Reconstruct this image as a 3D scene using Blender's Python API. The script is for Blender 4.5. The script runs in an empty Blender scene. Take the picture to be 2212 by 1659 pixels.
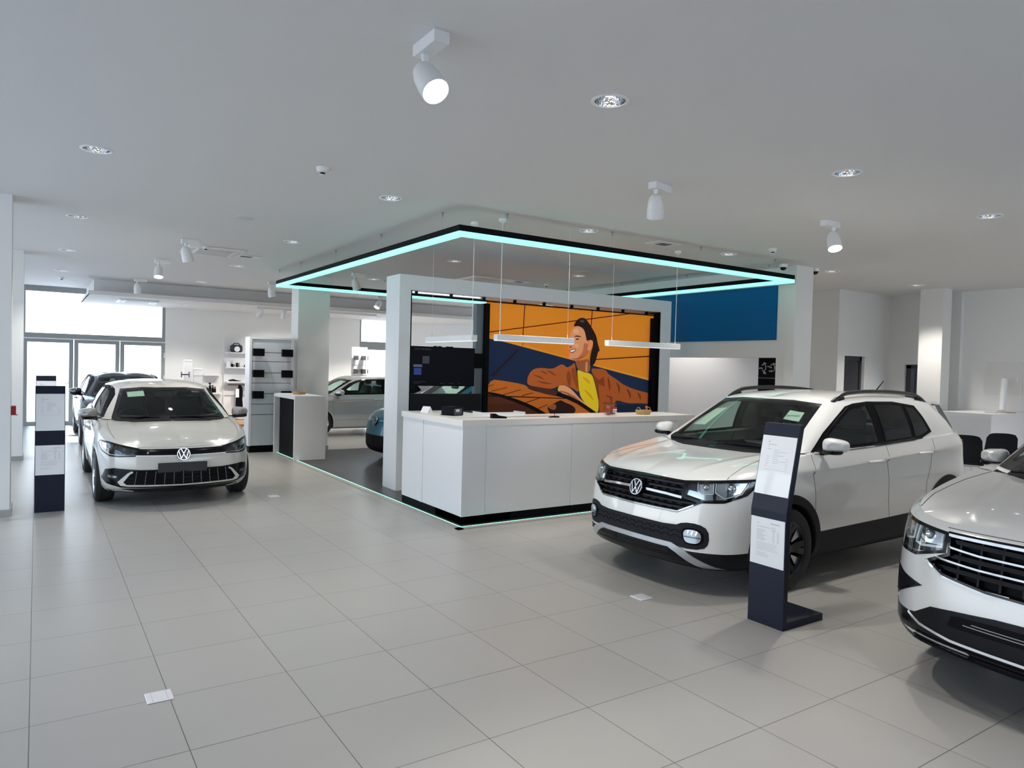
import bpy, bmesh, math, random
import numpy as np
from mathutils import Vector, Matrix
from mathutils.bvhtree import BVHTree
from mathutils.geometry import delaunay_2d_cdt

S = bpy.context.scene
COL = S.collection
PI = math.pi
random.seed(7)

# ------------------------------------------------------------------ camera
CAM_F = 1539.0 / 2212 * 36.0            # lens in mm on a 36 mm sensor
CAM_O = (0.0159, -5.1854, 1.7487)
def cam_axes(yaw, pitch, roll):
    cy, sy, cp, sp = math.cos(yaw), math.sin(yaw), math.cos(pitch), math.sin(pitch)
    f = np.array([sy*cp, cy*cp, -sp]); r = np.array([cy, -sy, 0.0]); d = np.cross(f, r)
    c, s = math.cos(roll), math.sin(roll)
    return c*r+s*d, -s*r+c*d, f
_r, _d, _f = cam_axes(0.588677, 0.024007, -0.025856)
cam = bpy.data.cameras.new('camera'); cam.lens = CAM_F; cam.sensor_width = 36; cam.sensor_fit = 'HORIZONTAL'
cam.clip_start = 0.05; cam.clip_end = 300
camo = bpy.data.objects.new('camera', cam); COL.objects.link(camo)
camo.matrix_world = Matrix(((_r[0], -_d[0], -_f[0], CAM_O[0]), (_r[1], -_d[1], -_f[1], CAM_O[1]),
                            (_r[2], -_d[2], -_f[2], CAM_O[2]), (0, 0, 0, 1)))
S.camera = camo

# ------------------------------------------------------------------ view + world + daylight
S.view_settings.view_transform = 'Standard'
S.view_settings.look = 'None'
S.view_settings.exposure = 0.50
S.view_settings.gamma = 1.0
S.view_settings.use_curve_mapping = False
try:
    S.cycles.use_denoising = True
    S.cycles.max_bounces = 10; S.cycles.diffuse_bounces = 5; S.cycles.glossy_bounces = 5
    S.cycles.transmission_bounces = 6; S.cycles.transparent_max_bounces = 16
    S.cycles.caustics_reflective = False; S.cycles.caustics_refractive = False
    S.cycles.sample_clamp_indirect = 6.0
except Exception:
    pass

W = bpy.data.worlds.new('sky'); S.world = W; W.use_nodes = True
nt = W.node_tree; nt.nodes.clear()
out = nt.nodes.new('ShaderNodeOutputWorld'); bg = nt.nodes.new('ShaderNodeBackground')
tc = nt.nodes.new('ShaderNodeTexCoord'); sx = nt.nodes.new('ShaderNodeSeparateXYZ'); cr = nt.nodes.new('ShaderNodeValToRGB')
mp = nt.nodes.new('ShaderNodeMapRange'); mp.inputs['From Min'].default_value = -0.3; mp.inputs['From Max'].default_value = 1.0
nt.links.new(tc.outputs['Generated'], sx.inputs[0]); nt.links.new(sx.outputs['Z'], mp.inputs['Value'])
nt.links.new(mp.outputs[0], cr.inputs[0]); nt.links.new(cr.outputs[0], bg.inputs['Color']); nt.links.new(bg.outputs[0], out.inputs[0])
e = cr.color_ramp.elements
e[0].position = 0.0; e[0].color = (0.52, 0.52, 0.50, 1)
e[1].position = 1.0; e[1].color = (0.16, 0.36, 0.80, 1)
a = e.new(0.22); a.color = (0.95, 0.97, 1.0, 1)
a = e.new(0.36); a.color = (0.78, 0.89, 1.0, 1)
a = e.new(0.55); a.color = (0.40, 0.63, 0.96, 1)
bg.inputs['Strength'].default_value = 2.8

def add_light(name, kind, loc, rot=(0, 0, 0), energy=100, color=(1, 1, 1), **kw):
    l = bpy.data.lights.new(name, kind); l.energy = energy; l.color = color
    for k, v in kw.items(): setattr(l, k, v)
    o = bpy.data.objects.new(name, l); o.location = loc; o.rotation_euler = rot; COL.objects.link(o)
    return o
# sun: comes in steeply through the glazed far door
sun = add_light('sun', 'SUN', (0, 20, 12), energy=8.0, color=(1.0, 0.96, 0.90), angle=0.01)
sun.rotation_euler = Vector((0.16, -1.30, -1.0)).normalized().to_track_quat('-Z', 'Y').to_euler()
def portal(name, loc, rot, sx_, sy_):
    o = add_light(name, 'AREA', loc, rot, energy=1, shape='RECTANGLE', size=sx_, size_y=sy_)
    o.data.cycles.is_portal = True
    return o
X_L, Y_B, Y_F, X_R, Z_C = -4.6, -10.0, 15.85, 15.1, 3.446      # glazed left facade, glazed rear facade, far wall, right wall, ceiling
Y_LG = -4.0                                                      # the left glazing starts here, solid wall before it
portal('daylight_left', (X_L-0.02, (Y_LG+Y_F)/2, 1.72), (0, -PI/2, 0), 3.3, Y_F-Y_LG)
portal('daylight_rear', (7.5, Y_B-0.02, 1.72), (PI/2, 0, 0), 10.0, 3.3)
portal('daylight_far_door', (1.3, Y_F+0.25, 1.72), (-PI/2, 0, 0), 3.2, 3.3)
portal('daylight_far_window', (8.9, Y_F+0.25, 1.72), (-PI/2, 0, 0), 1.1, 3.3)
# ------------------------------------------------------------------ materials
MATS = {}
def mat(name, color=(0.8, 0.8, 0.8), rough=0.5, metal=0.0, emit=None, estr=1.0, coat=0.0, spec=0.5, trans=0.0, ior=1.5, alpha=1.0, noise=None, bump=None):
    if name in MATS: return MATS[name]
    m = bpy.data.materials.new(name); m.use_nodes = True; n = m.node_tree; b = n.nodes['Principled BSDF']
    b.inputs['Base Color'].default_value = (*color, 1); b.inputs['Roughness'].default_value = rough
    b.inputs['Metallic'].default_value = metal; b.inputs['Coat Weight'].default_value = coat; b.inputs['Coat Roughness'].default_value = 0.03
    b.inputs['Specular IOR Level'].default_value = spec; b.inputs['Transmission Weight'].default_value = trans; b.inputs['IOR'].default_value = ior
    b.inputs['Alpha'].default_value = alpha
    if emit: b.inputs['Emission Color'].default_value = (*emit, 1); b.inputs['Emission Strength'].default_value = estr
    if noise:                                   # (scale, amount): soft mottling of the colour
        t = n.nodes.new('ShaderNodeTexCoord'); nz = n.nodes.new('ShaderNodeTexNoise'); nz.inputs['Scale'].default_value = noise[0]; nz.inputs['Detail'].default_value = 4
        mx = n.nodes.new('ShaderNodeMix'); mx.data_type = 'RGBA'; k = noise[1]
        mx.inputs[6].default_value = (*[c*(1-k) for c in color], 1); mx.inputs[7].default_value = (*[min(1, c*(1+k)) for c in color], 1)
        n.links.new(t.outputs['Object'], nz.inputs['Vector']); n.links.new(nz.outputs['Fac'], mx.inputs[0]); n.links.new(mx.outputs[2], b.inputs['Base Color'])
    if bump:
        t = n.nodes.new('ShaderNodeTexCoord'); nz = n.nodes.new('ShaderNodeTexNoise'); nz.inputs['Scale'].default_value = bump[0]
        bp = n.nodes.new('ShaderNodeBump'); bp.inputs['Strength'].default_value = bump[1]; bp.inputs['Distance'].default_value = 0.01
        n.links.new(t.outputs['Object'], nz.inputs['Vector']); n.links.new(nz.outputs['Fac'], bp.inputs['Height']); n.links.new(bp.outputs[0], b.inputs['Normal'])
    MATS[name] = m; return m
def glass_mat(name, tint=(0.85, 0.95, 0.92), refl=1.0, rough=0.0):
    """thin pane: tinted see-through plus a fresnel mirror"""
    if name in MATS: return MATS[name]
    m = bpy.data.materials.new(name); m.use_nodes = True; n = m.node_tree; n.nodes.clear()
    o = n.nodes.new('ShaderNodeOutputMaterial'); mx = n.nodes.new('ShaderNodeMixShader'); tr = n.nodes.new('ShaderNodeBsdfTransparent')
    gl = n.nodes.new('ShaderNodeBsdfGlossy'); fr = n.nodes.new('ShaderNodeFresnel'); mu = n.nodes.new('ShaderNodeMath'); mu.operation = 'MULTIPLY'
    tr.inputs[0].default_value = (*tint, 1); gl.inputs['Roughness'].default_value = rough; fr.inputs['IOR'].default_value = 1.5; mu.inputs[1].default_value = refl
    ge = n.nodes.new('ShaderNodeNewGeometry'); ff = n.nodes.new('ShaderNodeMath'); ff.operation = 'SUBTRACT'; ff.inputs[0].default_value = 1.0; m2 = n.nodes.new('ShaderNodeMath'); m2.operation = 'MULTIPLY'
    n.links.new(ge.outputs['Backfacing'], ff.inputs[1]); n.links.new(fr.outputs[0], mu.inputs[0]); n.links.new(mu.outputs[0], m2.inputs[0]); n.links.new(ff.outputs[0], m2.inputs[1]); n.links.new(m2.outputs[0], mx.inputs[0]); n.links.new(tr.outputs[0], mx.inputs[1]); n.links.new(gl.outputs[0], mx.inputs[2])
    n.links.new(mx.outputs[0], o.inputs[0]); MATS[name] = m; return m

# ------------------------------------------------------------------ mesh builder
class MB:
    def __init__(s): s.v = []; s.f = []; s.m = []; s.cur = 0
    def add(s, vs, fs):
        o = len(s.v); s.v += [tuple(p) for p in vs]; s.f += [tuple(i+o for i in f) for f in fs]; s.m += [s.cur]*len(fs); return s
    def box(s, a, b):
        (x0, y0, z0), (x1, y1, z1) = a, b
        return s.add([(x0,y0,z0),(x1,y0,z0),(x1,y1,z0),(x0,y1,z0),(x0,y0,z1),(x1,y0,z1),(x1,y1,z1),(x0,y1,z1)],
                     [(3,2,1,0),(4,5,6,7),(0,1,5,4),(1,2,6,5),(2,3,7,6),(3,0,4,7)])
    def bbox(s, a, b, r=0.01, seg=2):
        """box with bevelled edges"""
        bm = bmesh.new(); bmesh.ops.create_cube(bm, size=1)
        for v in bm.verts: v.co = Vector([(a[i]+b[i])/2 + v.co[i]*(b[i]-a[i]) for i in range(3)])
        bmesh.ops.bevel(bm, geom=bm.edges[:], offset=min(r, *[abs(b[i]-a[i])*0.49 for i in range(3)]), segments=seg, affect='EDGES', profile=0.5)
        bm.verts.index_update(); s.add([v.co[:] for v in bm.verts], [[v.index for v in f.verts] for f in bm.faces]); bm.free(); return s
    def quad(s, *p): return s.add(p, [tuple(range(len(p)))])
    def prism(s, poly, z0, z1, axis='z'):
        """extrude a 2-D outline along an axis; outline coords are the two other axes in order"""
        def P(a, b, c): return {'z': (a, b, c), 'y': (a, c, b), 'x': (c, a, b)}[axis]
        n = len(poly); vs = [P(a, b, z0) for a, b in poly]+[P(a, b, z1) for a, b in poly]
        return s.add(vs, [tuple(range(n))[::-1], tuple(range(n, 2*n))]+[(i, (i+1) % n, n+(i+1) % n, n+i) for i in range(n)])
    def lathe(s, prof, seg=24, c=(0, 0, 0), axis=(0, 0, 1), cap=False):
        """prof: (radius, height) pairs along axis"""
        q = Vector((0, 0, 1)).rotation_difference(Vector(axis).normalized()); c = Vector(c); n = len(prof); vs = []
        for r, h in prof:
            for k in range(seg):
                a = 2*PI*k/seg; vs.append(c+q @ Vector((r*math.cos(a), r*math.sin(a), h)))
        fs = [(i*seg+k, i*seg+(k+1) % seg, (i+1)*seg+(k+1) % seg, (i+1)*seg+k) for i in range(n-1) for k in range(seg)]
        if cap: fs += [tuple(range(seg))[::-1], tuple(range((n-1)*seg, n*seg))]
        return s.add(vs, fs)
    def tube(s, pts, r=0.01, seg=8, cap=True, closed=False):
        pts = [Vector(p) for p in pts]; n = len(pts); vs = []; up = None
        rs = r if isinstance(r, (list, tuple)) else [r]*n
        for i, p in enumerate(pts):
            if closed: t = pts[(i+1) % n]-pts[i-1]
            else: t = pts[min(i+1, n-1)]-pts[max(i-1, 0)]
            t = t.normalized()
            if up is None: up = t.orthogonal().normalized()
            else: up = (up-t*up.dot(t)).normalized()
            b = t.cross(up)
            for k in range(seg):
                a = 2*PI*k/seg; vs.append(p+(up*math.cos(a)+b*math.sin(a))*rs[i])
        m = n if closed else n-1
        fs = [(i*seg+k, i*seg+(k+1) % seg, ((i+1) % n)*seg+(k+1) % seg, ((i+1) % n)*seg+k) for i in range(m) for k in range(seg)]
        if cap and not closed: fs += [tuple(range(seg))[::-1], tuple(range((n-1)*seg, n*seg))]
        return s.add(vs, fs)
    def build(s, name, mats, parent=None, smooth=None, loc=None, rot=None):
        me = bpy.data.meshes.new(name); me.from_pydata(s.v, [], s.f)
        for m in (mats if isinstance(mats, (list, tuple)) else [mats]): me.materials.append(m)
        if any(s.m): me.polygons.foreach_set('material_index', s.m)
        me.validate(); me.update()
        if smooth:
            me.polygons.foreach_set('use_smooth', [True]*len(me.polygons)); me.set_sharp_from_angle(angle=math.radians(smooth))
        o = bpy.data.objects.new(name, me); COL.objects.link(o)
        if parent: o.parent = parent
        if loc: o.location = loc
        if rot: o.rotation_euler = rot
        return o
def fixn(o):
    bm = bmesh.new(); bm.from_mesh(o.data); bmesh.ops.recalc_face_normals(bm, faces=bm.faces[:]); bm.to_mesh(o.data); bm.free(); return o
def tag(o, label, cat, group=None):
    o['label'] = label; o['category'] = cat
    if group: o['group'] = group
    return o
def thing(name, label, cat, loc=(0, 0, 0), rz=0, group=None):
    o = bpy.data.objects.new(name, None); COL.objects.link(o); o.location = loc; o.rotation_euler = (0, 0, rz)
    o.empty_display_size = 0.2
    return tag(o, label, cat, group)
def struct(o): o['kind'] = 'structure'; return o
def dup(root, loc=None, rz=None, label=None, group=None):
    def cp(o, par):
        c = o.copy(); COL.objects.link(c)
        if par is not None: c.parent = par
        for ch in list(o.children): cp(ch, c)
        return c
    r = cp(root, None)
    if loc is not None: r.location = loc
    if rz is not None: r.rotation_euler = (0, 0, rz)
    if label: r['label'] = label
    if group: r['group'] = group
    return r
def text_mesh(name, body, size, mat_, parent=None, matrix=None, align='LEFT', extrude=0.0004, space=1.0):
    c = bpy.data.curves.new(name, 'FONT'); c.body = body; c.size = size; c.align_x = align; c.extrude = extrude; c.space_character = space
    t = bpy.data.objects.new(name, c); COL.objects.link(t); bpy.context.view_layer.update()
    me = bpy.data.meshes.new_from_object(t.evaluated_get(bpy.context.evaluated_depsgraph_get()))
    bpy.data.objects.remove(t); o = bpy.data.objects.new(name, me); COL.objects.link(o); me.materials.clear(); me.materials.append(mat_)
    if matrix is not None: me.transform(matrix)
    if parent: o.parent = parent
    return o
def smooth_poly(p, it=2, closed=True):
    p = [tuple(q) for q in p]
    for _ in range(it):
        r = []; n = len(p)
        if not closed: r.append(p[0])
        for i in range(n if closed else n-1):
            a, b = p[i], p[(i+1) % n]
            r.append(tuple(x*.75+y*.25 for x, y in zip(a, b))); r.append(tuple(x*.25+y*.75 for x, y in zip(a, b)))
        if not closed: r.append(p[-1])
        p = r
    return p

# ------------------------------------------------------------------ common materials
M_wall = mat('white_wall_paint', (0.80, 0.80, 0.785), 0.6, noise=(0.6, 0.015))
M_ceil = mat('ceiling_paint', (0.74, 0.735, 0.725), 0.7, noise=(0.4, 0.015))
M_white = mat('white_laminate', (0.80, 0.81, 0.84), 0.35)
M_whitem = mat('white_powder_coat', (0.82, 0.82, 0.82), 0.3)
M_black = mat('black_matt', (0.004, 0.004, 0.0055), 0.55, spec=0.08)
M_blackg = mat('black_gloss', (0.004, 0.004, 0.006), 0.12, spec=0.35)
M_grey = mat('grey_aluminium', (0.27, 0.29, 0.295), 0.45)
M_steel = mat('brushed_steel', (0.6, 0.61, 0.62), 0.3, 1.0)
M_chrome = mat('chrome', (0.85, 0.86, 0.88), 0.08, 1.0)
M_paper = mat('paper', (0.86, 0.87, 0.90), 0.6)
M_ink = mat('print_grey', (0.35, 0.36, 0.40), 0.7)
M_pane = glass_mat('window_glass', (0.96, 0.98, 0.98), 0.6)
# ------------------------------------------------------------------ floor
def floor_mat():
    m = bpy.data.materials.new('grey_floor_tiles'); m.use_nodes = True; n = m.node_tree; b = n.nodes['Principled BSDF']; L = n.links.new
    def N(t, **k):
        x = n.nodes.new(t)
        for a, v in k.items(): setattr(x, a, v)
        return x
    def mth(op, a, b_=None):
        x = N('ShaderNodeMath', operation=op)
        for i, q in enumerate((a, b_)):
            if q is None: continue
            if isinstance(q, (int, float)): x.inputs[i].default_value = q
            else: L(q, x.inputs[i])
        return x.outputs[0]
    tcn = N('ShaderNodeTexCoord'); sp = N('ShaderNodeSeparateXYZ'); L(tcn.outputs['Object'], sp.inputs[0])
    lines = []; cells = []
    for ax in ('X', 'Y'):
        q = mth('DIVIDE', sp.outputs[ax], 0.6); fl = mth('FLOOR', mth('ADD', q, 0.0)); fr = mth('FRACT', q)
        d = mth('MINIMUM', fr, mth('SUBTRACT', 1.0, fr)); lines.append(mth('MULTIPLY', d, 0.6)); cells.append(fl)
    dist = mth('MINIMUM', lines[0], lines[1])
    g = N('ShaderNodeMapRange'); g.inputs['From Min'].default_value = 0.0012; g.inputs['From Max'].default_value = 0.0026; L(dist, g.inputs['Value'])
    cv = N('ShaderNodeCombineXYZ'); L(cells[0], cv.inputs[0]); L(cells[1], cv.inputs[1])
    wn = N('ShaderNodeTexWhiteNoise', noise_dimensions='3D'); L(cv.outputs[0], wn.inputs['Vector'])
    nz = N('ShaderNodeTexNoise'); nz.inputs['Scale'].default_value = 2.2; nz.inputs['Detail'].default_value = 2; L(tcn.outputs['Object'], nz.inputs['Vector'])
    amt = mth('ADD', mth('MULTIPLY', wn.outputs['Value'], 0.035), mth('MULTIPLY', nz.outputs['Fac'], 0.07))
    v = mth('ADD', amt, 0.925)
    tile = N('ShaderNodeMix', data_type='RGBA', blend_type='MULTIPLY'); tile.inputs[0].default_value = 1.0; tile.inputs[6].default_value = (0.415, 0.40, 0.377, 1)
    cc = N('ShaderNodeCombineColor'); L(v, cc.inputs[0]); L(v, cc.inputs[1]); L(v, cc.inputs[2]); L(cc.outputs[0], tile.inputs[7])
    mx = N('ShaderNodeMix', data_type='RGBA'); mx.inputs[6].default_value = (0.10, 0.095, 0.085, 1); L(tile.outputs[2], mx.inputs[7]); L(g.outputs[0], mx.inputs[0])
    L(mx.outputs[2], b.inputs['Base Color'])
    b.inputs['Roughness'].default_value = 0.30
    bp = N('ShaderNodeBump'); bp.inputs['Strength'].default_value = 0.25; bp.inputs['Distance'].default_value = 0.002; L(g.outputs[0], bp.inputs['Height']); L(bp.outputs[0], b.inputs['Normal'])
    b.inputs['Specular IOR Level'].default_value = 0.45
    return m
X_LO, X_HI = X_L-0.12, 19.0
struct(MB().box((X_LO, Y_B-0.12, -0.2), (X_HI, Y_F+0.25, 0)).build('floor', floor_mat()))

# ------------------------------------------------------------------ ceiling with round cut-outs for the downlights
LX = (0.41, 3.02, 5.65, 8.25, 10.8, 13.47); LY = (-1.72, 1.64, 5.03, 8.38)
DOWN = [(x, y) for x in LX for y in LY] + [(0.41, 11.75), (3.02, 11.75), (0.41, -5.1), (3.02, -5.1), (5.65, -5.1), (8.25, -5.1), (10.8, -5.1), (13.47, -5.1)]
DOWN = [p for p in DOWN if not (p[0] > 12.5 and p[1] > 4)]  # keeps unseen downlights behind the partition, added to brighten the recess
R_CUT = 0.098
def plate_with_holes(name, x0, y0, x1, y1, z0, z1, holes, mt):
    pts = [(x0, y0), (x1, y0), (x1, y1), (x0, y1)]; ed = [(0, 1), (1, 2), (2, 3), (3, 0)]; nseg = 28
    for hx, hy in holes:
        o = len(pts); pts += [(hx+R_CUT*math.cos(2*PI*k/nseg), hy+R_CUT*math.sin(2*PI*k/nseg)) for k in range(nseg)]; ed += [(o+k, o+(k+1) % nseg) for k in range(nseg)]
    v2, e2, f2, *_ = delaunay_2d_cdt([Vector(p) for p in pts], ed, [], 0, 1e-6)
    fs = []
    for f in f2:
        c = sum((v2[i] for i in f), Vector((0, 0)))/len(f)
        if not any((c.x-hx)**2+(c.y-hy)**2 < R_CUT**2 for hx, hy in holes): fs.append(tuple(f))
    m = MB(); m.add([(p.x, p.y, z0) for p in v2], [f[::-1] for f in fs]); m.box((x0+0.13, y0+0.35, z1), (x1, y1, z1+0.15)) if z0 < 3.2 else m.box((x0, y0, z1), (x1, y1, z1+0.15))
    return m.build(name, mt)
struct(plate_with_holes('ceiling', X_LO, Y_B-0.12, X_HI, Y_F+0.25, Z_C, Z_C+0.22, DOWN, M_ceil))

# ------------------------------------------------------------------ walls
def wall(name, a, b, m=None): return struct(MB().box(a, b).build(name, m or M_wall))
# far wall, right of the glazed door, up to the far window; and beyond it
wall('wall_far', (2.87, Y_F, 0), (8.34, Y_F+0.25, Z_C))
wall('wall_far_end', (9.45, Y_F, 0), (X_HI, Y_F+0.25, Z_C))
wall('wall_far_corner', (X_LO, Y_F, 0), (-0.27, Y_F+0.25, Z_C))
wall('wall_right', (X_R, Y_B, 0), (X_R+0.2, 1.55, Z_C))
# recess with the grey door and the dark opening
wall('wall_recess_side', (13.14, 3.15, 0), (13.34, 9.0, Z_C))
m = MB(); m.box((13.14, 2.95, 2.145), (15.2, 3.15, Z_C)); m.box((13.14, 2.95, 0), (13.39, 3.15, 2.145)); m.box((14.2, 2.95, 0), (15.2, 3.15, 2.145))
struct(m.build('wall_recess_back', M_wall))
m = MB(); m.box((15.0, 2.60, 0), (15.25, 2.95, Z_C)); m.box((15.0, 1.55, 2.01), (15.25, 2.60, Z_C)); m.box((15.0, 1.55, 0), (15.25, 1.95, 2.01))
struct(m.build('wall_recess_end', M_wall))
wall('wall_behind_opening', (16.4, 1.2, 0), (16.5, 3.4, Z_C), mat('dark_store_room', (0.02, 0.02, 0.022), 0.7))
wall('wall_corridor_end', (10.2, 9.0, 0), (13.34, 9.2, Z_C))
# partition with the blue panel
m = MB(); PX0, PX1 = 9.9, 10.25
m.box((PX0, 1.70, 2.01), (PX1, 9.2, Z_C)); m.box((PX0, 1.70, 0), (PX1, 2.0, 2.01)); m.box((PX0, 6.9, 0), (PX1, 9.2, 2.01))
struct(m.build('wall_partition', M_wall))
wall('wall_partition_recess', (11.3, 3.3, 0), (11.42, 6.9, 2.05), M_white)
m = MB(); m.box((PX0-0.07, 1.63, 0), (10.27, 1.72, Z_C)); m.box((PX0-0.06, 1.72, 0), (PX0, 1.80, Z_C))
struct(m.build('column_partition', M_wall))
struct(MB().box((14.22, 1.52, 0), (14.54, 1.95, Z_C)).build('column_right', M_wall))
# columns on the left
def column(name, a, b, m=M_wall): struct(MB().box((*a, 0), (*b, Z_C)).build(name, m))
column('column_left', (-0.66, 4.15), (-0.215, 4.60)); column('column_left_far', (-0.62, 9.0), (-0.17, 9.45))
column('column_middle', (4.25, 8.72), (4.88, 9.17))
M_base = mat('grey_tile_skirting', (0.36, 0.36, 0.36), 0.4)
m = MB()
struct(MB().box((-0.675, 4.135, 0), (-0.20, 4.615, 0.075)).build('baseboard_column_left', M_base))
struct(MB().box((-0.635, 8.985, 0), (-0.155, 9.465, 0.075)).build('baseboard_column_left_far', M_base))
struct(MB().box((4.235, 8.705, 0), (4.895, 9.185, 0.075)).build('baseboard_column_middle', M_base))
struct(MB().box((2.87, Y_F-0.012, 0), (8.34, Y_F, 0.07)).build('baseboard_far', M_base))
struct(MB().box((X_R-0.012, Y_B, 0), (X_R, 1.5, 0.07)).build('baseboard_right', M_base))
# dropped soffit in front of the far wall
SOF = [(3.02, 14.25), (5.65, 14.25), (8.25, 14.25), (10.8, 14.25)]  # soffit fittings filled out to a row, added to brighten the back
struct(plate_with_holes('ceiling_soffit', 0.93, 12.72, 11.5, Y_F, 3.09, 3.22, SOF, M_ceil))
m = MB(); m.box((0.93, 12.72, 3.09), (0.95, Y_F, 3.17)); m.box((0.95, 12.72, 3.09), (11.5, 12.74, 3.17)); m.box((0.95, 12.74, 3.165), (1.05, Y_F, 3.17)); m.box((1.05, 13.05, 3.17), (1.07, Y_F, Z_C)); m.box((1.07, 13.05, 3.17), (11.5, 13.07, Z_C)); m.box((1.05, 12.74, 3.165), (11.5, 13.05, 3.17))
struct(m.build('trim_2', M_ceil))
# glazed facades that let the daylight in (left, rear) with grey mullions
def facade(name, pts, horizontal, axis):
    m = MB()
    if axis == 'x':
        for y in pts: m.box((X_L-0.06, y-0.035, 0), (X_L+0.06, y+0.035, Z_C))
        for z in horizontal: m.box((X_L-0.055, Y_LG, z-0.035), (X_L+0.055, Y_F, z+0.035))
    else:
        for x in pts: m.box((x-0.035, Y_B-0.06, 0), (x+0.035, Y_B+0.06, Z_C))
        for z in horizontal: m.box((X_RL, Y_B-0.055, z-0.035), (X_RW, Y_B+0.055, z+0.035))
    o = m.build(name, M_grey); struct(o)
    g = MB()
    if axis == 'x': g.quad((X_L, Y_LG, 0), (X_L, Y_F, 0), (X_L, Y_F, Z_C), (X_L, Y_LG, Z_C))
    else: g.quad((X_RL, Y_B, 0), (X_RW, Y_B, 0), (X_RW, Y_B, Z_C), (X_RL, Y_B, Z_C))
    g.build('pane', M_pane, o)
wall('wall_left', (X_L-0.12, Y_B-0.12, 0), (X_L, Y_LG, Z_C))
facade('window_1', np.linspace(Y_LG, Y_F, 8), (0.05, 2.25, Z_C-0.05), 'x')
X_RL, X_RW = 2.5, 12.5
facade('window_2', np.linspace(X_RL, X_RW, 6), (0.05, 2.25, Z_C-0.05), 'y')
wall('wall_rear_left', (X_L-0.12, Y_B-0.1, 0), (X_RL, Y_B, Z_C))
wall('wall_rear', (X_RW, Y_B-0.1, 0), (X_R+0.2, Y_B, Z_C))
# far glazed door: transom light above, a door leaf and two fixed leaves below
XA, XB = -0.27, 2.87; y0, y1 = Y_F, Y_F+0.08
m = MB(); m.box((XA, y0, 3.31), (XB, y1, Z_C)); m.box((XB-0.075, y0, 2.29), (XB, y1, 3.31)); m.box((XA, y0, 2.29), (XA+0.05, y1, 3.31)); m.box((XA, y0, 2.17), (XB, y1, 2.29))
fr = struct(m.build('window_3', M_grey)); MB().quad((XA, y0+0.04, 2.29), (XB, y0+0.04, 2.29), (XB, y0+0.04, 3.31), (XA, y0+0.04, 3.31)).build('pane', M_pane, fr)
struct(MB().box((XA, y0-0.015, 2.145), (XB, y0+0.02, 2.17)).build('trim_1', M_whitem))
edges = [(XA, 0.78), (0.80, 1.80), (1.82, XB)]
for i, (a, b) in enumerate(edges):
    m = MB(); w_ = 0.09
    m.box((a, y0, 0), (a+w_, y1, 2.145)); m.box((b-w_, y0, 0), (b, y1, 2.145)); m.box((a+w_, y0, 2.06), (b-w_, y1, 2.145)); m.box((a+w_, y0, 0), (b-w_, y1, 0.10))
    d = struct(m.build('door_%d' % (i+1), M_grey)); MB().quad((a, y0+0.04, 0.1), (b, y0+0.04, 0.1), (b, y0+0.04, 2.06), (a, y0+0.04, 2.06)).build('pane', M_pane, d)
    if i == 0:
        h = MB(); h.box((b-0.07, y0-0.012, 0.90), (b-0.03, y0, 1.15)); h.tube([(b-0.05, y0-0.01, 1.05), (b-0.05, y0-0.06, 1.05), (b-0.19, y0-0.06, 1.05)], 0.011); h.build('door_handle', M_steel, d, smooth=40)
        MB().box((b-0.07, y0-0.013, 0.87), (b-0.03, y0-0.012, 0.89)).build('lock', M_black, d)
    if i == 2:
        for z in (0.25, 1.15, 1.75): MB().lathe([(0.012, 0), (0.012, 0.13)], 10, (b-0.02, y0-0.01, z), cap=True).build('hinge', M_whitem, d, smooth=40)
# far window right of the wall, mullion at 2.2 m
XC, XD = 8.34, 9.45
m = MB(); m.box((XC+0.05, y0, 2.17), (XD-0.08, y1, 2.42)); m.box((XC, y0, 0), (XC+0.05, y1, Z_C)); m.box((XD-0.08, y0, 0), (XD, y1, Z_C)); m.box((XC+0.05, y0, 0), (XD-0.08, y1, 0.1))
fr = struct(m.build('window_4', M_grey)); MB().quad((XC, y0+0.04, 0), (XD, y0+0.04, 0), (XD, y0+0.04, Z_C), (XC, y0+0.04, Z_C)).build('pane', M_pane, fr)
# grey door in the recess wall
m = MB(); dx0, dx1, dz = 13.39, 14.12, 2.145; yd = 3.02
m.box((dx0, yd, 0), (dx0+0.07, yd+0.07, dz)); m.box((dx1-0.07, yd, 0), (dx1, yd+0.07, dz)); m.box((dx0, yd, dz-0.09), (dx1, yd+0.07, dz)); m.box((dx0+0.085, yd+0.015, 0.01), (dx1-0.085, yd+0.055, dz-0.105))
d4 = struct(m.build('door_4', mat('dark_grey_door', (0.045, 0.045, 0.05), 0.4)))
MB().box((14.12, 2.96, 0), (14.2, 3.1, 2.14)).build('door_reveal', M_wall, d4)
m = MB(); m.box((15.06, 1.95, 0), (15.2, 2.03, 2.0)); m.box((15.06, 2.50, 0), (15.2, 2.6, 2.0)); m.box((15.06, 1.95, 1.93), (15.2, 2.6, 2.0))
struct(m.build('door_5', mat('dark_grey_door', (0.045, 0.045, 0.05), 0.4)))
# inspection hatch on the right wall
hp = MB().box((X_R-0.012, 0.50, 1.46), (X_R, 1.12, 2.08)).build('wall_hatch', mat('hatch_paint', (0.76, 0.75, 0.73), 0.5)); tag(hp, 'square flush inspection hatch on the right-hand wall', 'hatch')
MB().box((X_R-0.02, 0.56, 1.70), (X_R-0.012, 0.60, 1.80)).build('latch', M_whitem, hp)
# outside paving seen through the glass
struct(MB().box((-30, -40, -0.35), (40, 60, -0.21)).build('ground', mat('outdoor_paving', (0.55, 0.54, 0.52), 0.8)))
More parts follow.
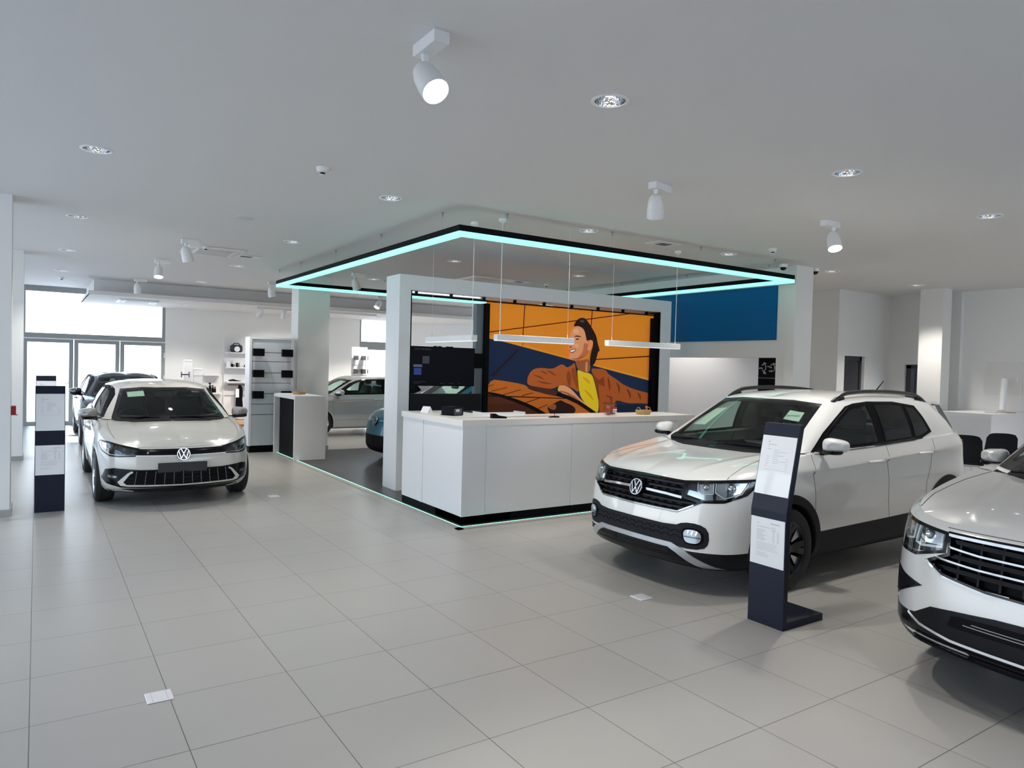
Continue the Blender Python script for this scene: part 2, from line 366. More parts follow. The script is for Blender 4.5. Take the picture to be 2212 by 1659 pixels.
# low planter wall outside the far door
# blue panel on the partition
wall('wall_behind_door', (13.35, 3.3, 0), (15.2, 3.4, Z_C))  # unseen wall added to block daylight leaking round the recess door
bp = MB().box((PX0-0.03, 2.0, 2.29), (PX0-0.001, 6.4, 3.16)).build('blue_panel', mat('blue_panel_print', (0.0, 0.115, 0.31), 0.5, spec=0.15)); tag(bp, 'plain dark blue rectangular panel on the white partition wall', 'panel')
# ------------------------------------------------------------------ recessed downlights
M_lamp = mat('lamp_glow', (1, 1, 1), 0.4, emit=(1.0, 0.95, 0.88), estr=7)
M_refl = mat('facetted_reflector', (0.62, 0.62, 0.61), 0.16, 1.0, bump=(60, 0.6))
M_ring = mat('downlight_ring', (0.86, 0.86, 0.86), 0.35)
def make_downlight():
    t = thing('downlight', '', 'ceiling light', group='recessed downlights')
    MB().lathe([(0.097, 0.002), (0.121, 0.0), (0.121, -0.004), (0.112, -0.008), (0.099, -0.006), (0.096, 0.01), (0.097, 0.002)], 32).build('trim_ring', M_ring, t, smooth=40)
    MB().lathe([(0.097, -0.002), (0.094, 0.03), (0.075, 0.075), (0.045, 0.10), (0.0, 0.104)], 32).build('reflector', M_refl, t, smooth=40)
    MB().lathe([(0.0, 0.030), (0.022, 0.034), (0.03, 0.05), (0.026, 0.085), (0.0, 0.095)], 16).build('bulb', M_lamp, t, smooth=60)
    return t
def cpx(x, y, z=Z_C):
    d = np.array([x, y, z])-np.array(CAM_O); return float(d@_r/(d@_f)), float(d@_d/(d@_f))
def ordinal(k): return ('nearest', 'second', 'third', 'fourth', 'fifth', 'sixth')[k]
rows_n = {-5.1: 'behind', -1.72: 'first', 1.64: 'second', 5.03: 'third', 8.38: 'fourth', 11.75: 'fifth'}
dl0 = make_downlight(); first = True
vis = lambda x, y: (lambda q: abs(q[0]) < 0.72 and abs(q[1]) < 0.54 and (np.array([x, y, Z_C])-np.array(CAM_O))@_f > 0)(cpx(x, y))
for x, y in DOWN:
    add_light('downlight_beam', 'SPOT', (x, y, Z_C-0.02), energy=98 if x < 9 else 140, color=(1.0, 0.94, 0.87), spot_size=math.radians(95), spot_blend=0.7, shadow_soft_size=0.06)
rowpts = {}
for x, y in DOWN: rowpts.setdefault(y, []).append(x)
where = {(-1.72, 0): None}
for y, xs in sorted(rowpts.items()):
    seen = [x for x in sorted(xs) if vis(x, y)]
    for x in sorted(xs):
        if x not in seen: lab = 'round recessed downlight out of the picture, ceiling row %s' % rows_n[y]
        else:
            k = seen.index(x)
            lab = 'round glowing recessed downlight, %s from the left in the %s row counted from the camera' % (('first', 'second', 'third', 'fourth', 'fifth', 'sixth')[k], rows_n[y])
        if first: o = dl0; o.location = (x, y, Z_C); o['label'] = lab; first = False
        else:
            if x not in seen and y == -5.1 and x > 9: continue
            o = dup(dl0, (x, y, Z_C), label=lab)

for k, (x, y) in enumerate(SOF):
    o = dup(dl0, (x, y, 3.09), label='recessed downlight in the dropped soffit at the back, number %s from the left' % ('one', 'two', 'three', 'four')[k])
    add_light('downlight_beam', 'SPOT', (x, y, 3.07), energy=110 if x < 7 else 300, color=(1.0, 0.92, 0.82), spot_size=math.radians(110), spot_blend=0.7, shadow_soft_size=0.06)
# ------------------------------------------------------------------ adjustable ceiling spotlights
M_lens = mat('spot_lens_glow', (1, 1, 1), 0.4, emit=(1.0, 0.96, 0.90), estr=14)
M_lensoff = mat('spot_lens', (0.8, 0.8, 0.8), 0.2)
def spotlight(x, y, z, aim, label, rz=0.0, drop=0.09, canopy=True, energy=60, group='adjustable ceiling spotlights', s=1.0):
    t = thing('ceiling_spotlight', label, 'spotlight', (x, y, z), 0, group)
    q = Matrix.Rotation(rz, 3, 'Z')
    if canopy:
        c = MB().bbox((-0.045, -0.19, -0.062), (0.045, 0.06, 0.0), 0.004, 1); c.v = [tuple(q @ Vector(p)) for p in c.v]; c.build('canopy', M_whitem, t, smooth=30)
    top = -0.062 if canopy else 0
    MB().lathe([(0.021, top), (0.021, top-0.02), (0.016, top-0.03), (0.02, top-drop-0.03)], 14, cap=True).build('stem', M_whitem, t, smooth=40)
    a = Vector(aim).normalized(); piv = Vector((0, 0, top-drop-0.01)); c = piv-a*0.06
    prof = [(0.0, 0.0), (0.032, 0.004), (0.055, 0.03), (0.069, 0.08), (0.0745, 0.14), (0.076, 0.215), (0.071, 0.217), (0.067, 0.20)]
    MB().lathe([(r*s, h*s) for r, h in prof], 28, c, a).build('lamp_shade', M_whitem, t, smooth=40)
    MB().lathe([(0.067*s, 0.199*s), (0.04*s, 0.205*s), (0, 0.207*s)], 24, c, a).build('lens', M_lens, t, smooth=40)
    p = Vector((x, y, z))+c+a*0.225
    add_light('spotlight_beam', 'SPOT', p, a.to_track_quat('-Z', 'Y').to_euler(), energy, (1.0, 0.94, 0.86), spot_size=math.radians(75), spot_blend=0.6, shadow_soft_size=0.05)
    return t
spotlight(1.71, -1.74, Z_C, (0.12, -0.72, -0.85), 'large bright ceiling spotlight nearest the camera, lens aimed at the viewer', rz=0.0, energy=60)
spotlight(4.66, -0.49, Z_C, (0.35, 0.35, -0.9), 'white ceiling spotlight above the reception counter corner, lens turned away', rz=PI/2+0.2)
spotlight(7.36, -0.53, Z_C, (-0.25, -0.35, -0.95), 'lit ceiling spotlight above the white car with black roof rails', rz=-PI/2)
spotlight(1.77, 5.90, Z_C, (0.25, 0.2, -0.95), 'white ceiling spotlight in front of a ceiling cassette, left side', rz=PI/2)
spotlight(1.75, 8.48, Z_C, (-0.03, -0.3, -0.95), 'lit ceiling spotlight above the dark car by the glazed door', rz=PI/2)
spotlight(1.81, 12.2, Z_C, (0.1, 0.2, -0.95), 'small white ceiling spotlight before the dropped soffit', rz=PI/2)
spotlight(5.0, 7.7, Z_C, (0.35, 0.2, -0.95), 'white spotlight hanging inside the green light frame beside the white pillar', rz=PI/2)
spotlight(4.22, 10.6, Z_C, (0.2, 0.1, -0.95), 'white spotlight just below the left corner of the green light frame', rz=PI/2)
spotlight(7.2, 11.7, Z_C, (-0.5, -0.15, -0.8), 'white spotlight left of the portal wall, lens facing the pillar', rz=PI/2)
tr = MB().box((4.6, 13.25, 3.04), (7.8, 13.30, 3.09)).build('lighting_track', M_whitem); tag(tr, 'white lighting track under the dropped soffit at the back', 'track')
spotlight(4.72, 13.27, 3.04, (-0.45, 0.5, -0.75), 'track spotlight aimed at the back wall, left one of the pair', canopy=False, drop=0.06, energy=110)
spotlight(5.27, 13.27, 3.04, (0.15, 0.75, -0.65), 'track spotlight aimed at the back wall, right one of the pair', canopy=False, drop=0.06, energy=110)

# ------------------------------------------------------------------ suspended green light frame
LF = dict(x0=3.73, x1=9.55, y0=1.46, y1=8.42, zb=3.130)
M_led = mat('green_led_diffuser', (0.3, 0.9, 0.75), 0.4, emit=(0.26, 0.95, 0.76), estr=1.0)
lf = thing('light_frame', 'large square suspended frame, black with a mint green glowing edge', 'light frame', (LF['x0'], LF['y0'], LF['zb']))
def frame_bar(mb, a, b, z0, z1, w):
    x0, y0, x1, y1 = a[0], a[1], b[0], b[1]
    mb.box((x0, y0, z0), (x1, y1, z1))
w = 0.07; X0, X1, Y0, Y1, zb = LF['x0'], LF['x1'], LF['y0'], LF['y1'], LF['zb']
def ring(mb, z0, z1, ins=0.0, w=0.07):
    a, b, c, d = X0+ins, X1-ins, Y0+ins, Y1-ins
    o = [(a, c), (b, c), (b, d), (a, d)]; i = [(a+w, c+w), (b-w, c+w), (b-w, d-w), (a+w, d-w)]
    vs = [(x-LF['x0'], y-LF['y0'], z-LF['zb']) for z in (z0, z1) for q in (o, i) for x, y in q]
    fs = []
    for k in range(4):
        j = (k+1) % 4
        fs += [(k, j, 8+j, 8+k), (4+j, 4+k, 12+k, 12+j), (8+k, 8+j, 12+j, 12+k), (j, k, 4+k, 4+j)]
    return mb.add(vs, fs)
ring(MB(), zb+0.05, zb+0.115).build('housing', M_black, lf)
ring(MB(), zb, zb+0.05, 0.002, 0.066).build('light_strip', M_led, lf)
wires = [(X0+0.03, y) for y in (1.9, 3.6, 5.3, 7.0, 8.3)]+[(X1-0.03, y) for y in (1.9, 3.6, 5.3, 7.0, 8.3)]+[(x, Y0+0.03) for x in (4.35, 5.9, 7.5, 9.1)]+[(x, Y1-0.03) for x in (4.35, 5.9, 7.5, 9.1)]
for x, y in wires:
    p = (x-X0, y-Y0, 0.11); h = Z_C-zb
    MB().tube([p, (p[0], p[1], h)], 0.0014, 6).build('suspension_wire', M_steel, lf)
    MB().lathe([(0.006, h-0.05), (0.006, h-0.015), (0.014, h-0.012), (0.014, h)], 10, (p[0], p[1], 0), cap=True).build('ceiling_hook', M_grey, lf, smooth=40)
# light shed by the strip itself
for a, b, ln in (((X0+X1)/2, Y0+0.03, X1-X0), ((X0+X1)/2, Y1-0.03, X1-X0)):
    pass

# ------------------------------------------------------------------ pendant bars over the counter
M_pendant = mat('pendant_white', (0.88, 0.885, 0.89), 0.4); M_pend_glow = mat('pendant_diffuser', (0.9, 0.9, 0.9), 0.4, emit=(1.0, 0.95, 0.9), estr=0.35)
def pendant(name, a, b, z0, z1, wires, label):
    cx, cy = (a[0]+b[0])/2, (a[1]+b[1])/2
    t = thing('pendant_light', label, 'pendant light', (cx, cy, z0), group='white bar pendants over the counter')
    x0, x1, y0, y1 = a[0]-cx, b[0]-cx, a[1]-cy, b[1]-cy
    MB().bbox((x0, y0, 0.008), (x1, y1, z1-z0), 0.003, 1).build('housing', M_pendant, t, smooth=30)
    MB().box((x0+0.004, y0+0.004, 0.0), (x1-0.004, y1-0.004, 0.009)).build('diffuser', M_pend_glow, t)
    for (wx, wy, r) in wires:
        MB().tube([(wx-cx, wy-cy, z1-z0), (wx-cx, wy-cy, Z_C-z0)], r, 8).build('suspension_wire', M_pendant, t)
        MB().lathe([(0.005, z1-z0), (0.005, z1-z0+0.04)], 8, (wx-cx, wy-cy, 0), cap=True).build('wire_clamp', M_steel, t)
    wx, wy, r = max(wires, key=lambda w_: w_[2])
    MB().lathe([(0.012, Z_C-z0-0.05), (0.045, Z_C-z0-0.03), (0.045, Z_C-z0)], 20, (wx-cx, wy-cy, 0), cap=True).build('ceiling_rose', M_pendant, t, smooth=40)
    return t
pendant('a', (4.27, 2.07), (4.35, 3.27), 2.04, 2.115, [(4.31, 2.13, 0.004), (4.31, 3.16, 0.0015)], 'white bar pendant over the short left wing of the counter')
pendant('b', (4.40, 1.71), (5.53, 1.79), 2.045, 2.12, [(4.46, 1.75, 0.004), (5.45, 1.75, 0.0015)], 'white bar pendant in front of the face on the orange poster')
pendant('c', (6.27, 1.92), (7.62, 2.00), 2.06, 2.135, [(7.55, 1.96, 0.004), (6.36, 1.96, 0.0015)], 'white bar pendant at the right end, ending before the blue panel')

# ------------------------------------------------------------------ small ceiling fittings
def smoke(x, y, label):
    t = thing('smoke_detector', label, 'smoke detector', (x, y, Z_C), group='smoke detectors')
    MB().lathe([(0.055, 0), (0.055, -0.018), (0.048, -0.024), (0.045, -0.04), (0.03, -0.046)], 24, cap=True).build('base', M_whitem, t, smooth=40)
    MB().lathe([(0.02, -0.046), (0.02, -0.062)], 16, cap=True).build('sensing_chamber', M_black, t, smooth=40)
    MB().lathe([(0.027, -0.062), (0.027, -0.067), (0.0, -0.07)], 16).build('cap', M_whitem, t, smooth=40)
smoke(2.08, 0.97, 'white smoke detector left of centre between two downlights')
smoke(8.32, 0.96, 'white smoke detector above the right arm of the green light frame')
smoke(2.12, 6.35, 'white smoke detector beside the left spotlight and cassette')
smoke(8.6, 6.5, 'white smoke detector seen inside the green light frame')
smoke(0.45, 13.2, 'small white smoke detector near the glazed far door')
def cassette(x, y, rz, label):
    t = thing('ceiling_cassette', label, 'air conditioner', (x, y, Z_C), rz, 'air-conditioning cassettes')
    MB().bbox((-0.42, -0.42, -0.03), (0.42, 0.42, 0), 0.012, 2).build('panel', M_whitem, t, smooth=30)
    MB().box((-0.25, -0.25, -0.036), (0.25, 0.25, -0.03)).build('intake_grille', mat('grille_grey', (0.55, 0.56, 0.57), 0.5), t)
    for k in range(4):
        q = Matrix.Rotation(k*PI/2, 3, 'Z'); m_ = MB().box((-0.27, 0.30, -0.034), (0.27, 0.365, -0.029)); m_.v = [tuple(q @ Vector(p)) for p in m_.v]
        m_.build('air_flap', mat('flap_grey', (0.62, 0.63, 0.64), 0.5), t)
cassette(2.3, 6.75, 0.0, 'square air-conditioning cassette in the ceiling left of the light frame')
cassette(7.25, 6.75, 0.0, 'square air-conditioning cassette in the ceiling inside the light frame')
cassette(2.0, 13.95, 0.0, 'air-conditioning cassette on the underside of the dropped soffit'); bpy.data.objects['ceiling_cassette.002'].location.z = 3.09
def vent(x, y, label):
    t = thing('ceiling_vent', label, 'vent', (x, y, Z_C), 0, 'ceiling ventilation grilles')
    MB().bbox((-0.22, -0.13, -0.012), (0.22, 0.13, 0), 0.004, 1).build('frame', M_whitem, t)
    MB().box((-0.09, -0.07, -0.014), (0.09, 0.07, -0.012)).build('opening', mat('vent_dark', (0.12, 0.12, 0.12), 0.6), t)
vent(2.85, 6.98, 'small rectangular ceiling vent right of the left cassette')
vent(6.96, 1.66, 'small ceiling vent with dark opening above the light frame')
vent(7.95, 6.55, 'small rectangular ceiling vent right of the inner cassette')
def speaker(x, y, label):
    o = MB().lathe([(0.115, 0), (0.115, -0.005), (0.10, -0.008), (0.0, -0.012)], 32).build('ceiling_speaker', mat('speaker_grille', (0.66, 0.66, 0.66), 0.6), None, smooth=30, loc=(x, y, Z_C)); tag(o, label, 'speaker', 'round ceiling speakers')
speaker(2.06, 3.75, 'unlit round flush speaker in the ceiling left of the light frame')
speaker(8.0, 4.6, 'unlit round flush speaker in the ceiling inside the light frame')
def dome(x, y, label):
    t = thing('security_camera', label, 'camera', (x, y, Z_C), group='dome security cameras')
    MB().lathe([(0.062, 0), (0.062, -0.035), (0.055, -0.05)], 24, cap=True).build('base', M_whitem, t, smooth=40)
    MB().lathe([(0.048, -0.05), (0.046, -0.07), (0.03, -0.09), (0, -0.098)], 20).build('dome', M_blackg, t, smooth=60)
dome(9.62, 1.72, 'dome security camera left of the white corner pillar'); dome(10.36, 1.66, 'dome security camera right of the white corner pillar')
# red call point on the side of the left column
t = thing('fire_call_point', 'red manual fire alarm box on the side of the left column', 'fire alarm', (-0.215, 4.75, 1.13))
MB().bbox((-0.0, -0.055, -0.05), (0.045, 0.055, 0.05), 0.004, 1).build('housing', mat('alarm_red', (0.35, 0.01, 0.02), 0.4), t); MB().box((0.04, -0.05, -0.052), (0.06, 0.05, -0.046)).build('cover_edge', mat('alarm_red', (0.35, 0.01, 0.02), 0.4), t)
bpy.data.objects[t.name].location = (-0.215, 4.36, 1.13)
# ------------------------------------------------------------------ platform with lit edge
pf = thing('display_platform', 'low dark platform with a thin green glowing edge, under the counter and portal', 'platform', (3.75, 1.37, 0))
PXa, PXb, PYa, PYb = 3.75, 9.62, 1.37, 8.55
MB().box((0.085, 0.085, 0.0), (PXb-PXa, PYb-PYa, 0.0135)).build('deck', mat('dark_wood_vinyl', (0.045, 0.045, 0.05), 0.32, noise=(3, 0.25)), pf)
m = MB(); m.box((0, 0, 0), (0.072, PYb-PYa, 0.012)); m.box((0, 0, 0), (PXb-PXa, 0.072, 0.012)); m.build('edge_profile', mat('beige_edge_profile', (0.42, 0.40, 0.36), 0.4), pf)
m = MB(); m.box((0.072, 0.072, 0.0), (0.085, PYb-PYa, 0.0138)); m.box((0.072, 0.072, 0), (PXb-PXa, 0.085, 0.0138)); m.build('light_strip', mat('green_edge_glow', (0.3, 0.9, 0.75), 0.4, emit=(0.30, 0.95, 0.72), estr=1.1), pf)

# ------------------------------------------------------------------ L-shaped reception counter
ct = thing('reception_counter', 'white L-shaped reception counter with black plinth on the dark platform', 'counter', (3.867, 1.518, 0.0142))
M_lam = mat('white_laminate', (0.80, 0.81, 0.84), 0.35); M_top = mat('counter_top', (0.84, 0.82, 0.79), 0.3)
W_, Dp = 3.62, 1.53           # front run along x, wing along y
m = MB(); m.box((0.012, 0.012, 0.0), (W_, 0.62, 0.085)); m.box((0.012, 0.012, 0), (0.66, Dp, 0.085)); m.build('plinth', M_black, ct)
def panel(n, a, b): return MB().bbox(a, b, 0.002, 1).build(n, M_lam, ct)
zt = 1.075
for a, b, ins in ((0.0, 0.298, 0.0), (0.302, 1.515, 0.006), (1.519, 2.16, 0.0), (2.164, 3.3, 0.006), (3.304, W_, 0)): panel('front_panel', (a, ins, 0.085), (b, 0.03, zt))
for a, b, ins in ((0.03, 0.955, 0.006), (0.96, 1.02, 0.0), (1.025, Dp, 0.006)): panel('side_panel', (ins, a, 0.085), (0.03, b, zt))
panel('end_panel', (0.03, Dp-0.03, 0.085), (0.66, Dp, zt)); panel('end_panel', (W_-0.03, 0.03, 0.085), (W_, 0.62, zt))
m = MB(); m.box((-0.012, -0.012, 0), (W_+0.012, 0.66, 0.068)); m.box((-0.012, 0.66, 0), (0.70, Dp+0.01, 0.068)); top = m.build('counter_top', M_top, ct, loc=(0, 0, zt))
panel('back_panel', (0.62, 0.6, 0.085), (W_-0.03, 0.62, zt)); panel('back_panel', (0.64, 0.62, 0.085), (0.66, Dp-0.03, zt))
ZT = 0.014+zt+0.068

# ------------------------------------------------------------------ white portal wall with poster and screen
po = thing('portal_frame', 'freestanding white portal frame behind the reception counter', 'portal', (4.11, 3.75, 0.0142))
PW, PD, PH = 5.21, 0.44, 2.96; aL, aR, aT = 0.17, 4.96, 2.755
m = MB(); m.box((0, 0, 0), (aL, PD, PH)); m.box((aR, 0, 0), (PW, PD, PH)); m.box((aL, 0, aT), (aR, PD, PH)); m.build('surround', M_white, po)
m = MB(); bw = 0.022
m.box((aL, 0.01, 0), (aL+bw, 0.42, aT)); m.box((aR-bw, 0.01, 0), (aR, 0.42, aT)); m.box((aL, 0.10, aT-0.062), (aR, 0.15, aT-0.045))
m.build('inner_lining', M_black, po)
for x in np.linspace(aL+0.12, aR-0.25, 9): MB().box((x, 0.09, aT-0.05), (x+0.028, 0.14, aT)).build('header_bracket', M_black, po)
MB().box((aL+0.02, 0.20, aT-0.010), (1.40, 0.24, aT)).build('header_light', mat('cool_strip', (1, 1, 1), 0.4, emit=(0.85, 0.88, 1.0), estr=2.0), po)
MB().box((1.30, 0.13, 0), (1.42, 0.22, aT-0.10)).build('post', mat('slate_post', (0.13, 0.16, 0.19), 0.4), po)
MB().box((1.42, 0.08, 0), (1.50, 0.24, aT-0.09)).build('post', M_black, po)
MB().box((1.27, 0.12, 1.70), (1.41, 0.13, 1.92)).build('cover_plate', M_black, po)
MB().box((aL+bw, 0.07, 1.08), (1.37, 0.14, 1.325)).build('cross_rail', mat('anthracite_rail', (0.010, 0.010, 0.013), 0.5, spec=0.2), po)
MB().box((aR-0.125, 0.05, 0), (aR-0.023, 0.13, aT-0.11)).build('side_blind', M_black, po)
# television in the left bay
tv = thing('television', 'black flat television in the left bay of the portal', 'television', (4.11+0.20, 3.80, 1.45))
MB().bbox((0.0, 0, 0), (1.04, 0.055, 0.555), 0.006, 2).build('casing', M_black, tv, smooth=30)
MB().box((0.012, -0.003, 0.014), (1.028, 0.0, 0.545)).build('screen', mat('tv_screen', (0.001, 0.001, 0.0015), 0.3, spec=0.04, emit=(0.002, 0.0025, 0.004), estr=1.0), tv)
sm = bpy.data.objects['screen']
def scr(n, x0, z0, x1, z1, c, e_): return MB().box((x0, -0.0045, z0), (x1, -0.003, z1)).build(n, mat(n+'_'+str(c), c, 0.4, emit=c, estr=e_), sm)
scr('picture_tile', 0.19, 0.315, 0.295, 0.42, (0.022, 0.020, 0.034), 0.4); scr('title_bar', 0.05, 0.265, 0.185, 0.30, (0.05, 0.06, 0.13), 0.5); scr('blue_tile', 0.06, 0.155, 0.175, 0.25, (0.004, 0.016, 0.10), 0.8)
M_tvtext = mat('tv_text', (0.025, 0.027, 0.031), 0.5, emit=(0.025, 0.027, 0.031), estr=0.5)
RX = Matrix.Rotation(PI/2, 4, 'X')
text_mesh('screen_text', 'USB FLASHDRIVE', 0.034, M_tvtext, sm, Matrix.Translation((0.065, -0.0035, 0.505)) @ RX)
for x, w_ in ((0.06, 0.10), (0.06, 0.19), (0.47, 0.07), (0.62, 0.07), (0.76, 0.045)): scr('caption_line', x, 0.035 + (0.02 if w_ > 0.15 else 0), x+w_, 0.041+(0.02 if w_ > 0.15 else 0), (0.015, 0.016, 0.019), 0.4)
m = MB()
for x in (0.40, 0.47, 0.60, 0.66): m.box((x-0.022, 0.01, 0.555), (x+0.022, 0.04, 0.566))
m.build('top_clips', M_black, tv)

# ------------------------------------------------------------------ white podium with a dark open side and a basket
pd = thing('podium', 'white podium with a black open side at the platform edge', 'podium', (3.76, 7.22, 0.0142))
m = MB(); a, b, h = 0.56, 1.31, 1.125; th = 0.045
m.box((0, 0, 0), (a, th, h)); m.box((0, b-th, 0), (a, b, h)); m.box((0, th, h-0.06), (a, b-th, h)); m.box((a-th, th, 0), (a, b-th, h-0.06)); m.build('body', M_white, pd)
MB().box((0.10, th, 0.0), (a-th, b-th, h-0.06)).build('recess', M_black, pd)

# ------------------------------------------------------------------ grey slat display rack with black boxes
rk = thing('display_rack', 'tall pale grey slatted display rack on a dark plinth beside the podium', 'rack', (3.335, 8.67, 0), 0)
RW, RD, RH = 0.83, 0.34, 2.19; M_rack = mat('rack_grey_blue', (0.62, 0.66, 0.70), 0.45)
m = MB(); m.box((0, 0.0, 0.13), (0.045, RD, RH)); m.box((RW-0.045, 0, 0.13), (RW, RD, RH)); m.box((0.045, 0, RH-0.04), (RW-0.045, RD, RH)); m.build('frame', mat('rack_frame_white', (0.80, 0.81, 0.83), 0.4), rk)
MB().box((0.03, 0.05, 0), (RW-0.03, RD-0.03, 0.13)).build('plinth', M_black, rk)
zs = [0.13, 0.72, 0.92, 1.12, 1.32, 1.515, 1.73, 1.90, 2.15]
for a, b in zip(zs[:-1], zs[1:]): MB().box((0.045, 0.014, a+0.005), (RW-0.045, 0.034, b-0.005)).build('slat', M_rack, rk)
MB().box((0.045, 0.034, 0.13), (RW-0.045, 0.05, 2.15)).build('back_panel', M_black, rk)
kk = 0
for zc, row in ((1.90, 'top'), (1.50, 'middle'), (1.10, 'bottom')):
    for xc, side in ((0.15, 'left'), (0.685, 'right')):
        t = thing('display_box', 'black flat box on the slatted rack, %s row, %s side' % (row, side), 'box', (3.335+xc, 8.67, zc-0.07), 0, 'black boxes on the slatted rack')
        MB().bbox((-0.10, -0.10, 0), (0.10, -0.02, 0.14), 0.003, 1).build('body', M_black, t); MB().box((-0.06, -0.02, 0.06), (0.06, 0.0135, 0.075)).build('mounting_hook', M_grey, t)

# ------------------------------------------------------------------ wicker baskets
M_wick = mat('wicker', (0.50, 0.33, 0.13), 0.7, noise=(40, 0.25))
def basket(loc, rz, label, w=0.115, d=0.075, h=0.06, s=1.0):
    t = thing('wicker_basket', label, 'basket', loc, rz, 'wicker baskets')
    m = MB(); nr = 8; ns = 40
    for k in range(nr):
        f = k/(nr-1); sc = (0.80+0.2*f)*s; z = 0.006+f*(h-0.008)
        pts = []
        for i in range(ns):
            a = 2*PI*i/ns; ex = 0.5
            cx = math.copysign(abs(math.cos(a))**ex, math.cos(a)); sy_ = math.copysign(abs(math.sin(a))**ex, math.sin(a))
            wv = 0.0025*(1 if (i+k) % 2 else -1)
            pts.append(((w+wv)*sc*cx, (d+wv)*sc*sy_, z*s))
        m.tube(pts, 0.0048*s, 6, closed=True)
    m.build('basket_body', M_wick, t, smooth=60)
    ns2 = [(w*0.8*s*math.copysign(abs(math.cos(2*PI*i/24))**.5, math.cos(2*PI*i/24)), d*0.8*s*math.copysign(abs(math.sin(2*PI*i/24))**.5, math.sin(2*PI*i/24)), 0.004) for i in range(24)]
    MB().add(ns2, [tuple(range(24))]).build('basket_floor', M_wick, t)
    for sx_ in (-1, 1):
        MB().tube([(sx_*w*0.95*s, -0.035*s, h*s), (sx_*w*1.0*s, -0.025*s, (h+0.03)*s), (sx_*w*0.98*s, 0, (h+0.042)*s), (sx_*w*1.0*s, 0.025*s, (h+0.03)*s), (sx_*w*0.95*s, 0.035*s, h*s)], 0.004*s, 6).build('handle', M_wick, t, smooth=60)
    return t

# items on the counter (placed from their own footprints)
basket((6.80, 1.78, ZT), 0.15, 'small wicker basket with two loop handles at the right of the counter', s=0.95)
basket((4.06, 7.95, 0.014+1.125), 0.6, 'flat wicker basket on the white podium', h=0.045, s=1.15)
j = thing('sweet_jar', 'clear plastic jar with a red label on the counter', 'jar', (6.15, 1.72, ZT)); j.scale = (1.18, 1.18, 1.18)
MB().bbox((-0.055, -0.055, 0), (0.055, 0.055, 0.125), 0.015, 3).build('jar_body', glass_mat('jar_plastic', (0.9, 0.9, 0.92), 0.8), j, smooth=30)
MB().bbox((-0.058, -0.058, 0.118), (0.058, 0.058, 0.14), 0.012, 2).build('lid', glass_mat('lid_plastic', (0.75, 0.75, 0.78), 0.9), j, smooth=30)
m = MB(); random.seed(4)
for i in range(26):
    x, y, z = random.uniform(-.04, .04), random.uniform(-.04, .04), 0.012+0.03*random.random(); m.bbox((x-.011, y-.008, z-.007), (x+.011, y+.008, z+.007), 0.004, 1)
sw = m.build('sweets', mat('sweets_brown', (0.25, 0.07, 0.05), 0.5), j); sw['kind'] = 'stuff'
MB().box((-0.022, -0.0575, 0.075), (0.050, -0.056, 0.098)).build('label', mat('label_red', (0.45, 0.02, 0.05), 0.5), j)
lb = MB().box((-0.005, -0.0575, 0.035), (0.05, -0.056, 0.075)).build('label', mat('label_white', (0.85, 0.85, 0.85), 0.5), j); lb['label'] = 'white lower half of the jar label'
text_mesh('label_text', 'DATA', 0.021, M_black, j, Matrix.Translation((-0.003, -0.058, 0.045)) @ RX)
# receipt printer on the wing
pr = thing('receipt_printer', 'black receipt printer on the left wing of the counter', 'printer', (4.12, 2.22, ZT), 0.35)
MB().bbox((-0.09, -0.10, 0), (0.09, 0.10, 0.105), 0.012, 2).build('casing', M_black, pr, smooth=30)
MB().bbox((-0.08, -0.108, 0.012), (0.05, -0.095, 0.085), 0.004, 1).build('front_plate', mat('printer_slate', (0.05, 0.055, 0.07), 0.4), pr)
MB().box((-0.06, -0.112, 0.05), (0.0, -0.107, 0.075)).build('display', mat('pale_display', (0.6, 0.62, 0.68), 0.4), pr)
MB().box((-0.08, -0.113, 0.0), (0.05, -0.104, 0.02)).build('paper_slot', M_blackg, pr)
# card terminal
cd = thing('card_terminal', 'black card payment terminal lying on the front edge of the counter', 'card terminal', (4.42, 1.67, ZT), -0.2)
b_ = MB().prism([(-0.09, 0.0), (0.09, 0.0), (0.085, 0.018), (0.0, 0.03), (-0.05, 0.055), (-0.085, 0.058), (-0.09, 0.03)], -0.037, 0.037, 'y'); b_.build('casing', M_black, cd)
MB().bbox((-0.088, -0.033, 0.055), (-0.055, 0.033, 0.06), 0.002, 1).build('paper_roll_lid', mat('terminal_white', (0.8, 0.8, 0.82), 0.4), cd)
q = MB()
for i in range(4):
    for k in range(3): q.bbox((0.012+i*0.017, -0.024+k*0.018, 0.024-i*0.0022), (0.024+i*0.017, -0.012+k*0.018, 0.0315-i*0.0026), 0.002, 1)
q.build('keypad', mat('key_grey', (0.25, 0.25, 0.26), 0.5), cd)
# small microphone stand on the counter front
mc = thing('desk_microphone', 'small black desk stand with a thin rod on the counter', 'microphone', (5.18, 1.60, ZT))
MB().bbox((-0.045, -0.03, 0), (0.045, 0.03, 0.016), 0.005, 1).build('base', M_black, mc); MB().tube([(-0.01, 0, 0.015), (-0.012, 0, 0.10)], 0.003, 8).build('rod', M_black, mc); MB().bbox((-0.09, -0.018, 0), (-0.055, 0.018, 0.012), 0.003, 1).build('clip', M_black, mc)
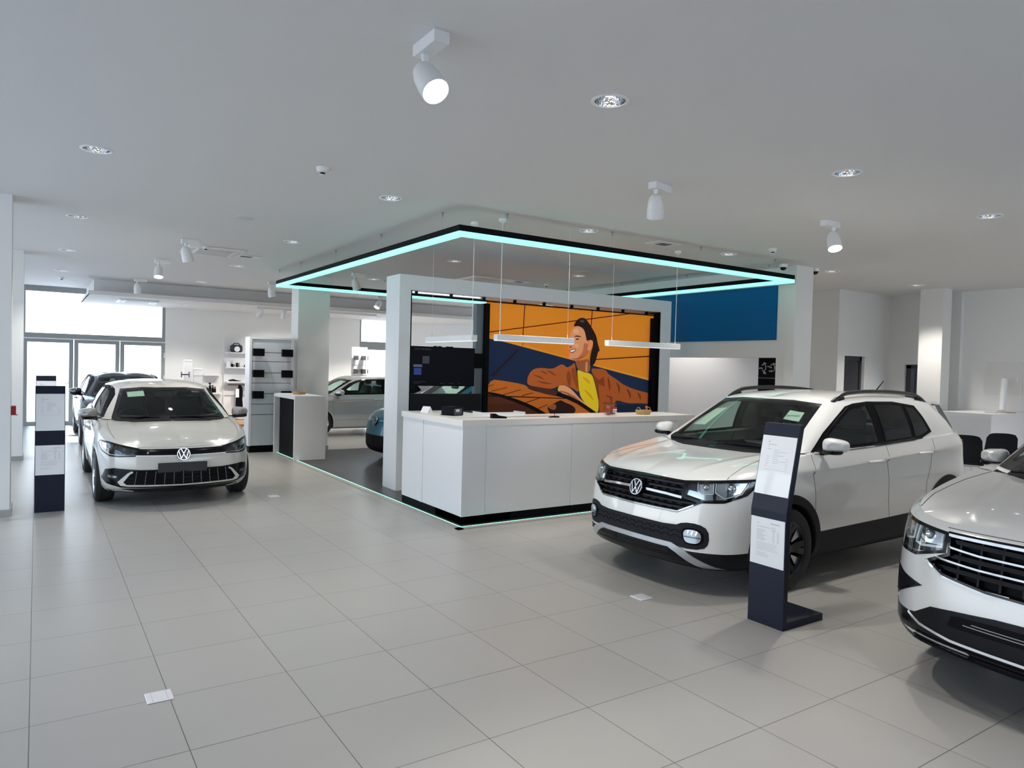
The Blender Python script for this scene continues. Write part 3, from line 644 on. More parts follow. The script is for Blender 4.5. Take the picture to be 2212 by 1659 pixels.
# open document tray + papers
dt = MB(); dt.box((0, 0, 0), (0.62, 0.012, 0.03)); dt.box((0, 0.012, 0), (0.012, 0.25, 0.03)); dt.box((0.608, 0.012, 0), (0.62, 0.25, 0.03)); dt.box((0.012, 0.012, 0), (0.608, 0.25, 0.004))
dt = dt.build('document_tray', M_white, None, loc=(4.52, 2.17, ZT)); tag(dt, 'low white tray behind the card terminal on the counter', 'tray')
cf = thing('calendar', 'small white tent card standing on the back of the counter wing', 'card', (4.05, 2.75, ZT), 0.5)
MB().prism([(-0.06, 0.0), (0.06, 0.0), (0.0, 0.075)], -0.055, 0.055, 'y').build('card', M_paper, cf)
pn = MB().tube([(0, 0, 0.005), (0.12, 0.02, 0.005)], 0.004, 8).build('pen', mat('pen_brown', (0.25, 0.15, 0.06), 0.4), None, loc=(4.0, 2.30, ZT)); tag(pn, 'thin brown pen lying on the left wing of the counter', 'pen')

# ------------------------------------------------------------------ price stands
M_navy = mat('stand_dark_navy', (0.009, 0.012, 0.028), 0.4, spec=0.25)
def sheet_lines(parent, y0, z0, w, h, seed, top=True):
    """tiny unreadable print on a sheet, sheet coords: x across 0..w, z up 0..h, on the plane y0"""
    rnd = random.Random(seed); m = MB()
    def bar(x0, z, x1, t=0.0022): m.quad((x0, y0, z), (x1, y0, z), (x1, y0, z+t), (x0, y0, z+t))
    if top:
        m.quad((w*.22, y0, h*.885), (w*.26, y0, h*.885), (w*.25, y0, h*.905), (w*.22, y0, h*.90)); bar(w*.2, h*.845, w*.46, 0.003); bar(w*.2, h*.81, w*.26); bar(w*.2, h*.77, w*.32)
        for k in range(8): bar(w*.40, h*(.76-.032*k), w*(.50+.28*rnd.random()), 0.0018)
        for k in range(5): bar(w*.2, h*(.64-.04*k), w*(.26+.06*rnd.random()), 0.0018); bar(w*.78, h*(.62-.04*k), w*.84, 0.0018)
        bar(w*.2, h*.42, w*.84, 0.001)
    else:
        bar(w*.60, h*.895, w*.86, 0.004); bar(w*.2, h*.87, w*.27); bar(w*.2, h*.80, w*.58, 0.0022)
        for k in range(3): bar(w*.62, h*(.82-.03*k), w*(.72+.1*rnd.random()), 0.0018)
        for k in range(9): bar(w*.2, h*(.74-.027*k), w*(.38+.12*rnd.random()), 0.0018); bar(w*.66, h*(.74-.027*k), w*.72, 0.0018); bar(w*.79, h*(.74-.027*k), w*.85, 0.0018)
        for k in range(6): bar(w*.2, h*(.47-.03*k), w*(.72+.12*rnd.random()), 0.0014)
        for k in range(3): bar(w*.2, h*(.25-.03*k), w*(.35+.3*rnd.random()), 0.0014)
    return m.build('print', M_ink, parent)
def make_stand(name, loc, rz, label, seed=1):
    """front face looks along -y in local space, width along x"""
    t = thing('price_stand', label, 'stand', loc, rz, 'price information stands'); w = 0.285; zk = 0.80; lean = 0.125; H = 1.40; th = 0.045
    prof = [(0, 0), (0.46, 0), (0.46, 0.048), (th, 0.052), (th, zk-0.02), (lean+th, H), (lean, H), (0, zk)]
    m = MB(); vs = [(x, a, b) for x in (0, w) for a, b in prof]; n = len(prof); m.add(vs, [tuple(range(n)), tuple(range(n, 2*n))[::-1]]+[(i, n+i, n+(i+1) % n, (i+1) % n) for i in range(n)])
    fixn(m.build('body', M_navy, t))
    s1 = MB().box((0.006, -0.004, 0), (w-0.006, 0.0, 0.33)).build('lower_sheet', mat('covered_sheet', (0.86, 0.87, 0.90), 0.5, coat=0.9), t, loc=(0, 0, 0.415)); sheet_lines(s1, -0.0045, 0, w-0.006, 0.33, seed, False)
    ang = math.atan2(lean, H-zk); s2 = MB().box((0.006, -0.004, 0), (w-0.006, 0.0, 0.415)).build('upper_sheet', mat('covered_sheet', (0.86, 0.87, 0.90), 0.5, coat=0.9), t, loc=(0, lean*0.105/(H-zk), zk+0.105-0.0)); s2.rotation_euler = (-ang, 0, 0); sheet_lines(s2, -0.0045, 0, w-0.006, 0.415, seed+5, True)
    return t
make_stand('a', (4.24, -1.955, 0), -PI/2, 'dark price stand with two white sheets in front of the white car with roof rails', 3)
make_stand('b', (0.005, 4.23, 0), 0.0, 'dark price stand with two sheets beside the beige car, nearest on the left', 8)
make_stand('c', (0.008, 8.95, 0), 0.0, 'price stand half hidden behind another stand, in front of the glazed door', 12)

# ------------------------------------------------------------------ floor socket covers
M_cover = mat('floor_socket_white', (0.72, 0.72, 0.73), 0.4)
def cover(loc, rz, label, s=0.125):
    t = thing('floor_socket', label, 'floor socket', loc, rz, 'white floor socket covers')
    MB().bbox((-s/2, -s/2, 0), (s/2, s/2, 0.008), 0.003, 1).build('plate', M_cover, t)
    m = MB()
    for x in (-0.28, 0.28): m.box((s*x-0.0006, -s/2, 0.0078), (s*x+0.0006, s/2, 0.0084))
    m.build('flap_line', mat('seam_grey', (0.3, 0.3, 0.3), 0.6), t)
cover((0.555, -1.18, 0), 0.0, 'white floor socket cover nearest the camera on the left tiles'); cover((3.90, -1.235, 0), 0.0, 'white floor socket cover in front of the car with roof rails'); cover((2.57, 4.105, 0), 0.0, 'white floor socket cover right of the beige car')

# ------------------------------------------------------------------ right side: white service desk, chairs, tubes
ds = thing('service_desk', 'white service desk behind the car with roof rails, right side', 'desk', (13.6, 0.38, 0))
m = MB(); m.box((0, 0.0, 0.0), (0.06, 0.80, 1.09)); m.box((0.06, 0, 0), (1.48, 0.06, 1.09)); m.build('front_panel', M_white, ds); MB().box((-0.02, -0.02, 1.09), (1.48, 0.82, 1.15)).build('desk_top', M_white, ds)
POSTER = {
'navy': [(0.019,1.819),(0.347,1.772),(1.637,1.537),(3.455,1.209),(3.461,0.58),(0.025,0.64)],
'hoodor': [(0.023,1.212),(0.381,1.178),(0.756,1.123),(0.79,1.058),(1.017,1.006),(1.35,0.953),(1.59,0.912),(1.964,0.745),(2.204,0.602),(0.025,0.64)],
'mesh': [(0.026,0.992),(0.236,0.954),(0.544,0.87),(0.864,0.75),(1.128,0.621),(0.022,0.64)],
'curve': [(0.025,1.023),(0.311,0.977),(0.621,0.891),(0.927,0.785),(1.261,0.619),(1.128,0.621),(0.864,0.746),(0.544,0.861),(0.236,0.945),(0.026,0.992)],
'jackL': [(0.762,1.188),(0.775,1.26),(0.829,1.339),(0.907,1.384),(1.037,1.396),(1.252,1.38),(1.367,1.439),(1.434,1.464),(1.503,1.436),(1.53,1.406),(1.648,1.453),(1.693,1.505),(1.73,1.349),(1.77,1.213),(1.81,0.994),(1.688,1.068),(1.479,1.142),(1.395,1.117),(1.246,1.057),(1.014,1.088),(0.772,1.12)],
'under': [(0.756,1.116),(1.014,1.085),(1.246,1.053),(1.365,1.02),(1.41,0.939),(1.216,0.966),(1.017,1.006),(0.79,1.055)],
'jackR': [(2.029,1.409),(2.174,1.405),(2.358,1.399),(2.417,1.319),(2.588,1.243),(2.784,1.135),(3.08,1.05),(3.454,0.988),(3.452,0.8),(3.188,0.826),(2.893,0.818),(2.602,0.892),(2.583,0.795),(2.576,0.596),(2.259,0.601),(2.242,0.798),(2.168,1.078),(2.097,1.272)],
'lapel': [(2.087,1.299),(2.217,1.218),(2.326,1.275),(2.35,1.107),(2.22,1.148),(2.197,1.022)],
'foldL': [(1.573,1.386),(1.638,1.265),(1.618,1.102),(1.565,1.129),(1.525,1.291)],
'pocket': [(2.393,0.966),(2.525,0.937),(2.532,0.753),(2.469,0.923),(2.394,0.938)],
'shirt': [(1.746,1.393),(1.853,1.351),(2.032,1.326),(2.088,1.272),(2.152,1.105),(2.214,0.91),(2.239,0.756),(2.211,0.651),(2.035,0.751),(1.87,0.89),(1.806,1.007),(1.779,1.213)],
'arm': [(1.445,1.141),(1.601,1.088),(1.708,1.007),(1.834,0.895),(2.013,0.786),(2.036,0.741),(1.927,0.784),(1.694,0.909),(1.553,0.969),(1.416,1.004),(1.396,1.074)],
'cuff': [(1.37,1.101),(1.436,1.141),(1.412,1.017),(1.361,1.031)],
'neck': [(1.692,1.541),(1.812,1.528),(2.005,1.575),(2.03,1.395),(1.978,1.325),(1.853,1.348),(1.755,1.393),(1.727,1.444)],
'neckhi': [(1.918,1.503),(1.962,1.518),(1.963,1.346),(1.915,1.352)],
'face': [(1.644,2.064),(1.756,2.1),(1.88,2.065),(1.94,1.972),(1.946,1.821),(2.016,1.768),(1.967,1.643),(1.828,1.553),(1.68,1.53),(1.588,1.549),(1.572,1.617),(1.584,1.664),(1.558,1.714),(1.553,1.751),(1.569,1.806),(1.575,1.914),(1.603,1.997)],
'faceshade': [(1.863,1.818),(1.942,1.821),(2.016,1.755),(1.967,1.643),(1.828,1.553),(1.706,1.534),(1.808,1.624),(1.867,1.708)],
'ear': [(1.949,1.752),(1.977,1.843),(2.021,1.879),(2.063,1.86),(2.06,1.784),(2.004,1.696),(1.947,1.7)],
'hair': [(1.644,2.073),(1.671,2.136),(1.734,2.207),(1.812,2.232),(1.892,2.223),(1.966,2.152),(2.059,2.047),(2.136,1.94),(2.162,1.83),(2.221,1.699),(2.178,1.691),(2.157,1.607),(2.12,1.495),(2.064,1.452),(2.03,1.393),(2.004,1.519),(2.02,1.644),(2.063,1.77),(2.066,1.86),(1.997,1.885),(1.927,1.845),(1.902,1.956),(1.854,2.057),(1.738,2.096)],
'hairhi': [(1.753,2.168),(1.822,2.206),(1.885,2.175),(1.833,2.145)],
'brow': [(1.641,1.906),(1.709,1.941),(1.797,1.927),(1.815,1.909),(1.719,1.921)],
'eye': [(1.68,1.876),(1.728,1.891),(1.778,1.88),(1.729,1.864)],
'lips': [(1.566,1.698),(1.639,1.716),(1.721,1.719),(1.687,1.672),(1.63,1.643),(1.581,1.655)],
'teeth': [(1.583,1.691),(1.703,1.711),(1.675,1.681),(1.615,1.661),(1.589,1.669)],
'nostril': [(1.56,1.751),(1.62,1.759),(1.612,1.737),(1.569,1.736)],
'refl': [(1.156,0.78),(1.287,0.826),(1.353,0.859),(1.437,0.888),(1.506,0.851),(1.663,0.803),(1.743,0.747),(1.737,0.686),(1.635,0.612),(1.261,0.619),(1.191,0.713)],
'reflface': [(1.164,0.78),(1.287,0.832),(1.355,0.798),(1.324,0.718),(1.223,0.746)],
'roofline': [(1.348,1.013),(1.45,0.993),(1.588,0.959),(1.836,0.859),(2.22,0.658),(2.149,0.624),(1.767,0.822),(1.521,0.912),(1.333,0.953)],
'hline': [(0.027,0.964),(1.555,0.917),(1.556,0.904),(0.027,0.947)],
'v1': [(0.677,2.358),(0.694,2.359),(0.673,1.886),(0.656,1.886)],
'v2': [(2.03,2.363),(2.049,2.364),(2.036,2.101),(2.018,2.1)],
'v3': [(0.672,1.776),(0.684,1.777),(0.664,1.724),(0.651,1.73)],
'd1': [(0.021,1.914),(2.947,2.382),(2.947,2.366),(0.021,1.899)],
'd2': [(2.114,1.564),(3.446,1.663),(3.447,1.642),(2.114,1.547)],
'edge1': [(0.022,1.875),(0.024,1.819),(1.637,1.537),(1.601,1.57)],
'edge2': [(2.099,1.473),(3.454,1.246),(3.455,1.209),(2.1,1.441)],
'beam': [(0.092,1.256),(0.566,1.676),(0.605,1.664),(0.137,1.238)],
'seam1': [(0.023,1.092),(0.155,1.131),(0.156,1.124),(0.023,1.082)],
'seam2': [(0.114,1.03),(0.399,1.088),(0.399,1.079),(0.114,1.02)],
'seam3': [(0.311,0.973),(0.648,1.055),(0.648,1.044),(0.311,0.962)],
'seam4': [(0.666,0.96),(0.888,1.006),(0.888,0.997),(0.667,0.948)],
'seam5': [(0.733,0.849),(1.02,0.927),(1.02,0.916),(0.733,0.836)],
'seam6': [(0.993,0.762),(1.171,0.82),(1.171,0.809),(0.993,0.749)],
'rdark': [(2.587,0.795),(3.31,0.789),(3.461,0.58),(2.585,0.595)],
'hand': [(3.3,0.789),(3.413,0.758),(3.456,0.714),(3.374,0.712),(3.293,0.73)],
'fold_a': [(0.846,1.287),(0.992,1.27),(1.125,1.205),(0.993,1.237)],
'fold_b': [(0.914,1.196),(1.077,1.172),(1.293,1.147),(1.094,1.141)],
'fold_c': [(1.103,1.367),(1.236,1.346),(1.348,1.255),(1.229,1.306)],
'fold_d': [(0.989,1.362),(1.104,1.337),(1.172,1.286),(1.072,1.31)],
'fold_e': [(2.59,1.215),(2.698,1.109),(2.676,0.951),(2.651,1.087)],
'fold_f': [(2.814,1.095),(2.954,1.009),(2.94,0.872),(2.896,0.987)],
'fold_g': [(3.081,1.031),(3.193,0.965),(3.177,0.856),(3.134,0.944)],
'fold_h': [(2.399,1.304),(2.479,1.164),(2.466,0.994),(2.423,1.149)],
'lap_a': [(1.608,1.374),(1.696,1.443),(1.751,1.267),(1.803,1.021),(1.675,1.198)],
'lap_b': [(2.039,1.382),(2.124,1.272),(2.223,1.078),(2.255,0.812),(2.152,1.105)],
'sf_a': [(1.838,1.282),(2.0,1.229),(2.057,1.133),(1.93,1.194)],
'sf_b': [(1.881,1.076),(2.045,0.994),(2.14,0.854),(1.992,0.966)],
'arm_sh': [(1.415,1.02),(1.553,0.98),(1.711,0.905),(1.945,0.775),(1.926,0.8),(1.728,0.939),(1.569,1.007),(1.423,1.04)],
'jaw': [(1.584,1.556),(1.68,1.538),(1.828,1.563),(1.949,1.642),(1.844,1.598),(1.688,1.559)],
'cheekhi': [(1.679,1.81),(1.767,1.8),(1.752,1.731),(1.681,1.742)],
'forehi': [(1.636,2.032),(1.74,2.051),(1.778,1.978),(1.656,1.959)]}
# ------------------------------------------------------------------ printed poster in the portal: flat print, one sheet per printed area
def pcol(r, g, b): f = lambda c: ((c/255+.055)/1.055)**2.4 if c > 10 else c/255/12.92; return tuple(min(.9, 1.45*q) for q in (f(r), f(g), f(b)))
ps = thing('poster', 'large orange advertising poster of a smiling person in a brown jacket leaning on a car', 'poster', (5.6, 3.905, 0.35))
MB().box((0.0, 0, 0.0), (3.45, 0.02, 2.385)).build('backing', mat('poster_orange', pcol(200, 120, 34), 0.75, spec=0.15, noise=(0.8, 0.10), emit=pcol(200, 120, 34), estr=0.22), ps)  # backing given a faint glow to brighten the poster
PC = {'navy': (27, 38, 62), 'hoodor': (172, 92, 36), 'mesh': (76, 40, 26), 'curve': (16, 12, 14), 'jackL': (160, 82, 38), 'under': (70, 40, 28), 'jackR': (152, 76, 34), 'lapel': (118, 56, 24), 'foldL': (128, 62, 28), 'pocket': (112, 54, 26),
      'shirt': (226, 176, 34), 'arm': (208, 144, 106), 'cuff': (222, 160, 40), 'neck': (140, 82, 52), 'neckhi': (196, 124, 80), 'face': (204, 138, 98), 'faceshade': (170, 100, 66), 'ear': (206, 134, 92), 'hair': (34, 22, 22), 'hairhi': (70, 60, 62),
      'brow': (40, 24, 20), 'eye': (44, 28, 26), 'lips': (150, 62, 52), 'teeth': (238, 228, 220), 'nostril': (110, 52, 36), 'refl': (40, 24, 20), 'reflface': (140, 78, 48), 'roofline': (18, 14, 16), 'hline': (18, 14, 16),
      'v1': (70, 18, 16), 'v2': (70, 18, 16), 'v3': (110, 50, 20), 'd1': (70, 18, 16), 'd2': (60, 18, 18), 'edge1': (214, 132, 44), 'edge2': (216, 136, 46), 'beam': (32, 24, 34), 'seam1': (50, 22, 14), 'seam2': (50, 22, 14), 'seam3': (50, 22, 14),
      'seam4': (50, 22, 14), 'seam5': (50, 22, 14), 'seam6': (50, 22, 14), 'rdark': (22, 30, 50), 'hand': (190, 110, 50), 'fold_a': (112, 54, 24), 'fold_b': (108, 52, 24), 'fold_c': (118, 58, 26), 'fold_d': (124, 60, 28), 'fold_e': (104, 50, 22), 'fold_f': (104, 50, 22), 'fold_g': (104, 50, 22), 'fold_h': (110, 52, 24), 'lap_a': (134, 66, 30), 'lap_b': (110, 54, 24), 'sf_a': (196, 146, 24), 'sf_b': (190, 140, 22), 'arm_sh': (150, 92, 62), 'jaw': (150, 86, 56), 'cheekhi': (220, 158, 118), 'forehi': (220, 158, 118)}
ORDER = ['v1', 'v2', 'd1', 'd2', 'edge1', 'edge2', 'v3', 'navy', 'beam', 'hoodor', 'seam1', 'seam2', 'seam3', 'seam4', 'seam5', 'seam6', 'mesh', 'curve', 'hline', 'rdark', 'refl', 'reflface', 'shirt', 'sf_a', 'sf_b', 'jackL', 'lap_a', 'foldL', 'fold_a', 'fold_b', 'fold_c', 'fold_d', 'under', 'cuff', 'arm', 'arm_sh', 'jackR', 'lap_b', 'lapel', 'pocket', 'fold_e', 'fold_f', 'fold_g', 'fold_h', 'roofline', 'hand', 'neck', 'neckhi', 'face', 'cheekhi', 'forehi', 'faceshade', 'jaw', 'hair', 'hairhi', 'ear', 'brow', 'eye', 'lips', 'teeth', 'nostril']
ROUND = {'fold_a', 'fold_b', 'fold_c', 'fold_d', 'fold_e', 'fold_f', 'fold_g', 'fold_h', 'lap_a', 'lap_b', 'sf_a', 'sf_b', 'jaw', 'cheekhi', 'forehi', 'jackL', 'under', 'jackR', 'shirt', 'arm', 'neck', 'face', 'faceshade', 'ear', 'hair', 'hairhi', 'brow', 'eye', 'lips', 'teeth', 'refl', 'reflface', 'hand', 'cuff', 'foldL', 'curve', 'hoodor'}
PN = {'fold_a': 'jacket_fold', 'fold_b': 'jacket_fold', 'fold_c': 'jacket_fold', 'fold_d': 'jacket_fold', 'fold_e': 'jacket_fold', 'fold_f': 'jacket_fold', 'fold_g': 'jacket_fold', 'fold_h': 'jacket_fold', 'lap_a': 'jacket_lapel', 'lap_b': 'jacket_lapel', 'sf_a': 'shirt_fold', 'sf_b': 'shirt_fold', 'arm_sh': 'forearm_edge', 'jaw': 'jaw_line', 'cheekhi': 'cheek', 'forehi': 'forehead', 'navy': 'dark_band', 'hoodor': 'car_bonnet', 'mesh': 'car_grille', 'curve': 'car_edge', 'jackL': 'jacket_arm', 'under': 'jacket_shadow', 'jackR': 'jacket', 'lapel': 'jacket_lapel', 'foldL': 'jacket_fold', 'pocket': 'jacket_pocket', 'arm': 'forearm', 'neckhi': 'neck_highlight', 'faceshade': 'cheek',
      'hairhi': 'hair_highlight', 'brow': 'eyebrow', 'refl': 'reflection', 'reflface': 'reflection', 'roofline': 'car_edge', 'hline': 'panel_joint', 'rdark': 'dark_band'}
def clip_poster(p):
    return [(min(max(a, 0.0), 3.45), min(max(b, 0.0), 2.385)) for a, b in p]
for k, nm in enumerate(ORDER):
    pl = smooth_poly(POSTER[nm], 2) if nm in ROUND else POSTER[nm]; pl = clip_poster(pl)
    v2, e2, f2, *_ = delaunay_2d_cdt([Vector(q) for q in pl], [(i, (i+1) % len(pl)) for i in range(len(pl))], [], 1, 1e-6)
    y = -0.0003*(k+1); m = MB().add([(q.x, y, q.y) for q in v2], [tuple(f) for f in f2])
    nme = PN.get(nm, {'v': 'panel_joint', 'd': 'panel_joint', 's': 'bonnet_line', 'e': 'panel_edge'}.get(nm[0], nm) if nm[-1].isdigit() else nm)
    m.build('printed_'+nme, mat('print_'+nm, pcol(*PC[nm]), 0.75, spec=0.15, emit=pcol(*PC[nm]), estr=0.22), ps)  # printed areas carry the same added glow
# diamond mesh print over the grille area
m = MB(); mp_ = POSTER['mesh']
for i in range(46):
    for j in range(20):
        x, z = 0.02+i*0.026, 0.36+j*0.024+(0.012 if i % 2 else 0)
        c = False; n = len(mp_); jj = n-1
        for q in range(n):
            xi, zi = mp_[q]; xj, zj = mp_[jj]
            if (zi > z) != (zj > z) and x < (xj-xi)*(z-zi)/(zj-zi+1e-12)+xi: c = not c
            jj = q
        if c: m.quad((x-.009, -.00525, z), (x, -.00525, z-.008), (x+.009, -.00525, z), (x, -.00525, z+.008))
m.build('printed_mesh', mat('print_mesh_dark', pcol(38, 18, 12), 0.75, spec=0.15), ps)
# ================================================================== CARS
# car frame: x = metres behind the nose, y = to the car's right, z = up
def pchip(x, y, xn):
    """monotone cubic through rows of y at x, evaluated at xn (y may have extra axes)"""
    x = np.asarray(x, float); y = np.asarray(y, float); xn = np.asarray(xn, float); sh = y.shape[1:]; y = y.reshape(len(x), -1)
    h = np.diff(x)[:, None]; dl = np.diff(y, axis=0)/h; d = np.zeros_like(y)
    if len(x) > 2:
        w1 = 2*h[1:]+h[:-1]; w2 = h[1:]+2*h[:-1]; ok = dl[:-1]*dl[1:] > 0
        with np.errstate(divide='ignore', invalid='ignore'): hm = (w1+w2)/(w1/dl[:-1]+w2/dl[1:])
        d[1:-1] = np.where(ok, hm, 0)
    d[0] = dl[0]; d[-1] = dl[-1]
    i = np.clip(np.searchsorted(x, xn, 'right')-1, 0, len(x)-2); t = ((xn-x[i])/(x[i+1]-x[i]))[:, None]; hh = h[i]
    r = (2*t**3-3*t**2+1)*y[i]+(t**3-2*t**2+t)*hh*d[i]+(-2*t**3+3*t**2)*y[i+1]+(t**3-t**2)*hh*d[i+1]
    return r.reshape((len(xn),)+sh)
def chord(p): return np.concatenate([[0], np.cumsum(np.maximum(np.linalg.norm(np.diff(np.asarray(p, float), axis=0), axis=1), 1e-6))])
def crom(p, s, sn):
    """Catmull-Rom style cubic through p at s"""
    p = np.asarray(p, float); s = np.asarray(s, float); n = len(s); d = np.zeros_like(p)
    for k in range(n):
        a, b = max(k-1, 0), min(k+1, n-1); d[k] = (p[b]-p[a])/(s[b]-s[a])
    i = np.clip(np.searchsorted(s, sn, 'right')-1, 0, n-2); h = (s[i+1]-s[i]); t = ((sn-s[i])/h)[:, None]; h = h[:, None]
    return (2*t**3-3*t**2+1)*p[i]+(t**3-2*t**2+t)*h*d[i]+(-2*t**3+3*t**2)*p[i+1]+(t**3-t**2)*h*d[i+1]

def inside(poly, x, y):
    c = False; n = len(poly); j = n-1
    for i in range(n):
        xi, yi = poly[i]; xj, yj = poly[j]
        if (yi > y) != (yj > y) and x < (xj-xi)*(y-yi)/(yj-yi+1e-15)+xi: c = not c
        j = i
    return c
def inset(poly, d):
    """move a closed outline inwards by d (either winding)"""
    n = len(poly); ar = sum(poly[i][0]*poly[(i+1) % n][1]-poly[(i+1) % n][0]*poly[i][1] for i in range(n)); sg = 1 if ar > 0 else -1; r = []
    for i in range(n):
        a, b, c = poly[i-1], poly[i], poly[(i+1) % n]
        def nrm(p, q):
            dx, dy = q[0]-p[0], q[1]-p[1]; l = math.hypot(dx, dy) or 1; return (-dy/l*sg, dx/l*sg)
        n1, n2 = nrm(a, b), nrm(b, c); m = (n1[0]+n2[0], n1[1]+n2[1]); l = math.hypot(*m) or 1; m = (m[0]/l, m[1]/l)
        k = d/max(0.45, m[0]*n1[0]+m[1]*n1[1]); r.append((b[0]+m[0]*k, b[1]+m[1]*k))
    return r
def resample(poly, step, closed=True):
    r = []; n = len(poly)
    for i in range(n if closed else n-1):
        a, b = np.array(poly[i]), np.array(poly[(i+1) % n]); k = max(1, int(math.ceil(np.linalg.norm(b-a)/step)))
        r += [tuple(a+(b-a)*j/k) for j in range(k)]
    if not closed: r.append(tuple(poly[-1]))
    return r

class Body:
    """painted shell of one car, lofted from a control net; see-through openings are cut out of it"""
    def __init__(s, P):
        s.P = P; s.parts = []
        pl = np.array(P['plan'], float); sn = chord(pl); ns = P.get('ns', 170); nk = P.get('nk', 44)
        fs = np.concatenate([np.linspace(0, 1.35, 100)[:-1], np.linspace(1.35, sn[-1]-1.3, 95)[:-1], np.linspace(sn[-1]-1.3, sn[-1], 50)]) if P.get('fine', True) else np.concatenate([np.linspace(0, 1.35, 60)[:-1], np.linspace(1.35, sn[-1], 90)]); ns = len(fs); q = crom(pl, sn, fs); q[:, 1] = np.maximum(q[:, 1], 0); q[0, 1] = 0; q[-1, 1] = 0
        t = np.gradient(q, axis=0); t /= np.linalg.norm(t, axis=1)[:, None]; nrm = np.stack([-t[:, 1], t[:, 0]], 1); nrm[0] = (-1, 0); nrm[-1] = (1, 0)
        keys = P['profiles']                    # list of (index on plan, [(inset, z)...])
        ks = np.array([np.interp(k, np.arange(len(pl)), sn) for k, _ in keys]); L = len(keys[0][1]); fk = np.linspace(0, L-1, nk)
        prof = np.stack([pchip(np.arange(L), np.array(pr), fk) for _, pr in keys])
        prof = pchip(ks, prof, fs)              # ns, nk, 2
        G = np.zeros((ns, nk, 3)); G[:, :, 0] = q[:, None, 0]-nrm[:, None, 0]*prof[:, :, 0]; G[:, :, 1] = q[:, None, 1]-nrm[:, None, 1]*prof[:, :, 0]; G[:, :, 2] = prof[:, :, 1]
        G[0, :, 1] = 0; G[-1, :, 1] = 0; G[:, :, 1] = np.maximum(G[:, :, 1], 0)
        s.G = G; s.cowl = int(np.argmin(np.where(q[:, 1] > 0.4, np.abs(G[:, -1, 0]-P['cowl'][0]), 9)))
        V = []; F = []; M = []
        def grid(A, mid, flip=False):
            o = len(V); a, b = A.shape[:2]; V.extend(map(tuple, A.reshape(-1, 3)))
            for i in range(a-1):
                for j in range(b-1):
                    f = (o+i*b+j, o+(i+1)*b+j, o+(i+1)*b+j+1, o+i*b+j+1); F.append(f[::-1] if flip else f); M.append(mid)
        grid(G, 'side')
        # shoulder ledge running under the glasshouse
        top = G[:, -1]; lg = np.zeros((ns-s.cowl, 4, 3))
        for i in range(s.cowl, ns):
            for j in range(4):
                f = j/3; p = top[i].copy(); p[:2] -= nrm[i]*0.09*f; p[2] += 0.006*math.sin(f*PI*.5)-0.012*f*f; p[1] = max(p[1], 0); lg[i-s.cowl, j] = p
        grid(lg, 'ledge')
        # bonnet
        n = s.cowl+1; e = top[:n]; cl = np.array(P['bonnet']); se = chord(e[:, :2]); se /= se[-1]; H = np.zeros((n, 22, 3)); pw = P.get('crown', 2.4)
        us = cl[0, 0]+(P['cowl'][1]-cl[0, 0])*se**1.15; wc = pchip(cl[:, 0], cl[:, 1:2], us)[:, 0]
        for j in range(22):
            f = 1-j/21.0; H[:, j, 0] = us+(e[:, 0]-us)*f**1.15; H[:, j, 1] = e[:, 1]*f
            H[:, j, 2] = wc+(e[:, 2]-wc)*f**pw
        H[0, :, 1] = 0; H[0, :, 0] = e[0, 0]; H[0, :, 2] = e[0, 2]
        for k, (a, b, hgt, wid) in enumerate(P.get('ridges', [])):   # raised bonnet creases
            for i in range(n):
                y_r = a+(b-a)*se[i]; H[i, :, 2] += hgt*np.exp(-((H[i, :, 1]-y_r)/wid)**2)*min(1, se[i]*3)*min(1, (1-se[i])*6+.2)*(1-np.linspace(1, 0, 22)**5)
        s.H = H; grid(H, 'bonnet')
        # glasshouse
        gh = P['glass']; B = np.array([g[0] for g in gh], float); T = np.array([g[1] for g in gh], float); bul = np.array([[g[2] if len(g) > 2 else 0.02] for g in gh], float)
        sg = chord(B)*.5+chord(T)*.5; m = P.get('ng', 120); fg = np.linspace(0, sg[-1], m); B = crom(B, sg, fg); T = crom(T, sg, fg); bul = crom(bul, sg, fg)
        for A in (B, T): A[:, 1] = np.maximum(A[:, 1], 0); A[0, 1] = 0; A[-1, 1] = 0
        tt = np.gradient(B*.5+T*.5, axis=0)[:, :2]; tt /= np.linalg.norm(tt, axis=1)[:, None]; gn = np.stack([-tt[:, 1], tt[:, 0]], 1); gn[0] = (-1, 0); gn[-1] = (1, 0)
        nr = 26; K = np.zeros((m, nr, 3))
        for j in range(nr):
            f = j/(nr-1); K[:, j] = B+(T-B)*f; bb = (bul[:, 0]*4*f*(1-f))[:, None]; K[:, j, :2] += gn*bb; K[:, j, 1] = np.maximum(K[:, j, 1], 0)
        K[0, :, 1] = 0; K[-1, :, 1] = 0; s.K = K; grid(K, 'glasshouse')
        # roof with a rounded cant rail
        rc = np.array(P['roof']); u0, u1 = T[0, 0], T[-1, 0]; st = chord(T[:, :2]); st /= st[-1]; Rr = np.zeros((m, 16, 3)); us = u0+(u1-u0)*st; wc = pchip(rc[:, 0], rc[:, 1:2], us)[:, 0]
        for j in range(16):
            f = 1-j/15.0; Rr[:, j, 0] = us+(T[:, 0]-us)*f; Rr[:, j, 1] = T[:, 1]*f; Rr[:, j, 2] = wc+(T[:, 2]-wc)*f**P.get('roofpow', 3.2)
        s.R = Rr; grid(Rr, 'roof')
        V = np.array(V); nV = len(V); V2 = V*np.array([1, -1, 1]); F2 = [tuple(i+nV for i in f[::-1]) for f in F]
        s.V = np.vstack([V, V2]); s.F = F+F2; s.M = M+M; s.side = [1]*len(F)+[-1]*len(F)
        s.bvh = BVHTree.FromPolygons([tuple(v) for v in s.V], s.F)
        s.cent = np.array([s.V[list(f)].mean(0) for f in s.F]); s.keep = np.ones(len(s.F), bool); s.grp = {}
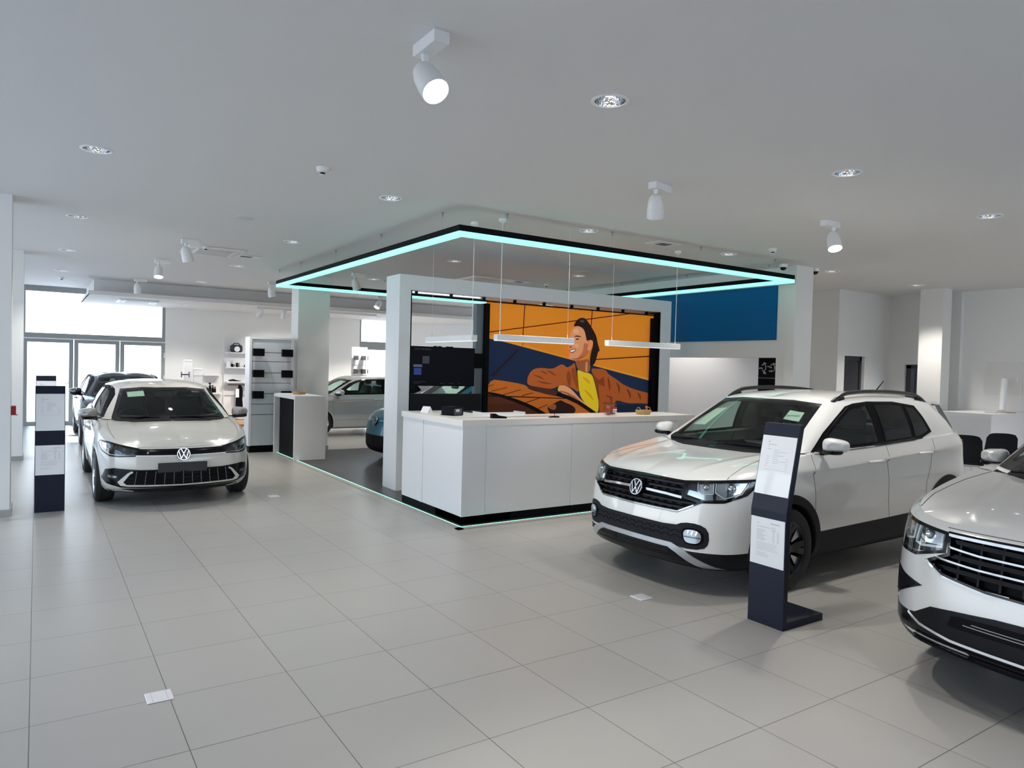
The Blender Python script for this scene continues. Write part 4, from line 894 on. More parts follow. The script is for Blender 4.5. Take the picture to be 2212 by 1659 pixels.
    # -- projection helpers: 2-D outline in a view -> 3-D point on the shell
    VIEWS = {'side': (lambda a, b, sd: ((a, 2.0*sd, b), (0, -sd, 0))), 'front': (lambda a, b, sd: ((-1.5, a, b), (1, 0, 0))),
             'rear': (lambda a, b, sd: ((8.0, a, b), (-1, 0, 0))), 'top': (lambda a, b, sd: ((a, b, 3.0), (0, 0, -1)))}
    def ray(s, view, a, b, sd=1):
        if isinstance(view, tuple):             # ('ang', degrees): horizontal direction between front (0) and side (90)
            th = math.radians(view[1]); d = Vector((math.cos(th), -sd*math.sin(th), 0)); r = Vector((math.sin(th), sd*math.cos(th), 0))
            o = Vector((0, 0, b))+r*a-d*5
        else:
            o, d = s.VIEWS[view](a, b, sd); o, d = Vector(o), Vector(d)
        h = s.bvh.ray_cast(o, d)
        if h[0] is None:
            nr_ = s.bvh.find_nearest(o+d*(2.0 if view == 'side' else 1.5)); return nr_[0], d
        return h[0], d
    def flat(s, view, p, sd=1):
        """3-D point -> 2-D coords of a view"""
        if isinstance(view, tuple):
            th = math.radians(view[1]); return (p[0]*math.sin(th)+sd*p[1]*math.cos(th), p[2])
        return {'side': (p[0], p[2]), 'front': (p[1], p[2]), 'rear': (p[1], p[2]), 'top': (p[0], p[1])}[view]
    def cut(s, view, poly, sd=1, where=None):
        lo = np.array(poly).min(0); hi = np.array(poly).max(0)
        C = s.cent; m_ = s.keep.copy()
        if not isinstance(view, tuple):
            ia, ib = {'side': (0, 2), 'front': (1, 2), 'rear': (1, 2), 'top': (0, 1)}[view]
            m_ &= (C[:, ia] >= lo[0]) & (C[:, ia] <= hi[0]) & (C[:, ib] >= lo[1]) & (C[:, ib] <= hi[1])
        else: m_ &= (C[:, 2] >= lo[1]) & (C[:, 2] <= hi[1]) & (C[:, 1]*sd > 0.05)
        for i in np.nonzero(m_)[0]:
            c = s.cent[i]
            if view == 'side' and c[1]*sd < 0.3: continue
            if view == 'front' and c[0] > s.P['L']*0.6: continue
            if view == 'rear' and c[0] < s.P['L']*0.5: continue
            if where and s.M[i] not in where: continue
            if isinstance(view, tuple) and (c[1]*sd < 0.05 or (view[1] < 90 and c[0] > 1.2) or (view[1] >= 90 and c[0] < s.P['L']*0.6)): continue
            a, b = s.flat(view, c, sd)
            if lo[0] <= a <= hi[0] and lo[1] <= b <= hi[1] and inside(poly, a, b):
                if isinstance(view, tuple) and (s.ray(view, a, b, sd)[0]-Vector(c)).length > 0.08: continue
                s.keep[i] = False
    def patch(s, view, poly, off=0.002, thick=0.012, sd=1, step=0.035, hole=None, grid=True, depth=0.0):
        """skin patch following the shell, raised by off and thick deep; hole = inner outline left open; depth pushes it inwards"""
        bd = resample(poly, step); ed = [(i, (i+1) % len(bd)) for i in range(len(bd))]; pts = list(bd)
        holes = [] if not hole else (hole if isinstance(hole[0], list) else [hole])
        for hl in holes:
            hb = resample(hl, step); o = len(pts); pts += hb; ed += [(o+i, o+(i+1) % len(hb)) for i in range(len(hb))]
        hin = [inset(hl, -step*0.4) for hl in holes]
        if grid:
            lo = np.array(bd).min(0); hi = np.array(bd).max(0); small = inset(bd, step*0.4)
            for a in np.arange(lo[0]+step/2, hi[0], step):
                for b in np.arange(lo[1]+step/2, hi[1], step):
                    if inside(small, a, b) and not any(inside(hl, a, b) for hl in hin): pts.append((a, b))
        v2, e2, f2, *_ = delaunay_2d_cdt([Vector(p) for p in pts], ed, [], 0, 1e-6)
        tri = []
        for f in f2:
            c = sum((v2[i] for i in f), Vector((0, 0)))/len(f)
            if inside(poly, c.x, c.y) and not any(inside(hl, c.x, c.y) for hl in holes): tri.append(tuple(f))
        up = []; dn = []
        for p in v2:
            q, d = s.ray(view, p.x, p.y, sd); up.append(q-d*(off-depth)); dn.append(q+d*(thick-off+depth))
        n = len(up); F = []
        a, b = up[tri[0][0]], None
        cnt = {}
        for f in tri:
            for i in range(len(f)): e_ = (f[i], f[(i+1) % len(f)]); cnt[e_] = 1
        for f in tri: F.append(f); F.append(tuple(n+i for i in f[::-1]))
        for (i, j) in cnt:
            if (j, i) not in cnt: F.append((j, i, n+i, n+j))
        m = MB(); m.add([tuple(p) for p in up]+[tuple(p) for p in dn], F); return m
    def strip(s, view, line, width=0.006, off=0.001, thick=0.006, sd=1, step=0.03, closed=False):
        ln = resample(line, step, closed); n = len(ln); P3 = []; D = None
        for a, b in ln:
            q, D = s.ray(view, a, b, sd); P3.append(q)
        L_ = []; R_ = []
        for i in range(n):
            t = (P3[(i+1) % n]-P3[i-1]) if closed else (P3[min(i+1, n-1)]-P3[max(i-1, 0)])
            sdv = t.cross(D); sdv = sdv.normalized()*width/2 if sdv.length > 1e-9 else Vector((0, 0, width/2)); L_.append(P3[i]+sdv); R_.append(P3[i]-sdv)
        m = MB(); vs = []
        for l, r in zip(L_, R_): vs += [l-D*off, r-D*off, r+D*(thick-off), l+D*(thick-off)]
        fs = []
        for i in range(n if closed else n-1):
            j = (i+1) % n
            for k in range(4): fs.append((i*4+k, i*4+(k+1) % 4, j*4+(k+1) % 4, j*4+k))
        if not closed: fs += [(0, 1, 2, 3), (4*n-1, 4*n-2, 4*n-3, 4*n-4)]
        m.add([tuple(p) for p in vs], fs); return m
    def arches(s, wheels, R):
        for (wx, wz) in wheels:
            d = np.hypot(s.V[:, 0]-wx, s.V[:, 2]-wz); near = (np.abs(s.V[:, 1]) > 0.5) & (d > R-0.03) & (d < R+0.015)
            for i in np.nonzero(near)[0]:
                k = R/d[i]; s.V[i, 0] = wx+(s.V[i, 0]-wx)*k; s.V[i, 2] = wz+(s.V[i, 2]-wz)*k
            dc = np.hypot(s.cent[:, 0]-wx, s.cent[:, 2]-wz)
            s.keep &= ~((np.abs(s.cent[:, 1]) > 0.5) & (dc < R-0.004) & (s.cent[:, 2] < wz+R))
    def emit(s, root, name, mats, sel, smooth=32, parent=None):
        idx = [i for i in range(len(s.F)) if s.keep[i] and sel(i)]
        if not idx: return None
        used = sorted({v for i in idx for v in s.F[i]}); mp_ = {v: k for k, v in enumerate(used)}
        m = MB(); m.add([tuple(s.V[v]) for v in used], [[mp_[v] for v in s.F[i]] for i in idx])
        o = m.build(name, mats, parent or root); bm = bmesh.new(); bm.from_mesh(o.data)
        bmesh.ops.remove_doubles(bm, verts=bm.verts[:], dist=0.0006); bmesh.ops.dissolve_degenerate(bm, edges=bm.edges[:], dist=0.0003)
        bmesh.ops.recalc_face_normals(bm, faces=bm.faces[:]); bm.to_mesh(o.data); bm.free()
        o.data.polygons.foreach_set('use_smooth', [True]*len(o.data.polygons)); o.data.set_sharp_from_angle(angle=math.radians(smooth)); return o

M_rubber = mat('tyre_rubber', (0.012, 0.012, 0.013), 0.65); M_plast = mat('black_grained_plastic', (0.009, 0.010, 0.014), 0.55, spec=0.22)
M_seam = mat('panel_gap', (0.03, 0.03, 0.03), 0.8); M_inside = mat('cabin_dark', (0.025, 0.026, 0.028), 0.6); M_seat = mat('seat_cloth', (0.03, 0.031, 0.034), 0.8)
M_cglass = glass_mat('car_glass', (0.80, 0.88, 0.85), 0.9); M_cglassd = glass_mat('car_glass_dark', (0.22, 0.24, 0.24), 0.9)
M_lampglass = glass_mat('headlamp_lens', (0.95, 0.97, 0.98), 2.2); M_under = mat('underbody', (0.008, 0.008, 0.008), 0.8)
M_alloy = mat('wheel_alloy', (0.62, 0.63, 0.64), 0.25, 0.9); M_darkalloy = mat('wheel_black', (0.015, 0.015, 0.017), 0.25)
M_reflector = mat('lamp_reflector', (0.75, 0.77, 0.80), 0.12, 0.9); M_lampdark = mat('lamp_housing_dark', (0.02, 0.021, 0.024), 0.25)
M_drl = mat('lamp_light_guide', (0.85, 0.88, 0.92), 0.2, coat=0.5); M_amber = mat('amber_lamp', (0.7, 0.25, 0.03), 0.3); M_redlamp = mat('tail_lamp_red', (0.12, 0.01, 0.015), 0.15, coat=0.6)
M_black_plate = mat('plate_black', (0.012, 0.013, 0.018), 0.4)

def wheel(root, x, y, r, rim_r, width, style, sd):
    """sd = +1 on the car's right (outer face towards +y)"""
    o_ = Vector((x, y, r)); hw = width/2; sh = r-0.012
    prof = [(rim_r-0.012, -hw*0.80), (rim_r+0.008, -hw*0.98), (rim_r+(r-rim_r)*.5, -hw*1.0), (sh, -hw*.86), (r, -hw*.66), (r, -hw*.3), (r-0.004, -hw*.28), (r-0.004, -hw*.24), (r, -hw*.22), (r, hw*.22), (r-0.004, hw*.24), (r-0.004, hw*.28), (r, hw*.3), (r, hw*.66), (sh, hw*.86), (rim_r+(r-rim_r)*.5, hw*1.0), (rim_r+0.008, hw*.98), (rim_r-0.012, hw*.80)]
    ty = MB().lathe(prof, 48, (0, 0, 0), (0, sd, 0)).build('wheel', M_rubber, root, smooth=35, loc=o_)
    m = MB(); m.lathe([(rim_r+0.004, hw*.90), (rim_r+0.004, hw*.80), (rim_r-0.02, hw*.6), (rim_r-0.03, -hw*.7)], 48, (0, 0, 0), (0, sd, 0)); m.build('rim_barrel', M_darkalloy, ty, smooth=40)
    # spokes
    n, a0, wdt, col, two = style['n'], style.get('a0', 0.0), style['w'], style['mat'], style.get('mat2')
    m = MB(); m.cur = 0; f_out = hw*style.get('face', .62)
    def P(rad, ang, h): return (rad*math.cos(ang), sd*h, rad*math.sin(ang))
    for k in range(n):
        for tw in style.get('twin', (0.0,)):
            A = a0+2*PI*k/n; r0, r1 = 0.05, rim_r-0.004; w0, w1 = wdt*style.get('taper', 1.0), wdt
            c0, c1 = A+tw*style.get('conv', .4), A+tw; h0, h1 = f_out+0.012, f_out+0.03
            q = [(r0, c0, w0), ((r0+r1)/2, (c0+c1)/2, (w0+w1)/2), (r1, c1, w1)]; vs = []
            for rr, aa, ww in q:
                d_ = math.atan2(ww/2, rr); hh = h0+(h1-h0)*(rr-r0)/(r1-r0)-0.02*math.sin(PI*(rr-r0)/(r1-r0)); vs += [P(rr, aa-d_, hh), P(rr, aa+d_, hh), P(rr, aa+d_*1.25, hh-0.035), P(rr, aa-d_*1.25, hh-0.035)]
            fs = []
            for i in range(2):
                for e_ in range(4): fs.append((i*4+e_, i*4+(e_+1) % 4, (i+1)*4+(e_+1) % 4, (i+1)*4+e_))
            m.add(vs, fs)
    m.lathe([(0.0, f_out+0.02), (0.06, f_out+0.016), (0.075, f_out-0.005), (0.075, f_out-0.05)], 24, (0, 0, 0), (0, sd, 0))
    m.lathe([(rim_r+0.006, hw*.92), (rim_r-0.004, hw*.95), (rim_r-0.014, hw*.86), (rim_r-0.014, hw*.70)], 48, (0, 0, 0), (0, sd, 0))
    fixn(m.build('rim', col, ty, smooth=35))
    if two:
        for k in range(n):
            m = MB(); A = a0+2*PI*(k+.5)/n; r0, r1 = rim_r*.42, rim_r-0.012; vs = []
            for rr, ww in ((r0, 0.012), (r1, wdt*1.5)):
                d_ = math.atan2(ww/2, rr); vs += [P(rr, A-d_, f_out+0.004), P(rr, A+d_, f_out+0.004), P(rr, A+d_, f_out-0.02), P(rr, A-d_, f_out-0.02)]
            m.add(vs, [(0, 1, 5, 4), (1, 2, 6, 5), (2, 3, 7, 6), (3, 0, 4, 7), (0, 3, 2, 1), (4, 5, 6, 7)])
            fixn(m.build('rim_insert', two, ty))
    MB().lathe([(0.0, f_out+0.0225), (0.028, f_out+0.021), (0.03, f_out+0.01)], 20, (0, 0, 0), (0, sd, 0)).build('hub_cap', M_black, ty, smooth=40)
    MB().lathe([(0.0, 0.0), (rim_r*.72, 0.0), (rim_r*.72, -0.02), (0.0, -0.02)], 32, (0, 0, 0), (0, sd, 0)).build('brake_disc', M_steel, ty, smooth=30)
    return ty
def arch_liner(b, root, wx, wz, R):
    n = 24
    for sd in (-1, 1):
        vs = []; m = MB()
        for k in range(n+1):
            a = -0.25+(PI+0.5)*k/n; x, z = wx+(R+0.012)*math.cos(a), wz+(R+0.012)*math.sin(a)
            q, d = b.ray('side', x, z, sd); yo = min(abs(q.y), 1.2)-0.012; vs += [(x, sd*0.48, z), (x, sd*yo, z)]
        m.add(vs, [(2*i, 2*i+1, 2*i+3, 2*i+2) for i in range(n)]); m.add([vs[2*i] for i in range(n+1)], [tuple(range(n+1))])
        m.build('wheel_arch_liner', M_under, root)
def arch_trim(b, root, wx, wz, R, w, mt, off=0.008, a0=-0.2, a1=PI+0.2, name='wheel_arch_trim', sides=(-1, 1)):
    for sd in sides:
        n = 40; vs = []; m = MB()
        for k in range(n+1):
            a = a0+(a1-a0)*k/n; row = []
            for rr, oo in ((R-0.012, off-0.018), (R-0.006, off), (R+w*.5, off+0.002), (R+w-0.004, off-0.001), (R+w, -0.004)):
                x, z = wx+rr*math.cos(a), wz+rr*math.sin(a); q, d = b.ray('side', x, max(z, 0.19), sd); row.append((x, q.y+sd*oo if abs(q.y) > .4 else sd*.7, z))
            vs += row
        q5 = 5; fs = [(i*q5+j, i*q5+j+1, (i+1)*q5+j+1, (i+1)*q5+j) for i in range(n) for j in range(q5-1)]
        m.add(vs, fs); fixn(m.build(name, mt, root, smooth=50))
M_badge = mat('badge_silver', (0.55, 0.56, 0.58), 0.2, 1.0)
def emblem(root, loc, R, tilt=0.0, ring=M_badge, backm=M_blackg):
    """round badge: ring with a V over a W, facing the front (-x)"""
    bk = MB().lathe([(0, 0), (R*.98, 0), (R, 0.008), (R*.97, 0.014), (0, 0.017)], 40, (0, 0, 0), (-1, 0, 0)).build('emblem', backm, root, smooth=40, loc=loc); bk.rotation_euler = (0, tilt, 0)
    MB().lathe([(R*.84, 0.014), (R*.86, 0.022), (R*.95, 0.022), (R*.98, 0.013)], 48, (0, 0, 0), (-1, 0, 0)).build('emblem_ring', ring, bk, smooth=40)
    def stroke(pts, w, lab):
        m = MB()
        for a, c in zip(pts[:-1], pts[1:]):
            a, c = np.array(a)*R, np.array(c)*R; t = (c-a)/np.linalg.norm(c-a); n = np.array([-t[1], t[0]])*w*R/2
            q = [a+n-t*w*R*.2, a-n-t*w*R*.2, c-n+t*w*R*.2, c+n+t*w*R*.2]; m.prism([(-p[0], p[1]) for p in q], -0.022, -0.012, 'x')
        m.build(lab, ring, bk)
    stroke([(-.36, .74), (0, .06), (.36, .74)], .13, 'emblem_letter'); stroke([(-.72, .50), (-.36, -.70), (0, -.02), (.36, -.70), (.72, .50)], .13, 'emblem_letter')
    return bk
def mirror(root, x, y, z, sd, paint, base=M_blackg, s=1.0):
    """door mirror: housing tapering towards the front and the tip, black foot, glass to the rear"""
    prof = [(-0.115, .10), (-0.105, .45), (-0.080, .74), (-0.04, .93), (0.01, 1.0), (0.05, .97), (0.058, .92)]
    m = MB(); n = 32; vs = []; W2, H2 = 0.112*s, 0.068*s
    for dx, k in prof:
        for i in range(n):
            a = 2*PI*i/n; e = .60; cy = math.copysign(abs(math.cos(a))**e, math.cos(a)); cz = math.copysign(abs(math.sin(a))**e, math.sin(a))
            hz = H2*(1-.20*cy)                 # lower towards the tip
            vs.append((dx*s+0.035*s*max(0, cy)*(1 if dx < 0.04 else .3), sd*cy*W2*k, cz*hz*k+0.012*s*(1-k)))
    m.add(vs, [(i*n+k, i*n+(k+1) % n, (i+1)*n+(k+1) % n, (i+1)*n+k) for i in range(len(prof)-1) for k in range(n)]+[tuple(range(n))[::-1]])
    h = fixn(m.build('mirror', paint, root, smooth=60, loc=(x, y, z)))
    g = [(0.056*s, v[1]*.97, v[2]*.97) for v in vs[-n:]]; MB().add(g, [tuple(range(n))]).build('mirror_glass', M_chrome, h)
    m = MB(); n2 = 20; v2 = []
    for zz, k in ((-.040, 1.0), (-.060, 1.0), (-.074, .86), (-.080, .5)):
        for i in range(n2):
            a = 2*PI*i/n2; v2.append((-.03*s+.082*s*k*math.cos(a), -sd*.01*s+sd*.100*s*k*math.sin(a), zz*s))
    m.add(v2, [(i*n2+k, i*n2+(k+1) % n2, (i+1)*n2+(k+1) % n2, (i+1)*n2+k) for i in range(3) for k in range(n2)]+[tuple(range(3*n2, 4*n2))])
    fixn(m.build('mirror_base', base, h, smooth=40))
    MB().tube([(0.0, -sd*0.05*s, -0.065*s), (0.0, -sd*0.13*s, -0.078*s), (0.015, -sd*0.21*s, -0.088*s)], [0.020, 0.022, 0.030], 10).build('mirror_arm', base, h, smooth=50)
    return h
def seat(root, x, y, z, mt=M_seat, w=0.25):
    m = MB(); m.bbox((x-.24, y-w, z), (x+.26, y+w, z+.17), 0.06, 3); o = m.build('seat', mt, root, smooth=50)
    b = MB().bbox((-.065, -w*.95, 0), (.065, w*.95, .58), 0.055, 3).build('backrest', mt, o, smooth=50, loc=(x+.27, y, z+.12)); b.rotation_euler = (0, 0.30, 0)
    h = MB().bbox((-.05, -.125, 0), (.05, .125, .19), 0.045, 3).build('headrest', mt, o, smooth=50, loc=(x+.46, y, z+.70)); h.rotation_euler = (0, 0.12, 0)
    return o
def cabin(root, P, sw=-0.37):
    cx = P['cowl'][0]; sx_ = P.get('seat_x', cx+0.95); zf = P.get('seat_z', 0.50); wd = P.get('half', 0.68)
    m = MB(); m.box((0.9, -wd, 0.24), (P['L']-0.5, wd, 0.34)); m.box((0.75, -wd, 0.24), (0.95, wd, P['dash_z']-.12)); m.box((P['L']-.75, -wd, .3), (P['L']-.6, wd, P['dash_z']-.1)); m.build('cabin_tub', M_under, root)
    for sd in (-1, 1): MB().box((0.9, sd*(wd+.02)-.02, 0.3), (P['L']-.6, sd*(wd+.02)+.02, P['dash_z']-.06)).build('door_card', M_inside, root)
    dz = P['dash_z']; dsh = MB().bbox((cx-.12, -wd, dz-.42), (cx+.50, wd, dz-.05), 0.07, 3).build('dashboard', M_inside, root, smooth=50)
    MB().bbox((cx+.40, -.13, dz-.10), (cx+.46, .13, dz+.035), 0.01, 2).build('display', M_blackg, dsh, smooth=40)
    pts = [(0.0, 0.185*math.cos(2*PI*k/28), 0.185*math.sin(2*PI*k/28)) for k in range(28)]
    st = MB().tube(pts, 0.016, 8, closed=True); st.bbox((-.02, -.07, -.05), (.02, .07, .05), .015, 2); st.box((-.008, -.18, -.012), (.008, .18, .012))
    o = st.build('steering_wheel', M_inside, root, smooth=50, loc=(cx+.62, sw, dz-.06)); o.rotation_euler = (0, -0.42, 0)
    for y in (-.36, .36): seat(root, sx_, y, zf)
    m = MB(); m.bbox((sx_+.75, -.6, zf), (sx_+1.25, .6, zf+.16), .05, 2); rb = m.build('rear_bench', M_seat, root, smooth=50); b = MB().bbox((-.06, -.6, 0), (.06, .6, .55), .05, 2).build('backrest', M_seat, rb, smooth=50, loc=(sx_+1.27, 0, zf+.12)); b.rotation_euler = (0, .3, 0)
    for y in (-.36, .36): MB().bbox((sx_+1.40, y-.11, zf+.66), (sx_+1.48, y+.11, zf+.80), .03, 2).build('headrest', M_seat, rb, smooth=50)
    MB().bbox((cx+.62, -.11, P['roof_z']-.20), (cx+.66, .11, P['roof_z']-.135), .02, 2).build('rear_view_mirror', M_black, root, smooth=40)
def handle(b, root, x, z, paint, sides=(-1, 1), w=0.10):
    for sd in sides:
        q, d = b.ray('side', x, z, sd); m = MB(); m.tube([(x-w, q.y, z-.004), (x-w*.75, q.y+sd*.03, z), (x, q.y+sd*.036, z+.002), (x+w*.75, q.y+sd*.03, z+.002), (x+w, q.y, z)], [.012, .014, .015, .014, .012], 10)
        h = m.build('door_handle', paint, root, smooth=50)
def paint_mat(name, color, metal=0.0, rough=0.35): return mat(name, color, rough, metal, coat=1.0, spec=0.5)
# ------------------------------------------------------------------ body tables
NK = 65
def mirp(p): return [(-a, b) for a, b in p][::-1]
P_SUV = dict(L=4.108, nk=NK, plan=[(0,0),(.012,.25),(.035,.42),(.085,.58),(.18,.71),(.32,.80),(.52,.855),(.84,.875),(1.30,.878),(2.2,.878),(3.0,.878),(3.4,.876),(3.75,.855),(3.95,.79),(4.06,.64),(4.10,.35),(4.108,0)],
  profiles=[(0,[(.13,.19),(.055,.225),(.015,.28),(0,.345),(0,.50),(.02,.62),(.05,.75),(.09,.855),(.145,.885)]),
            (2.6,[(.13,.19),(.055,.225),(.015,.28),(0,.345),(0,.50),(.012,.62),(.04,.75),(.075,.86),(.12,.89)]),
            (4.2,[(.12,.19),(.05,.225),(.015,.28),(0,.345),(0,.50),(.006,.63),(.025,.76),(.055,.87),(.10,.91)]),
            (6,[(.10,.19),(.05,.23),(.02,.29),(.004,.36),(0,.52),(.002,.66),(.012,.80),(.03,.91),(.085,.965)]),
            (7,[(.10,.19),(.045,.23),(.02,.30),(.006,.42),(0,.56),(.002,.70),(.010,.83),(.024,.94),(.08,1.015)]),
            (8,[(.12,.19),(.05,.24),(.025,.32),(.012,.43),(.004,.60),(.006,.78),(.028,.918),(.004,.942),(.062,1.075)]),
            (9,[(.12,.19),(.05,.24),(.025,.32),(.012,.445),(.006,.62),(.010,.80),(.034,.950),(.006,.974),(.052,1.10)]),
            (10,[(.12,.19),(.05,.24),(.025,.32),(.012,.455),(.006,.64),(.010,.82),(.034,.985),(.006,1.010),(.052,1.13)]),
            (11.2,[(.12,.20),(.05,.25),(.025,.32),(.01,.46),(0,.62),(.002,.78),(.014,.96),(.006,1.03),(.055,1.15)]),
            (12.3,[(.12,.22),(.05,.27),(.02,.34),(.004,.46),(0,.60),(.01,.76),(.025,.93),(.03,1.05),(.09,1.16)]),
            (13.5,[(.14,.24),(.07,.29),(.02,.36),(0,.46),(.004,.62),(.04,.77),(.055,.94),(.065,1.05),(.11,1.15)]),
            (16,[(.16,.24),(.07,.29),(.02,.36),(0,.46),(.01,.62),(.06,.77),(.065,.94),(.07,1.05),(.12,1.15)])],
  cowl=(1.14,.97), bonnet=[(.145,.885),(.25,.935),(.5,.985),(.8,1.025),(.97,1.045)], crown=2.6, ridges=[(.36,.56,.012,.03)],
  glass=[((.97,0,1.03),(1.72,0,1.49),.03),((1.0,.35,1.035),(1.735,.30,1.487),.03),((1.07,.58,1.05),(1.775,.47,1.475),.02),((1.11,.695,1.06),(1.80,.545,1.468),.012),((1.19,.765,1.07),(1.87,.595,1.468),.012),
         ((1.7,.795,1.085),(2.1,.628,1.49),.02),((2.4,.805,1.10),(2.45,.637,1.505),.022),((3.0,.80,1.12),(2.95,.634,1.498),.022),((3.5,.78,1.14),(3.42,.605,1.465),.02),((3.82,.73,1.14),(3.66,.56,1.43),.02),((3.96,.60,1.135),(3.77,.47,1.43),.02),((4.02,.3,1.13),(3.81,.25,1.44),.02),((4.03,0,1.13),(3.82,0,1.445),.02)],
  roof=[(1.72,1.49),(2.1,1.54),(2.6,1.56),(3.2,1.54),(3.82,1.445)], dash_z=1.06, roof_z=1.50)
def hatch(L=4.074, hw=.872, dz=0.0):
    k = hw/.872; f = L/4.074
    return dict(L=L, nk=NK, plan=[(0,0),(.02,.25*k),(.055,.42*k),(.12,.58*k),(.22,.70*k),(.36,.785*k),(.55,.842*k),(.81,.868*k),(1.25,.872*k),(2.1*f,.87*k),(2.9*f,.87*k),(3.36*f,.868*k),(3.7*f,.84*k),(3.9*f,.77*k),(4.02*f,.62*k),(4.066*f,.35*k),(L,0)],
      profiles=[(0,[(.16,.17),(.07,.20),(.02,.245),(0,.30),(0,.42),(.004,.53),(.02,.62),(.055,.685),(.11,.715)]),
            (2.6,[(.15,.17),(.07,.20),(.02,.245),(0,.30),(0,.42),(.004,.53),(.02,.62),(.05,.69),(.10,.73)]),
            (4.2,[(.12,.17),(.06,.20),(.02,.25),(0,.31),(0,.43),(.004,.54),(.015,.65),(.045,.725),(.095,.77)]),
            (6,[(.10,.17),(.05,.20),(.02,.26),(.006,.34),(0,.46),(.002,.58),(.012,.71),(.035,.80),(.09,.86)]),
            (7,[(.10,.17),(.05,.20),(.022,.27),(.008,.36),(0,.48),(.002,.62),(.010,.75),(.03,.845),(.085,.91)]),
            (8,[(.12,.17),(.05,.21),(.03,.28),(.018,.37),(.006,.52),(.008,.68),(.018,.80),(.010,.85),(.066,.965)]),
            (9,[(.12,.17),(.05,.21),(.03,.28),(.02,.37),(.006,.54),(.010,.70),(.022,.825),(.010,.87),(.056,.985)]),
            (10,[(.12,.17),(.05,.21),(.03,.28),(.02,.37),(.006,.54),(.010,.70),(.022,.84),(.010,.885),(.056,1.0)]),
            (11.2,[(.12,.18),(.05,.22),(.025,.29),(.01,.38),(0,.54),(.002,.70),(.012,.84),(.01,.90),(.06,1.01)]),
            (12.3,[(.12,.20),(.05,.25),(.02,.31),(.004,.40),(0,.54),(.01,.70),(.025,.83),(.03,.91),(.09,1.02)]),
            (13.5,[(.14,.22),(.07,.27),(.02,.33),(0,.42),(.004,.56),(.04,.70),(.055,.83),(.065,.91),(.11,1.01)]),
            (16,[(.16,.22),(.07,.27),(.02,.33),(0,.42),(.01,.56),(.06,.70),(.065,.83),(.07,.91),(.12,1.01)])],
      cowl=(1.12,.93), bonnet=[(.11,.715),(.25,.79),(.5,.865),(.75,.925),(.93,.955)], crown=2.4, ridges=[(.40,.52,.009,.03)],
      glass=[((.93,0,.945),(1.68,0,1.372),.035),((.96,.35,.95),(1.70,.30,1.368),.035),((1.03,.58,.955),(1.75,.47,1.355),.025),((1.10,.685,.962),(1.82,.54,1.335),.012),((1.2,.755,.965),(1.92,.585,1.335),.012),
         ((1.65,.785,.97),(2.1,.615,1.35),.02),((2.3*f,.795,.98),(2.4*f,.625,1.365),.022),((2.9*f,.79,.995),(2.85*f,.62,1.355),.022),((3.4*f,.765,1.0),(3.3*f,.59,1.325),.02),((3.74*f,.71,1.0),(3.58*f,.54,1.29),.02),((3.89*f,.58,.995),(3.68*f,.45,1.29),.02),((3.95*f,.3,.99),(3.72*f,.25,1.30),.02),((3.96*f,0,.99),(3.73*f,0,1.305),.02)],
      roof=[(1.68,1.372),(2.0,1.425),(2.4*f,1.443),(3.0*f,1.41),(3.73*f,1.305)], dash_z=.965, roof_z=1.38)
P_HATCH = hatch()
